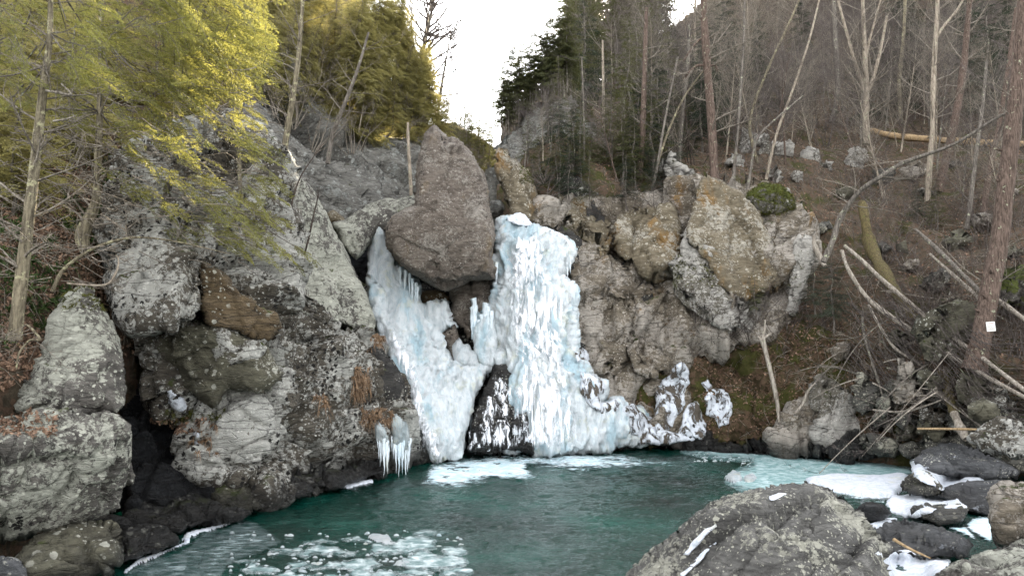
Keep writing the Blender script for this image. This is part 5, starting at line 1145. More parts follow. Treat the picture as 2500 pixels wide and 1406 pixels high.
def conifer_proto(seed, H=8, W=2.0, n=90, mneedle='needle_far', taper=1.0, base=.15, tmpl=SPRL, thin=1.0, mtr='bark_grey', droop=-.25):
    rng = np.random.RandomState(seed); f = Foliage(); T = Tubes()
    z = np.linspace(-.6, H, 9); T.add(np.stack([.08 * rng.normal(size=9) * (z > 0), .08 * rng.normal(size=9) * (z > 0), z], -1), np.linspace(.012 * H, .01, 9), 6)
    for i in range(n):
        t = base + (1 - base) * (i + rng.uniform()) / n
        a = rng.uniform(0, 2 * pi); Lb = W * (1 - t) ** (.8 * taper) * rng.uniform(.5, 1.1) + .25
        p = np.array([0, 0, t * H]); d = np.array([cos(a), sin(a), droop + rng.uniform(-.2, .35) + .4 * t])
        f.T.add([p, p + unit(d) * Lb * .5], [.018, .01], 3)
        m = 1 if Lb < .9 else (2 if Lb < 1.8 else 3)
        for j in range(m):
            st = p + unit(d) * Lb * (j / m) * .9
            a2 = a + rng.uniform(-.5, .5) * (j > 0 or m > 1)
            d2 = np.array([cos(a2), sin(a2), d[2] - .1])
            f.spray(st, d2, Lb * rng.uniform(.55, .8) if m > 1 else Lb, rng.uniform(-.4, .4), tmpl, k=rng.randint(4), lines=False)
    return T.mesh('trunk', M[mtr]), f.mesh('crown', M[mneedle], M['twig'])
BANDS_R = [(1330, 'right beside the bright gap'), (1440, 'left of the low sun'), (1520, 'just under the low sun'), (1640, 'right of the low sun'), (1790, 'around the straight reddish trunk'), (1980, 'above the ochre slab'), (2190, 'around the pale forked tree'), (2350, 'around the spotted birch'), (2470, 'left of the massive pine'), (9999, 'at the right edge')]
BANDS_L = [(150, 'at the far left'), (350, 'above the first leaning trunk'), (560, 'left of the overhanging boughs'), (720, 'by the yellowish birch'), (860, 'above the diagonal slab'), (980, 'left of the split boulder'), (1120, 'by the left rim of the gap'), (9999, 'in the notch')]
def spot_label(label, loc):
    x = loc[0] / loc[1] * FPX + 1250; y = 703 - math.tan(math.atan2(loc[2] - CAM_H, loc[1]) - PITCH) * FPX
    b = [t for m, t in (BANDS_R if x > 1220 else BANDS_L) if x < m][0]
    v = 'highest, ' if y < 60 else 'high up, ' if y < 200 else 'mid-height, ' if y < 380 else 'low down, '
    w = (label.split()[:16 - len((v + b).split())])
    while w and w[-1].strip(',') in ('the', 'of', 'in', 'on', 'a', 'to', 'and', 'over', 'among', 'with', 'many', 'left', 'steep', 'grey', 'along', 'right', 'upper', 'dense', 'inside', 'thick', 'growing', 'catching', 'behind', 'above', 'here', 'high', 'far', 'row', 'standing', 'ledges', 'leaf', 'small'): w = w[:-1]
    return ' '.join(w).strip(',') + ', ' + v + b
def put_tree(name, meshes, loc, rz=0, s=1.0, label=None, cat='tree', group=None, tilt=(0, 0), names=('trunk', 'crown')):
    if name in ('hemlock_tree', 'bare_tree', 'skyline_tree', 'bare_sapling') and loc[0] > 0:      # nothing stands right before the low sun
        sx_ = loc[0] / loc[1] * FPX + 1250; sv = s if not isinstance(s, tuple) else s[2]
        ty_ = 703 - math.tan(math.atan2(loc[2] + sv * 8.5 - CAM_H, loc[1]) - PITCH) * FPX
        if ty_ < 75 and abs(sx_ - SUN_PX[0]) < 6 + sv * (.8 if name == 'hemlock_tree' else .35) / loc[1] * FPX: return None
    e = bpy.data.objects.new(name, None); col.objects.link(e)
    e.location = loc; e.rotation_euler = (tilt[0], tilt[1], rz); e.scale = (s, s, s) if not isinstance(s, tuple) else s
    e.empty_display_size = .3
    if group and label: label = spot_label(label, loc)
    tag(e, label, cat, group)
    for n_, me in zip(names, meshes):
        o = bpy.data.objects.new(n_, me); o.parent = e; col.objects.link(o)
    return e
# surfaces to scatter on
def surf(o):
    me = o.data; co = np.empty(len(me.vertices) * 3, np.float32); me.vertices.foreach_get('co', co); co = co.reshape(-1, 3).astype(float)
    n = len(me.polygons); li = np.empty(len(me.loops), np.int32); me.loops.foreach_get('vertex_index', li)
    ls_ = np.empty(n, np.int32); me.polygons.foreach_get('loop_start', ls_); lt = np.empty(n, np.int32); me.polygons.foreach_get('loop_total', lt)
    m = lt == 4; a = li[ls_[m][:, None] + np.arange(4)]
    c = co[a].mean(1); x = c[:, 0] / c[:, 1] * FPX + 1250; y = 703 - np.tan(np.arctan2(c[:, 2] - CAM_H, c[:, 1]) - PITCH) * FPX
    nr = np.cross(co[a[:, 2]] - co[a[:, 0]], co[a[:, 3]] - co[a[:, 1]]); ar = np.sqrt((nr ** 2).sum(1)); nr = nr / (ar[:, None] + 1e-9)
    nr = nr * np.where((nr * (np.array([0, 0, CAM_H]) - c)).sum(1) < 0, -1, 1)[:, None]
    return dict(co=co, a=a, c=c, x=x, y=y, n=nr, ar=ar)
def scat(S, n, mask, rng, nearer=1.5):
    w = S['ar'] * mask / (S['c'][:, 1] ** nearer); w = w / w.sum()
    i = rng.choice(len(w), n, p=w)
    u = rng.uniform(size=(n, 1)); v = rng.uniform(size=(n, 1)); q = S['co'][S['a'][i]]
    p = (q[:, 0] * (1 - u) + q[:, 1] * u) * (1 - v) + (q[:, 3] * (1 - u) + q[:, 2] * u) * v
    return p, S['n'][i]
def leaves(name, pn, size, rng, mat, flat_=.5):
    p, n = pn; N = len(p)
    d = rng.normal(size=(N, 3)); nn = n * flat_ + rng.normal(size=(N, 3)) * .45; nn /= np.linalg.norm(nn, axis=1)[:, None]
    d -= (d * nn).sum(1)[:, None] * nn; d /= np.linalg.norm(d, axis=1)[:, None]; e = np.cross(nn, d)
    s = size * rng.uniform(.5, 1.3, (N, 1)); c = p + n * .03
    V = np.stack([c - d * s, c - e * s * .55 + nn * s * .2, c + d * s, c + e * s * .55 + nn * s * .15], 1).reshape(-1, 3)
    o = link(name, make_mesh(name, V, np.arange(4 * N).reshape(-1, 4), mat, False)); return tag(o, kind='stuff')
def sticks(name, pn, lmin, lmax, r, rng, mat, slope=.3, kind='stuff'):
    p, n = pn; T = Tubes()
    for q, m in zip(p, n):
        d = rng.normal(size=3); d -= d.dot(m) * m; d = unit(d + m * rng.uniform(-.05, slope)); L = rng.uniform(lmin, lmax); w = perp(d, rng) * L * .08
        T.add([q + m * .02 - d * L / 2, q + m * .03 + w, q + m * .02 + d * L / 2], [r, r * .8, r * .4], 3)
    return tag(link(name, T.mesh(name, mat)), kind=kind)
def tufts(name, pn, size, rng, mat, blades=9, droop=.6, upv=(0, 0, 1), spread=.8):
    p, n = pn; Q = []
    for q, m in zip(p, n):
        for b in range(blades):
            d = unit(m * .5 + np.array(upv) * .4 + rng.normal(size=3) * spread * .6); L = size * rng.uniform(.5, 1.2)
            s = unit(np.cross(d, rng.normal(size=3))) * size * .045
            m1 = q + d * L * .5; e = q + d * L + np.array([0, 0, -droop * L])
            Q += [[q - s, q + s, m1 + s, m1 - s], [m1 - s, m1 + s, e + s * .2, e - s * .2]]
    Q = np.array(Q).reshape(-1, 3)
    return link(name, make_mesh(name, Q, np.arange(len(Q)).reshape(-1, 4), mat, False))
def inbox(S, x0, x1, y0, y1): return ((S['x'] > x0) & (S['x'] < x1) & (S['y'] > y0) & (S['y'] < y1)).astype(float)
def pline(pts, D=None):
    """photograph polyline with (px,py,D[,rpx]) -> points and radii"""
    out = []; rad = []
    for q in pts:
        d = q[2]; out.append(P(q[0], q[1], d)); rad.append(q[3] * d / FPX)
    return np.array(out), np.array(rad)
def smooth_line(pts, rad, m=4):
    t = np.arange(len(pts)); tt = np.linspace(0, len(pts) - 1, (len(pts) - 1) * m + 1)
    P3 = []
    for x in tt:
        i = min(int(x), len(pts) - 2); f = x - i
        p0 = pts[max(i - 1, 0)]; p1 = pts[i]; p2 = pts[i + 1]; p3 = pts[min(i + 2, len(pts) - 1)]
        P3.append(.5 * ((2 * p1) + (-p0 + p2) * f + (2 * p0 - 5 * p1 + 4 * p2 - p3) * f * f + (-p0 + 3 * p1 - 3 * p2 + p3) * f ** 3))
    return np.array(P3), np.interp(tt, t, rad)
def traced_tree(name, label, pts, mat, cat='tree', group=None, nb=0, bL=(1, 2), bdir=None, mt='twig_pale', seed=1, k=8, out=(0, 5, 4), forks=(), lump=.10, up=.15, t0=.2, brr=.3, kind=None, stub=0):
    rng = np.random.RandomState(seed)
    p, r = pline(pts); p, r = smooth_line(p, r)
    r = r * (1 + lump * rng.uniform(-1, 1, len(r)))
    e = bpy.data.objects.new(name, None); col.objects.link(e); e.location = p[0]; tag(e, label, cat, group)
    org = p[0]
    T = Tubes(); T.add(p - org, r, k)
    C = {1: Tubes(), 2: Tubes(), 3: Tubes()}
    for f in forks:
        q, rr = pline(f); q, rr = smooth_line(q, rr); T.add(q - org, rr, 5)
        for i in range(nb // 2):
            j = rng.randint(len(q) // 4, len(q) - 1); dd = unit(q[j] - q[j - 1])
            limb(C, rng, q[j] - org, unit(dd + perp(dd, rng) * .8), rng.uniform(*bL) * .7, rr[j] * .5, 1, 3, out, .35, up, 5)
    for i in range(nb):
        j = rng.randint(int(len(p) * t0), len(p) - 1); dd = unit(p[j] - p[j - 1])
        bd = unit(dd * .5 + perp(dd, rng)) if bdir is None else unit(np.array(bdir) + rng.normal(size=3) * .5)
        limb(C, rng, p[j] - org, bd, rng.uniform(*bL), max(r[j] * brr, .006), 1, 3, out, .35, up, 5)
    for i in range(stub):
        j = rng.randint(int(len(p) * .1), len(p) - 1); dd = unit(p[j] - p[j - 1]); b = perp(dd, rng); b[1] *= .3; b = unit(b)
        T.add([p[j] - org, p[j] - org + b * (r[j] + .05), p[j] - org + b * (r[j] + rng.uniform(.08, .3)) + [0, 0, .04]], [r[j] * .25, r[j] * .18, .008], 5)
    me = T.mesh('trunk', M[mat]); o = link('trunk' if cat in ('tree',) else 'stem', me, e)
    cr = Tubes(); off = 0
    for l in (1, 2, 3):
        if C[l].V:
            v = np.concatenate(C[l].V); cr.V.append(v); cr.F.append(np.concatenate(C[l].F) + off); off += len(v)
    if cr.V: tag(link('crown' if cat == 'tree' else 'twigs', cr.mesh('crown', M[mt]), e), kind='stuff')
    return e
# ------------------------------------------------------------------ trees of the right slope
rng = np.random.RandomState(77)
bare = [bare_proto(600 + i, H=rng.uniform(9, 12), r=rng.uniform(.06, .12), out=(38, 9, 4), lean=.12, mtr=['bark_grey', 'bark_pale', 'bark_grey', 'bark_red', 'bark_grey', 'bark_pale'][i], mtw=['twig', 'twig_pale', 'twig', 'twig', 'twig', 'twig_pale'][i]) for i in range(6)]
bush_pale = [bush_proto(650 + i, 2.4, 10, .022, 'twig_pale', out=(6, 4)) for i in range(2)]
bushes = [bush_proto(640 + i, 2.2, 9, .016, ['twig', 'twig_dark', 'twig'][i]) for i in range(3)]
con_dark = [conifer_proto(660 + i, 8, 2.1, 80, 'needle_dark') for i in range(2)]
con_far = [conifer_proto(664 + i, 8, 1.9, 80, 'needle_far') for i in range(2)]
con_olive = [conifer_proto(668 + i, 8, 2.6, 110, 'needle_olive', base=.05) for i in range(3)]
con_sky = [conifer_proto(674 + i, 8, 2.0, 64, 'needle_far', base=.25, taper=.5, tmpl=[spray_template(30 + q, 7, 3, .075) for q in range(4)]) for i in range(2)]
def slope_pt(D_, px, py, sink=.3):
    p = P(px, py, float(D_(px, py))); p[2] -= sink; return p
def inpoly(poly, n, rng):
    poly = np.array(poly, float); res = []
    lo = poly.min(0); hi = poly.max(0)
    while len(res) < n:
        q = rng.uniform(lo, hi, (n * 3, 2)); m, _, _, _ = poly_info(poly, q[:, 0], q[:, 1]); res += list(q[m])
    return np.array(res[:n])
# bare wood up the slope
for i, (x, y) in enumerate(inpoly([(1450, 230), (1560, 150), (1720, 40), (1850, -60), (2050, -250), (2700, -250), (2700, 300), (2300, 330), (1900, 330), (1600, 360)], 280, rng)):
    m = bare[rng.randint(6)]; lp = slope_pt(RD, x, y)
    put_tree('bare_tree', m, lp, rng.uniform(0, 6.3), rng.uniform(.6, 1.2) * max(.8, lp[1] / 80), 'thin leafless tree among many in the dense grey wood covering the upper right slope', group='leafless trees of the upper right wood', tilt=(rng.uniform(-.12, .12), rng.uniform(-.12, .12)))
for i, (x, y) in enumerate(inpoly([(1450, 380), (1700, 330), (2000, 340), (2500, 340), (2700, 600), (2300, 560), (1900, 430), (1700, 440), (1550, 480)], 34, rng)):
    m = bare[rng.randint(6)]
    put_tree('bare_sapling', m, slope_pt(RD, x, y), rng.uniform(0, 6.3), rng.uniform(.35, .75), 'slender leafless sapling on the ledges and litter halfway up the right slope', group='saplings halfway up the right slope', tilt=(rng.uniform(-.2, .2), rng.uniform(-.2, .2)))
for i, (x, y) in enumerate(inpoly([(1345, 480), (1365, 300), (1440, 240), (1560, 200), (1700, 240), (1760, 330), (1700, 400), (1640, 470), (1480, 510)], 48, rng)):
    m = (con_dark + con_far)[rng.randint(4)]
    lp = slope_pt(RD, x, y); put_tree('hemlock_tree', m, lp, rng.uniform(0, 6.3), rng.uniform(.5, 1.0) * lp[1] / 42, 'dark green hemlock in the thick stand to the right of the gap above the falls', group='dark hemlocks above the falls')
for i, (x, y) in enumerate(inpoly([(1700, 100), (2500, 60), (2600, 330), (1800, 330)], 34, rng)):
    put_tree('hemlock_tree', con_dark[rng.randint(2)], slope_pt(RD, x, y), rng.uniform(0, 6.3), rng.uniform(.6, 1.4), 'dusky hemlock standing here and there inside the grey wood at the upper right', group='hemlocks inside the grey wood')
sky_line = [(1228, 300, 1.0), (1240, 285, 1.1), (1252, 272, 1.0), (1266, 258, 1.15), (1280, 246, 1.0), (1294, 236, 1.1), (1308, 228, 1.0), (1322, 220, 1.05), (1338, 212, 1.1), (1352, 206, 1.2), (1368, 202, 1.25), (1384, 204, 1.4), (1400, 204, 1.5), (1416, 204, 1.7), (1432, 200, 2.0), (1450, 205, 2.1), (1425, 215, 2.2), (1405, 215, 1.9), (1490, 200, 1.9), (1506, 190, 2.0), (1530, 170, 1.8), (1550, 150, 1.8), (1575, 130, 1.8), (1600, 110, 1.7)]
rsk = np.random.RandomState(4)
sky_line = sky_line + [(x + rsk.uniform(-8, 8), y + 14 + rsk.uniform(0, 22), s * rsk.uniform(.6, 1.0)) for (x, y, s) in sky_line] + [(x + rsk.uniform(-8, 8), y + rsk.uniform(10, 40), s * rsk.uniform(.7, 1.05)) for (x, y, s) in sky_line if x > 1390]
for i, (x, y, s) in enumerate([q for q in sky_line if not 1452 < q[0] < 1500]):
    p = P(x, y + 6, 44.0 if x < 1400 else float(RD(x, y)) - 3.0); s2 = s * .52 * p[1] / 50
    put_tree('skyline_tree', con_sky[i % 2], p, i * 1.3, (s2, s2, s2 * 1.15), 'small dark tree in the row along the skyline right of the bright gap', group='trees along the right skyline')
for i, (x, y) in enumerate(inpoly([(1240, 340), (1300, 250), (1400, 220), (1420, 300), (1350, 400), (1260, 400)], 10, rng)):
    put_tree('bare_sapling', bare[rng.randint(6)], slope_pt(lambda a, b: RD(a, b) - 4.0, x, y), rng.uniform(0, 6), rng.uniform(.2, .35), 'scrubby leafless sapling growing on the grey crag beside the gap', group='saplings on the grey crag')
PX_ = [1222, 1260, 1300, 1340, 1380, 1400, 1430, 1480, 1530, 1600]; PY_ = [190, 170, 150, 128, 95, 45, 5, -40, -60, -80]
for i, x in enumerate(np.arange(1224, 1560, 5.0)):
    top = np.interp(x, PX_, PY_) + rsk.uniform(-14, 34); yb = float(np.interp(x, [1224, 1262, 1300, 1340, 1390, 1450, 1560], [330, 290, 262, 245, 240, 235, 170])) + rsk.uniform(0, 14)
    Dk = (46.5 + rsk.uniform(-1, 1)) if x < 1400 else float(RD(x, yb)) - 2; hgt = (yb - top) * Dk / FPX / .93
    if i % 2: put_tree('skyline_tree', bare[rsk.randint(6)], P(x, yb, Dk), i * 1.1, hgt / 10.8, 'leafless skyline tree of fine twigs', group='bare trees along the right skyline')
    else: put_tree('skyline_tree', con_sky[i // 2 % 2], P(x, yb, Dk), i * 1.1, (hgt / 10, hgt / 10, hgt / 8.6), 'slender dark evergreen in the row along the right skyline', group='trees along the right skyline')
for i, x in enumerate(np.arange(1345, 1452, 5.5)):
    top = np.interp(x, [1345, 1370, 1400, 1450], [118, 92, 40, -40]) + rsk.uniform(-12, 16); Dk = 140 + rsk.uniform(-8, 8); hgt = (225 - top) * Dk / FPX / math.cos(.35); sc_ = hgt / 8.6
    put_tree('skyline_tree', con_sky[i % 2], P(x, 225, Dk), i * 1.1, (sc_ * .9, sc_ * .9, sc_), 'tall airy evergreen on the far ridge between the gap and the low sun', group='trees along the right skyline')
# brush
for i, (x, y) in enumerate(inpoly([(1450, 260), (1700, 80), (1850, -20), (2600, -50), (2700, 360), (1900, 380), (1600, 420)], 120, rng)):
    lp = slope_pt(RD, x, y, .1); put_tree('bare_bush', [bushes[rng.randint(3)]], lp, rng.uniform(0, 6.3), rng.uniform(1.0, 2.4), 'leafless grey bush in the understory of the upper right wood', 'bush', 'bushes in the upper right wood', names=('stems',))
for i, (x, y) in enumerate(inpoly([(1400, 500), (1600, 400), (2000, 420), (2500, 420), (2600, 900), (2250, 880), (2000, 640), (1950, 480), (1700, 420)], 90, rng)):
    put_tree('bare_bush', [bushes[rng.randint(3)]], slope_pt(RD, x, y, .1), rng.uniform(0, 6.3), rng.uniform(.5, 1.2), 'leafless twiggy bush scattered over the leaf litter of the right slope', 'bush', 'bushes over the right slope', names=('stems',))
for i, (x, y, s) in enumerate([(1700, 800, .9), (1740, 830, .9), (1790, 810, 1.0), (1840, 800, 1.1), (1880, 830, .9), (1690, 860, .7), (1930, 800, .9), (1600, 500, .8), (1540, 510, .8), (1650, 520, .7), (1480, 520, .7), (1760, 450, .6), (1990, 830, .9), (2050, 880, .9), (1715, 790, 1.1), (1765, 850, 1.0), (1815, 840, 1.0), (1860, 780, 1.1), (1905, 850, .9), (1960, 860, .9), (1290, 470, .7), (1320, 440, .8), (1270, 430, .6), (1345, 470, .8), (2020, 800, 1.0), (2090, 840, 1.0), (2150, 900, .9)]):
    p = P(x, y, 28.8 if y > 700 else 31.0 if x < 1700 else 31)
    put_tree('bare_bush', [bushes[i % 3]], p, i * 2.1, s, 'tangled leafless bush hanging over the ledges of the right cliff and the mossy bank', 'bush', 'bushes hanging on the right cliff', names=('stems',), tilt=(-.5, (-1) ** i * .5))
# traced trees of the right side
traced_tree('pine_tree', 'massive red-brown trunk at the right edge with a small white notice nailed low on it', [(2378, 905, 21.3, 29), (2388, 860, 21.3, 25), (2397, 820, 21.3, 23), (2418, 700, 21.3, 22), (2440, 590, 21.3, 21), (2452, 480, 21.3, 20), (2470, 330, 21.3, 19), (2488, 160, 21.3, 18), (2502, 0, 21.3, 17), (2510, -160, 21.3, 16)], 'bark_red', nb=14, bL=(.8, 2.2), seed=3, k=14, lump=.04, stub=10, mt='twig_pale', t0=.35, brr=.10, out=(0, 5, 4))
traced_tree('bare_tree', 'pale forked tree standing on the brow of the upper right slope', [(2116, 352, 45, 9), (2113, 290, 45, 8), (2114, 235, 45, 8), (2112, 150, 45, 6), (2108, 60, 45, 5), (2104, -60, 45, 4)], 'bark_pale', nb=14, bL=(2, 4.5), seed=4, forks=[[(2114, 235, 45, 6), (2095, 180, 45, 5), (2072, 100, 45, 4), (2045, 0, 45, 3)], [(2114, 232, 45, 6), (2132, 190, 45, 5), (2150, 120, 45, 4), (2165, 40, 45, 3)], [(2112, 150, 45, 4), (2125, 90, 45, 3), (2150, 0, 45, 2)]], up=.4)
traced_tree('birch_tree', 'slim spotted birch rising behind the small white stones on the right slope', [(2264, 496, 37, 7), (2268, 420, 37, 7), (2276, 320, 37, 6), (2278, 200, 37, 6), (2286, 60, 37, 5), (2292, -60, 37, 4)], 'bark_pale', nb=14, bL=(1.5, 3.5), seed=5, forks=[[(2282, 100, 37, 4), (2300, 70, 37, 4), (2340, 20, 37, 3), (2370, -40, 37, 2)]], up=.5, t0=.45)
traced_tree('pine_tree', 'straight reddish trunk with a twisted dead limb, left part of the right slope', [(1746, 465, 34, 13), (1742, 400, 34, 11), (1737, 300, 34, 11), (1729, 200, 34, 10), (1722, 100, 34, 10), (1718, 30, 34, 8), (1716, -60, 34, 7)], 'bark_red', nb=14, bL=(1, 3), seed=6, forks=[[(1727, 160, 34, 4), (1700, 162, 34, 4), (1680, 180, 34, 3), (1668, 194, 34, 2)], [(1728, 165, 34, 4), (1745, 160, 34, 3), (1752, 175, 34, 2)], [(1722, 90, 34, 3), (1700, 105, 34, 3), (1668, 150, 34, 2)]], stub=6, up=.2)
thin = [((1476, 372), (1474, 300), (1473, 230), (1472, 160), (1471, 100), 'thin straight birch just under the sun', 4.5), ((1585, 495), (1602, 420), (1622, 300), (1640, 210), (1655, 140), 'leaning pale sapling, left one of the crossing pair', 4),
        ((1590, 470), (1612, 380), (1640, 300), (1675, 230), (1720, 170), 'leaning sapling crossing behind the pale one', 3.5), ((1822, 478), (1832, 420), (1842, 360), (1862, 320), (1960, 235), 'arched grey sapling bending far to the right from the mossy shoulder', 4),
        ((1870, 440), (1895, 330), (1935, 220), (1975, 100), (2000, 0), 'tall leaning thin tree right of the cream slab', 4), ((1790, 440), (1800, 330), (1808, 220), (1815, 100), (1818, 0), 'thin upright grey tree behind the cream slab', 4.5), ((1850, 400), (1830, 300), (1870, 180), (1925, 60), (1960, -20), 'slim forked tree leaning right in front of the wood', 4),
        ((2400, 520), (2415, 420), (2440, 300), (2462, 160), (2480, 20), 'medium grey trunk just left of the massive pine', 8), ((2290, 470), (2330, 300), (2350, 180), (2362, 60), (2370, -40), 'dull red-brown trunk between the birch and the massive pine', 11), ((2360, 560), (2372, 470), (2385, 360), (2400, 250), (2408, 150), 'slim grey tree rising behind the arching branch', 6),
        ((1560, 430), (1568, 330), (1572, 230), (1575, 120), (1578, 20), 'thick brown trunk among the dark hemlocks', 9), ((1425, 395), (1426, 320), (1424, 250), (1422, 190), (1420, 140), 'thin bare stem at the left rim of the dark hemlocks', 3), ((1700, 300), (1690, 240), (1700, 150), (1695, 60), (1700, -30), 'crooked grey trunk left of the reddish trunk', 5),
        ((2030, 300), (2045, 220), (2040, 100), (2035, 0), (2030, -80), 'dim straight trunk left of the pale forked tree', 7), ((2200, 300), (2195, 200), (2205, 100), (2210, 0), (2215, -80), 'dim trunk right of the pale forked tree', 6), ((1655, 420), (1662, 330), (1670, 240), (1680, 150), (1682, 60), 'faint brown trunk between the crossing saplings and the reddish trunk', 6)]
for k, (a, b, c, d, e_, lb, r0) in enumerate(thin):
    D0 = min(float(RD(*a)) - .6, 60); pts = [(q[0], q[1], D0 + j * .15, r0 * (1 - .12 * j)) for j, q in enumerate((a, b, c, d, e_))]
    traced_tree('bare_tree', lb, pts, ['bark_pale', 'bark_grey', 'bark_lichen', 'bark_grey'][k % 4] if r0 < 8 else 'bark_red', nb=10, bL=(1, 2.8), seed=20 + k, up=.4, mt=['twig_pale', 'twig'][k % 2], k=6, group='traced slender trees of the right slope')
# leaning, fallen and broken wood
def pole(label, pts, mat='dead_white', nb=4, bL=(.4, 1.2), name='fallen_pole', cat='fallen pole', **kw):
    kw.setdefault('k', 6); return traced_tree(name, label, pts, mat, cat=cat, nb=nb, bL=bL, group='fallen and leaning wood of the right shore', lump=kw.pop('lump', .2), mt=kw.pop('mt', 'twig_pale'), **kw)
pole('long grey trunk arching from the right slope up to the right edge', [(2010, 640, 25, 8), (2034, 585, 25, 8), (2052, 530, 25, 7.5), (2098, 468, 24.5, 6.5), (2150, 432, 24, 5.5), (2205, 398, 24, 5), (2330, 352, 23, 4), (2430, 290, 22.5, 3.5), (2520, 250, 22, 3)], 'bark_grey', nb=22, bL=(.8, 2.6), seed=41, name='leaning_tree', cat='leaning tree', up=.0, bdir=(.5, 0, -.3))
pole('mossy log sliding down to the shore with a broken pale foot', [(2104, 495, 31, 9), (2112, 540, 30.5, 12), (2125, 600, 30, 15), (2165, 680, 28, 15), (2215, 750, 26, 15), (2262, 820, 24.5, 14), (2298, 900, 23, 13), (2320, 980, 22, 12), (2332, 1012, 21.6, 11)], 'mossbark', nb=3, seed=42, k=12, name='mossy_log', cat='log')
pole('freshly broken pale end of the log resting on the shore stones', [(2328, 1005, 21.2, 10), (2340, 1035, 21.0, 11), (2358, 1072, 20.6, 9)], 'dead_white', nb=0, seed=43, k=9, name='broken_log', cat='log', lump=.25)
pole('white fallen pole, the upper one of the long pair crossing the right shore', [(2062, 600, 27, 4), (2100, 632, 26.5, 5), (2150, 680, 26, 5.5), (2215, 735, 25, 6), (2300, 805, 23, 6), (2400, 875, 21, 5.5), (2530, 975, 19, 5)], seed=44, nb=7)
pole('white fallen pole, the lower one of the long pair crossing the right shore', [(2055, 612, 26.5, 4), (2072, 660, 26, 5), (2120, 730, 25.5, 6), (2200, 790, 24.5, 6.5), (2300, 855, 22.5, 6), (2420, 925, 20.5, 6), (2530, 985, 18.5, 5)], seed=45, nb=9, bdir=(.6, -.1, -.5))
pole('short pale pole bent towards the leaning slab', [(2120, 745, 25, 3), (2150, 800, 24.5, 3.5), (2185, 850, 24, 3.5), (2240, 885, 23.5, 3.5), (2280, 920, 23, 3), (2318, 975, 22.5, 2.5)], seed=46, nb=7, bdir=(.4, 0, -.7))
pole('bleached broken stick leaning on the mossy bank', [(1903, 1032, 26.6, 4), (1896, 975, 26.8, 5), (1883, 915, 27, 5.5), (1870, 862, 27.2, 5.5), (1861, 828, 27.3, 7.5)], seed=47, nb=0, name='broken_stick', cat='broken stick', forks=[[(1860, 832, 27.3, 6), (1866, 806, 27.3, 3), (1868, 780, 27.3, 1.5)], [(1862, 828, 27.3, 5), (1876, 818, 27.2, 3), (1884, 814, 27.2, 1.5)], [(1858, 830, 27.3, 5), (1850, 820, 27.3, 2)]], k=9, lump=.05)
pole('fallen log with pale wood high on the brow of the slope', [(2122, 318, 47, 6), (2180, 332, 47, 8), (2260, 340, 46, 8), (2340, 345, 45, 9), (2440, 352, 44, 9), (2540, 352, 43, 9)], 'dead_fresh', seed=48, nb=5, name='fallen_log', cat='log')
pole('thin fallen pole, first of the two lying parallel left of the massive pine', [(2235, 560, 27, 4), (2300, 620, 25.5, 5), (2360, 680, 24, 5), (2410, 730, 23, 5)], 'bark_grey', seed=49, nb=2)
pole('thin fallen pole, second of the two lying parallel left of the massive pine', [(2270, 620, 26, 3), (2320, 665, 25, 4), (2370, 710, 24, 4.5), (2405, 745, 23, 4)], seed=50, nb=1)
pole('white pole end poking out right of the massive pine', [(2400, 700, 22.5, 4), (2440, 735, 21.8, 6), (2530, 800, 20, 6)], seed=51, nb=1)
pole('long straight pale pole lying level over the shore stones', [(2240, 1046, 21.5, 2.5), (2340, 1047, 20.5, 3), (2430, 1050, 19.5, 3), (2530, 1056, 18.5, 3)], 'dead_fresh', seed=52, nb=0, lump=.05)
pole('tan splintered stick on the flat grey boulder', [(2182, 1316, 12.9, 4), (2220, 1338, 12.6, 3.5), (2272, 1362, 12.4, 1.5)], 'dead_fresh', seed=53, nb=0)
pole('curved bleached stub beside the arching trunk', [(1987, 576, 29, 3), (1988, 598, 29, 6), (2000, 625, 29, 7), (2014, 650, 28.8, 6)], seed=54, nb=0)
pole('fine pole drooping from the slope to the water line beneath the branches', [(2105, 760, 25.5, 3), (2110, 820, 25, 3.5), (2128, 880, 24.6, 3.5), (2150, 950, 24.2, 3), (2160, 985, 24, 2)], 'bark_grey', seed=55, nb=6, bdir=(.2, 0, -1))
pole('bleached branch standing against the spotted rocks', [(1940, 1010, 26, 3), (1960, 985, 26, 4), (1972, 955, 26, 3), (1990, 935, 26, 2)], seed=56, nb=1)
pole('grey limb propped in the shore rubble under the leaning slab', [(2130, 1000, 23.5, 2.5), (2200, 1005, 23, 3), (2260, 990, 22.5, 2.5), (2300, 975, 22, 2)], seed=57, nb=5)
rb_ = np.random.RandomState(12)
WT = ['draped over the spotted rocks', 'beside the leaning slab', 'across the rubble stones', 'under the lower white pole', 'over the mossy log', 'below the massive pine', 'by the broken log end', 'above the frosted boulder']
for i in range(40):
    x = rb_.uniform(2050, 2420); y = rb_.uniform(690, 1000); D = float(RD(x, y)) - rb_.uniform(.8, 2.2); L = rb_.uniform(80, 230); a = rb_.uniform(-.1, 1.3); sg = 1 if rb_.uniform() < .75 else -1
    r0 = rb_.uniform(1.2, 2.6); c = rb_.uniform(-18, 26)
    e = traced_tree('fallen_branch', 'thin bare fallen branch ' + WT[int((x - 2050) / 370 * 7.9)], [(x, y, D, r0), (x + sg * L * .35, y + L * .3 * a + c, D - .2, r0 * .8), (x + sg * L * .7, y + L * .65 * a + c, D - .3, r0 * .6), (x + sg * L, y + L * a, D - .2, r0 * .3)], ['bark_grey', 'dead_white', 'bark_grey'][i % 3], cat='branch', group='thin branches fallen on the right shore', nb=7, bL=(.3, 1.1), seed=900 + i, k=5, up=-.1, mt=['twig', 'twig_pale'][i % 2], lump=.15)
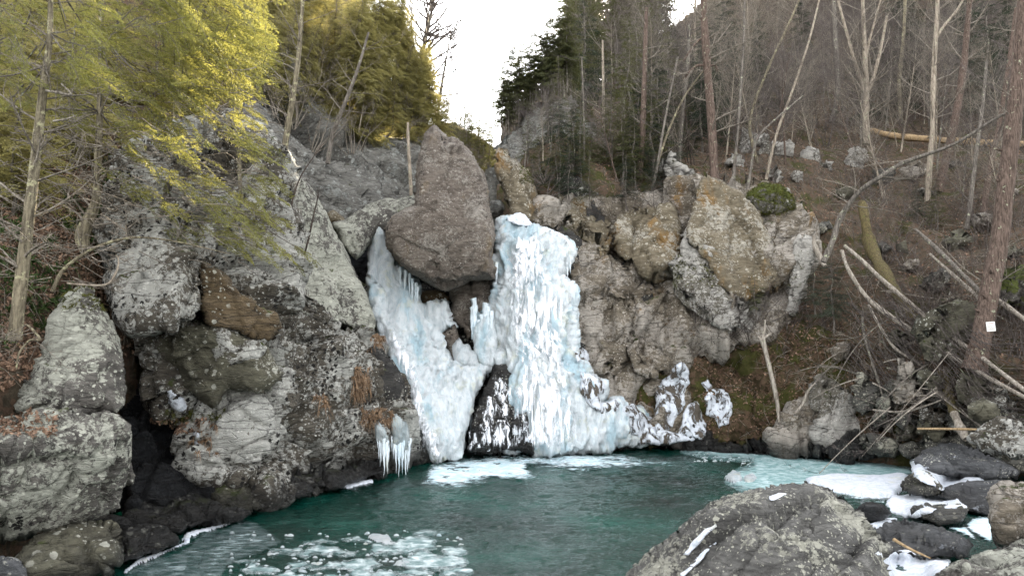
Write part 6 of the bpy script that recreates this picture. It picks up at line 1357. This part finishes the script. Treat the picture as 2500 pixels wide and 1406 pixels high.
# hanging twigs under the fallen poles
T = Tubes(); r = np.random.RandomState(5)
for i in range(260):
    x = r.uniform(2060, 2400); y = r.uniform(690, 900) + (x - 2060) * .30; D = 25.5 - (x - 2060) / 380 * 6
    L = r.uniform(30, 170); a = r.uniform(.5, 2.4)
    q = [(x, y, D, 1.0), (x + L * .35 * a, y + L * .45, D - .1, .8), (x + L * a, y + L * (.85 - .2 * a), D + r.uniform(-.5, .3), .5)]
    pp, rr = pline(q); pp, rr = smooth_line(pp, rr, 3); T.add(pp, rr, 3)
tag(link('hanging_twigs', T.mesh('hanging_twigs', M['twig'])), kind='stuff')
# saplings of hemlock near the shore
for k, (x, y, D, s, lb) in enumerate([(2035, 800, 27.3, .36, 'dark bushy young hemlock left of the fallen poles'), (1990, 760, 28.5, .28, 'smaller young hemlock at the foot of the white slanting rock'), (2290, 560, 33, .30, 'dark young hemlock below the spotted birch'), (1845, 770, 28.6, .24, 'low dark hemlock bush under the ochre slab'), (2240, 540, 34, .22, 'tiny hemlock left of the one below the spotted birch'),
                                      (1390, 490, 31.2, .30, 'small green hemlock on the brow right of the horn rock'), (1440, 500, 31.5, .30, 'second small hemlock on the brow, right of the green one'), (1360, 440, 32.5, .28, 'young hemlock directly behind the horn rock moss'), (1530, 500, 32, .28, 'drooping hemlock above the shield-shaped block'), (1600, 480, 33, .26, 'hemlock sprig between shield block and crossing saplings'), (1290, 400, 36, .30, 'small hemlock in the hollow between horn rock and crag'), (1320, 440, 34, .30, 'bushy young hemlock just right of the horn rock tip'), (1340, 380, 38, .40, 'taller young hemlock below the crag'), (1300, 470, 32.5, .2, 'lowest small hemlock behind the horn rock')]):
    put_tree('young_hemlock', (con_dark + con_far)[k % 4], P(x, y, D), k * 1.7, (s * 1.25, s * 1.25, s), lb, group='young hemlocks of the right side')

# ------------------------------------------------------------------ left hill trees (sunlit)
r = np.random.RandomState(21)
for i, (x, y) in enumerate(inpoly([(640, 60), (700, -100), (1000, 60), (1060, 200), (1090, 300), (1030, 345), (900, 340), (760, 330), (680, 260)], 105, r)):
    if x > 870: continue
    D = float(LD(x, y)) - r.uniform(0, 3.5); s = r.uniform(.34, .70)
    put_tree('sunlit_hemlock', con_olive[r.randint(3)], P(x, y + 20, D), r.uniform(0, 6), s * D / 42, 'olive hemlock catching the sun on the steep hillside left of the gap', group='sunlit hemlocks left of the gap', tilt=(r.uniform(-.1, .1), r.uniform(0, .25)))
for i, (x, y) in enumerate(inpoly([(640, 100), (700, 0), (1000, 60), (1100, 310), (1000, 340), (800, 380), (700, 330)], 46, r)):
    D = float(LD(x, y)) - r.uniform(0, 4) if x < 850 else float(LD(x, y)) - 10
    put_tree('bare_tree', bare[[1, 5][r.randint(2)]], P(x, y + 20, D), r.uniform(0, 6), r.uniform(.25, .5), 'pale leafless tree among the sunlit hemlocks on the left hillside', group='leafless trees among the sunlit hemlocks', tilt=(r.uniform(-.1, .1), r.uniform(.0, .35)))
for i, (x, y) in enumerate(inpoly([(-100, 300), (-100, -350), (650, -350), (640, 100), (500, 260), (200, 420), (0, 480)], 44, r)):
    D = float(LD(x, y)) - 1
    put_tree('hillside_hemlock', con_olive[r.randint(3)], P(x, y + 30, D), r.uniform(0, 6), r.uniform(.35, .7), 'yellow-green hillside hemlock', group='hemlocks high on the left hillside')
for i, (x, y) in enumerate(inpoly([(840, 20), (985, 20), (1050, 130), (1095, 290), (1085, 335), (960, 330), (860, 250)], 66, r)):
    D = 35 + (x - 840) / 240 * 10 - r.uniform(0, 1.5)
    put_tree('sunlit_hemlock', con_olive[r.randint(3)], P(x, y + 24, D), r.uniform(0, 6), r.uniform(.26, .44), 'olive hemlock at the gap rim', group='sunlit hemlocks at the rim of the gap', tilt=(r.uniform(-.1, .1), r.uniform(0, .35)))
for k, (x, y, s) in enumerate([(1112, 330, 1.3), (1135, 320, 1.4), (1150, 330, 1.2), (1168, 345, 1.3), (1188, 360, 1.2), (1140, 380, 1.2), (1170, 400, 1.2), (1195, 430, 1.2), (1120, 440, 1.2), (1150, 480, 1.2), (1185, 500, 1.2), (1200, 350, 1.1), (1105, 360, .9), (1125, 350, 1.2), (1145, 345, 1.1), (1165, 355, 1.0), (1180, 370, .9), (1195, 385, .8), (1205, 400, 1.0), (1215, 380, .9), (1130, 420, 1.0), (1155, 440, 1.0), (1180, 450, 1.0), (1200, 480, .9), (1110, 400, 1.0)]):
    D = float(FD(x, y)) - 1; put_tree('far_hemlock', con_far[k % 2], P(x, y + 12, D), k, s * .46 * D / 60, 'dark hemlock far up the valley in the notch above the split boulder', group='far hemlocks in the notch')
GD = tps([(600, 200, 33), (600, 500, 27), (800, 520, 31), (1040, 540, 39), (1040, 330, 43), (820, 300, 39), (700, 0, 38)])
for i, (x, y) in enumerate(inpoly([(630, 0), (760, -40), (1000, 120), (1060, 290), (960, 335), (830, 320), (760, 330), (700, 240), (640, 200)], 80, r)):
    D = float(GD(x, y)) - 2.5
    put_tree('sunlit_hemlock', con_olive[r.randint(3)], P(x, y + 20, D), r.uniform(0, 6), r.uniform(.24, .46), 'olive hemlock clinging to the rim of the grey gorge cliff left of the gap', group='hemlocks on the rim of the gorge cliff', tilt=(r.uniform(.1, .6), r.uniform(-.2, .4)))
for i, (x, y) in enumerate(inpoly([(640, 60), (1000, 120), (1060, 330), (960, 380), (830, 360), (700, 380), (640, 260)], 34, r)):
    D = float(GD(x, y)) - 2.0
    put_tree('bare_bush', [bush_pale[i % 2]], P(x, y + 10, D), r.uniform(0, 6), r.uniform(.8, 1.7), 'pale leafless bush on the ledges of the grey gorge cliff left of the gap', 'bush', 'bushes on the gorge cliff', names=('stems',), tilt=(r.uniform(.0, .7), 0))
MINR[0] = .026
traced_tree('bare_tree', 'big leafless tree reaching fine branches into the bright gap from the left', [(1010, 300, 46, 6), (1020, 220, 46, 5), (1030, 140, 46, 5), (1045, 70, 46, 4), (1060, 0, 46, 3), (1075, -60, 46, 2)], 'bark_grey', nb=60, bL=(1.8, 4.6), seed=61, up=.3, mt='twig', out=(0, 6, 3), t0=.05, brr=.75)
traced_tree('bare_tree', 'smaller leafless tree with fine branches at the left rim of the gap', [(1062, 330, 45, 4), (1070, 270, 45, 4), (1080, 200, 45, 3), (1092, 130, 45, 2), (1100, 90, 45, 1.2)], 'bark_grey', nb=34, bL=(.8, 2.2), seed=161, up=.3, mt='twig', out=(0, 5, 3), t0=.05, brr=.5)
MINR[0] = .004
traced_tree('bare_tree', 'slim pale trunk standing in front of the grey gorge cliff', [(1004, 478, 35, 4.5), (1001, 420, 35, 4.5), (997, 350, 35, 4), (996, 300, 35, 3)], 'bark_pale', nb=5, bL=(.5, 1.2), seed=62)
traced_tree('birch_tree', 'yellowish birch climbing above the top of the diagonal slab', [(688, 410, 26, 8), (700, 330, 26, 8), (715, 240, 26, 7), (728, 150, 26, 6), (735, 60, 26, 5), (742, -40, 26, 4)], 'bark_lichen', nb=18, bL=(.8, 2.4), seed=63, up=.0)
traced_tree('bare_tree', 'curved brown tree leaning right over the gorge cliff', [(800, 400, 31, 6), (812, 330, 31, 6), (835, 270, 31, 5), (870, 180, 31, 4), (900, 80, 31, 3)], 'bark_grey', nb=16, bL=(.8, 2.2), seed=64)
traced_tree('sapling', 'bare red-brown sapling on the diagonal slab', [(738, 640, 21.8, 2.5), (752, 590, 21.8, 2.5), (765, 530, 21.8, 2), (778, 475, 21.8, 1.2)], 'twig_dark', cat='sapling', nb=8, bL=(.3, .8), seed=65, mt='twig_dark', k=5)
traced_tree('sapling', 'thin bare sapling left of the one on the slab, growing from the hemlock spray', [(705, 560, 21, 2.5), (712, 500, 21, 2.2), (735, 430, 21, 1.8), (790, 350, 21, 1)], 'twig_dark', cat='sapling', nb=8, bL=(.3, .8), seed=66, mt='twig_dark', k=5)

# ------------------------------------------------------------------ near hemlocks on the left
def near_hemlock(label, trunk, regions, seed, mat='needle', mtr='bark_lichen', nb=12, forks=()):
    """regions: list of (polygon, count, D range, spray length range, mean direction)"""
    rng = np.random.RandomState(seed)
    e = traced_tree('hemlock_tree', label, trunk, mtr, nb=nb, bL=(.5, 1.6), seed=seed, mt='twig_pale', up=-.1, k=9, forks=forks, lump=.05, bdir=None)
    org = np.array(e.location); f = Foliage()
    tp, tr_ = pline(trunk)
    for poly, n, (d0, d1), (l0, l1), dirm in regions:
        for (x, y) in inpoly(poly, n, rng):
            D = rng.uniform(d0, d1); L = rng.uniform(l0, l1)
            d = unit(np.array(dirm) + rng.normal(size=3) * np.array([.35, .55, .22]))
            p = P(x, y, D) - d * L * .5 - org
            f.spray(p, d, L, rng.uniform(-.7, .7), SPR, k=rng.randint(4), r=.008)
            if rng.uniform() < .45:
                # the limb that carries it, back towards the trunk
                j = np.argmin(np.abs(tp[:, 2] - org[2] - p[2] - .3)); b = tp[j] - org
                w = b - p; ln = np.linalg.norm(w); q = p + w / ln * min(ln, rng.uniform(.6, 1.6)) + np.array([0, 0, .06])
                f.T.add([q, (p + q) / 2 + [0, 0, -.04], p], [.016, .012, .008], 4)
    o = link('foliage', f.mesh('foliage', M[mat], M['bark_grey']), e)
    return e
near_hemlock('lichen-barked hemlock with a leaning pale trunk at the far left', [(36, 830, 12.4, 16), (48, 720, 12.4, 15), (62, 600, 12.4, 14), (78, 470, 12.4, 13), (88, 380, 12.4, 12), (100, 270, 12.4, 11), (112, 170, 12.4, 9), (122, 90, 12.4, 7), (124, -60, 12.4, 6)],
             [([(-60, -80), (230, -80), (300, 100), (260, 230), (120, 260), (-60, 250)], 70, (11.5, 14), (.45, .85), (.8, 0, -.25))], 71, nb=34)
near_hemlock('hemlock with a swollen crooked foot behind the first trunk on the left', [(210, 612, 16, 12), (200, 580, 16, 17), (212, 545, 16, 16), (232, 500, 16, 11), (238, 440, 16, 9), (240, 370, 16, 9), (244, 280, 16, 8), (246, 100, 16, 6), (248, -60, 16, 5)],
             [([(150, 60), (430, -60), (520, 120), (470, 300), (300, 330), (170, 300)], 110, (14, 17), (.5, 1.0), (1, 0, -.3)),
              ([(250, 300), (470, 270), (650, 330), (690, 480), (690, 620), (560, 600), (430, 540), (330, 500), (260, 420)], 60, (13.6, 16.5), (.5, .95), (1, 0, -.42))], 72, nb=26)
near_hemlock('great hemlock whose sunlit yellow boughs hang over the cliff at the upper left', [(430, 330, 21, 8), (432, 200, 21, 8), (440, 50, 21, 8), (445, -80, 21, 7)],
             [([(380, -90), (640, -90), (656, 30), (640, 150), (610, 260), (560, 190), (480, 250), (420, 200)], 200, (14.5, 19), (.6, 1.15), (1, 0, -.45)),
              ([(470, 150), (600, 150), (628, 210), (560, 220), (500, 290)], 20, (15, 18), (.6, 1.1), (1, 0, -.4))], 73, nb=6)
near_hemlock('hemlock low on the cliff whose dull green boughs screen the lichen wall', [(590, 520, 19.5, 5), (585, 420, 19.5, 5), (580, 320, 19.5, 4), (578, 250, 19.5, 3)],
             [([(440, 330), (560, 250), (640, 270), (662, 330), (690, 450), (720, 560), (700, 640), (600, 620), (500, 600), (400, 560)], 60, (15.5, 18.5), (.5, .95), (1, 0, -.35)),
              ([(690, 600), (760, 600), (775, 640), (720, 645)], 8, (19, 19.8), (.4, .8), (1, 0, -.3))], 74, mat='needle', nb=8)
T = Tubes(); rq = np.random.RandomState(8)
for i in range(420):
    x = rq.uniform(-20, 660); y = rq.uniform(150, 640) if x > 200 else rq.uniform(300, 720); D = 12.2 + 5 * rq.uniform() + (1.5 if x > 350 else 0)
    L = rq.uniform(25, 110); a = rq.uniform(-.2, .75); sg = 1 if rq.uniform() < .8 else -1
    q = [(x, y, D, 1.6), (x + sg * L * .5, y + L * .5 * a + rq.uniform(-6, 6), D - .1, 1.1), (x + sg * L, y + L * a + rq.uniform(-8, 10), D + rq.uniform(-.3, .3), .5)]
    pp, rr = pline(q); pp, rr = smooth_line(pp, rr, 3); T.add(pp, rr, 3)
    for j in range(3):
        c = pp[rq.randint(2, len(pp) - 1)]; dd = unit(rq.normal(size=3) * [1, .5, .8] + [sg * .8, 0, -.2]); T.add([c, c + dd * rq.uniform(.1, .3)], [.004, .002], 3)
tag(link('dead_twigs', T.mesh('dead_twigs', M['twig_pale'])), kind='stuff')
for (lb, pts, mt) in [('curving pale bare limb arching right from the ledge on the left', [(128, 712, 14, 5), (150, 665, 14, 5), (190, 630, 14, 4.5), (250, 598, 14, 4), (330, 580, 14, 3), (430, 590, 14, 2), (560, 620, 14, 1)], 'bark_lichen'), ('looping bare limb beneath the arching one on the left', [(165, 692, 13.8, 3), (255, 696, 13.8, 3), (282, 668, 13.8, 3), (290, 638, 13.8, 2), (284, 622, 13.8, 1.5)], 'bark_pale'),
                      ('pale twisted dead limb over the fern ledge at the far left', [(40, 900, 11.8, 2), (48, 860, 11.8, 2.5), (75, 830, 11.8, 3), (98, 828, 11.8, 3.5), (70, 795, 11.8, 3), (55, 795, 11.8, 2)], 'bark_lichen'), ('white forked dead limb caught in the hemlock at the left', [(112, 222, 12, 3), (140, 226, 12, 3.5), (175, 232, 12, 3), (150, 205, 12, 2)], 'dead_white'), ('white bent dead limb just below the forked one', [(130, 296, 12, 2.5), (160, 292, 12, 2.5), (184, 284, 12, 2)], 'dead_white')]:
    traced_tree('bare_limb', lb, pts, mt, cat='dead limb', nb=7, bL=(.25, .8), seed=len(lb), k=6, group='bare limbs on the left', up=0, mt='twig_pale', brr=.4)

# ------------------------------------------------------------------ litter, moss, ferns, grass
r = np.random.RandomState(31)
SR = surf(right_hill); SL = surf(left_hill); SB = surf(bpy.data.objects['earth_bank'])
leaves('leaf_litter', scat(SR, 34000, inbox(SR, 1330, 2600, 250, 1130), r), .075, r, M['deadleaf'])
leaves('leaf_litter', scat(SB, 5000, inbox(SB, 1600, 2200, 760, 1060) * (fbm(SB['c'] * .9, 3, .5, 3) > -.05), r), .06, r, M['deadleaf'])
leaves('leaf_litter', scat(SL, 15000, inbox(SL, -100, 420, 300, 960), r, 2), .055, r, M['deadleaf'])
sticks('twig_litter', scat(SR, 8000, inbox(SR, 1380, 2600, 250, 1130), r, 1.6), .4, 2.2, .012, r, M['twig_pale'], .35)
sticks('twig_litter', scat(SB, 500, inbox(SB, 1600, 2200, 780, 1090), r), .3, 1.2, .010, r, M['twig_pale'], .4)
sticks('twig_litter', scat(SL, 500, inbox(SL, -100, 420, 350, 960), r, 2), .3, 1.1, .008, r, M['twig_pale'], .4)
tag(tufts('moss_growth', scat(SR, 900, inbox(SR, 1500, 2500, 400, 900) * (fbm(SR['c'] * .5, 3, .5, 9) > .15), r), .12, r, M['mosstuft'], 9, .3), kind='stuff')
tag(tufts('moss_growth', scat(SB, 1400, inbox(SB, 1600, 2200, 780, 1080) * (fbm(SB['c'] * .7, 3, .5, 5) > .0), r), .10, r, M['mosstuft'], 9, .3), kind='stuff')
tag(tufts('fern_growth', scat(SL, 420, inbox(SL, -60, 330, 380, 900) * (fbm(SL['c'] * .8, 3, .5, 7) > .0), r), .30, r, M['fern'], 12, .5), kind='stuff')
def on_rocks(names_boxes, n, size, mat, name, blades=9, droop=.4, kind='stuff', spread=.8, up_only=None):
    for (on, boxes) in names_boxes:
        pass
def pick(label_part): return [o for o in bpy.data.objects if o.type == 'MESH' and label_part in (o.get('label') or o.name)][0]
def grow(label_part, box, n, size, mat, name='moss_growth', blades=9, droop=.4, spread=.8, mode='tuft'):
    S = surf(pick(label_part)); m = inbox(S, *box) * ((S['n'][:, 1] < .4) | (S['n'][:, 2] > .2))
    pn = scat(S, n, m, r, 0)
    if mode == 'leaf': return leaves(name, pn, size, r, mat)
    return tag(tufts(name, pn, size, r, mat, blades, droop, spread=spread), kind='stuff')
tag(rock('moss_mound', None, [(1815, 500), (1825, 465), (1860, 445), (1905, 450), (1940, 480), (1948, 510), (1900, 528), (1850, 525)], 31.6, mat=M['mossy'], T=.5, R=26, amps=(.15, .1, .05), seed=140, sp=3.5), 'bright moss mound on the shoulder right of the ochre slab', 'moss mound')
grow('bright moss mound', (1800, 1960, 430, 540), 1300, .11, M['mosstuft'])
grow('grey cream boulder with moss', (1650, 1760, 630, 700), 260, .12, M['mosstuft'], droop=.7)
grow('horn_rock' if 0 else 'tan horn-shaped', (1270, 1310, 385, 450), 160, .12, M['mosstuft'])
grow('reddish block beside', (1375, 1440, 540, 580), 220, .08, M['mosstuft'])
grow('white slanting rock', (1925, 1960, 610, 700), 120, .12, M['mosstuft'])
for (bx, n, s) in [((775, 800, 970, 1000), 60, .28), ((865, 900, 900, 970), 90, .28), ((880, 960, 1000, 1035), 150, .22), ((905, 935, 820, 850), 60, .25)]:
    grow('broad lichen-speckled', bx, n, s, M['grass'], 'dry_grass', 10, .9, .6)
grow('broad lichen-speckled', (480, 540, 1040, 1120), 70, .20, M['grass'], 'dry_grass', 10, 1.2, .7)
grow('broad lichen-speckled', (360, 520, 1020, 1060), 700, .05, M['deadleaf'], 'leaf_litter', mode='leaf')
grow('broad lichen-speckled', (400, 560, 1000, 1030), 260, .10, M['mosstuft'])
grow('left edge, lower rounded half', (-20, 150, 1010, 1065), 900, .05, M['deadleaf'], 'leaf_litter', mode='leaf')
grow('upper wedge', (150, 250, 690, 760), 160, .10, M['mosstuft'])
grow('brown lichen block', (1400, 1500, 840, 900), 80, .10, M['mosstuft'])
grow('low earthy block', (1430, 1650, 890, 1070), 900, .06, M['deadleaf'], 'leaf_litter', mode='leaf')

# ------------------------------------------------------------------ the notice on the tree
nt = bpy.data.objects.new('notice', None); col.objects.link(nt); nt.location = P(2419, 797, 21.02)
tag(nt, 'small white notice with red and black lines nailed to the massive trunk', 'sign')
t = NT('white_notice'); M['paper'] = t.done(t.bsdf(c4((.70, .68, .64)), .6).outputs[0])
t = NT('notice_print'); M['ink'] = t.done(t.bsdf(c4((.05, .04, .04)), .7).outputs[0])
t = NT('notice_red'); M['inkr'] = t.done(t.bsdf(c4((.35, .06, .04)), .7).outputs[0])
def bx(x0, x1, z0, z1, y0, y1):
    return np.array([[x, y, z] for y in (y0, y1) for z in (z0, z1) for x in (x0, x1)], float)
BF = np.array([[0, 1, 3, 2], [4, 6, 7, 5], [0, 4, 5, 1], [2, 3, 7, 6], [0, 2, 6, 4], [1, 5, 7, 3]])
link('board', make_mesh('board', bx(-.125, .125, -.135, .135, 0, .012), BF, M['paper'], False), nt)
rr = np.random.RandomState(2); Vp = []; Fp = []; n = 0; Vr = []; Fr = []; nr_ = 0
for row, z in enumerate([.085, .045, .012, -.018, -.048, -.078, -.108]):
    x = -.10
    while x < .09:
        w = rr.uniform(.018, .045); h = .018 if row == 0 else .010
        if row == 0: Vr.append(bx(x, min(x + w, .1), z, z + h, -.003, 0)); Fr.append(BF + nr_); nr_ += 8
        elif not (row == 3 and x > .02): Vp.append(bx(x, min(x + w, .1), z, z + h, -.003, 0)); Fp.append(BF + n); n += 8
        x += w + .010
link('print', make_mesh('print', np.concatenate(Vp), np.concatenate(Fp), M['ink'], False), nt)
link('heading', make_mesh('heading', np.concatenate(Vr), np.concatenate(Fr), M['inkr'], False), nt)
nt.rotation_euler = (0, radians(-4), 0)
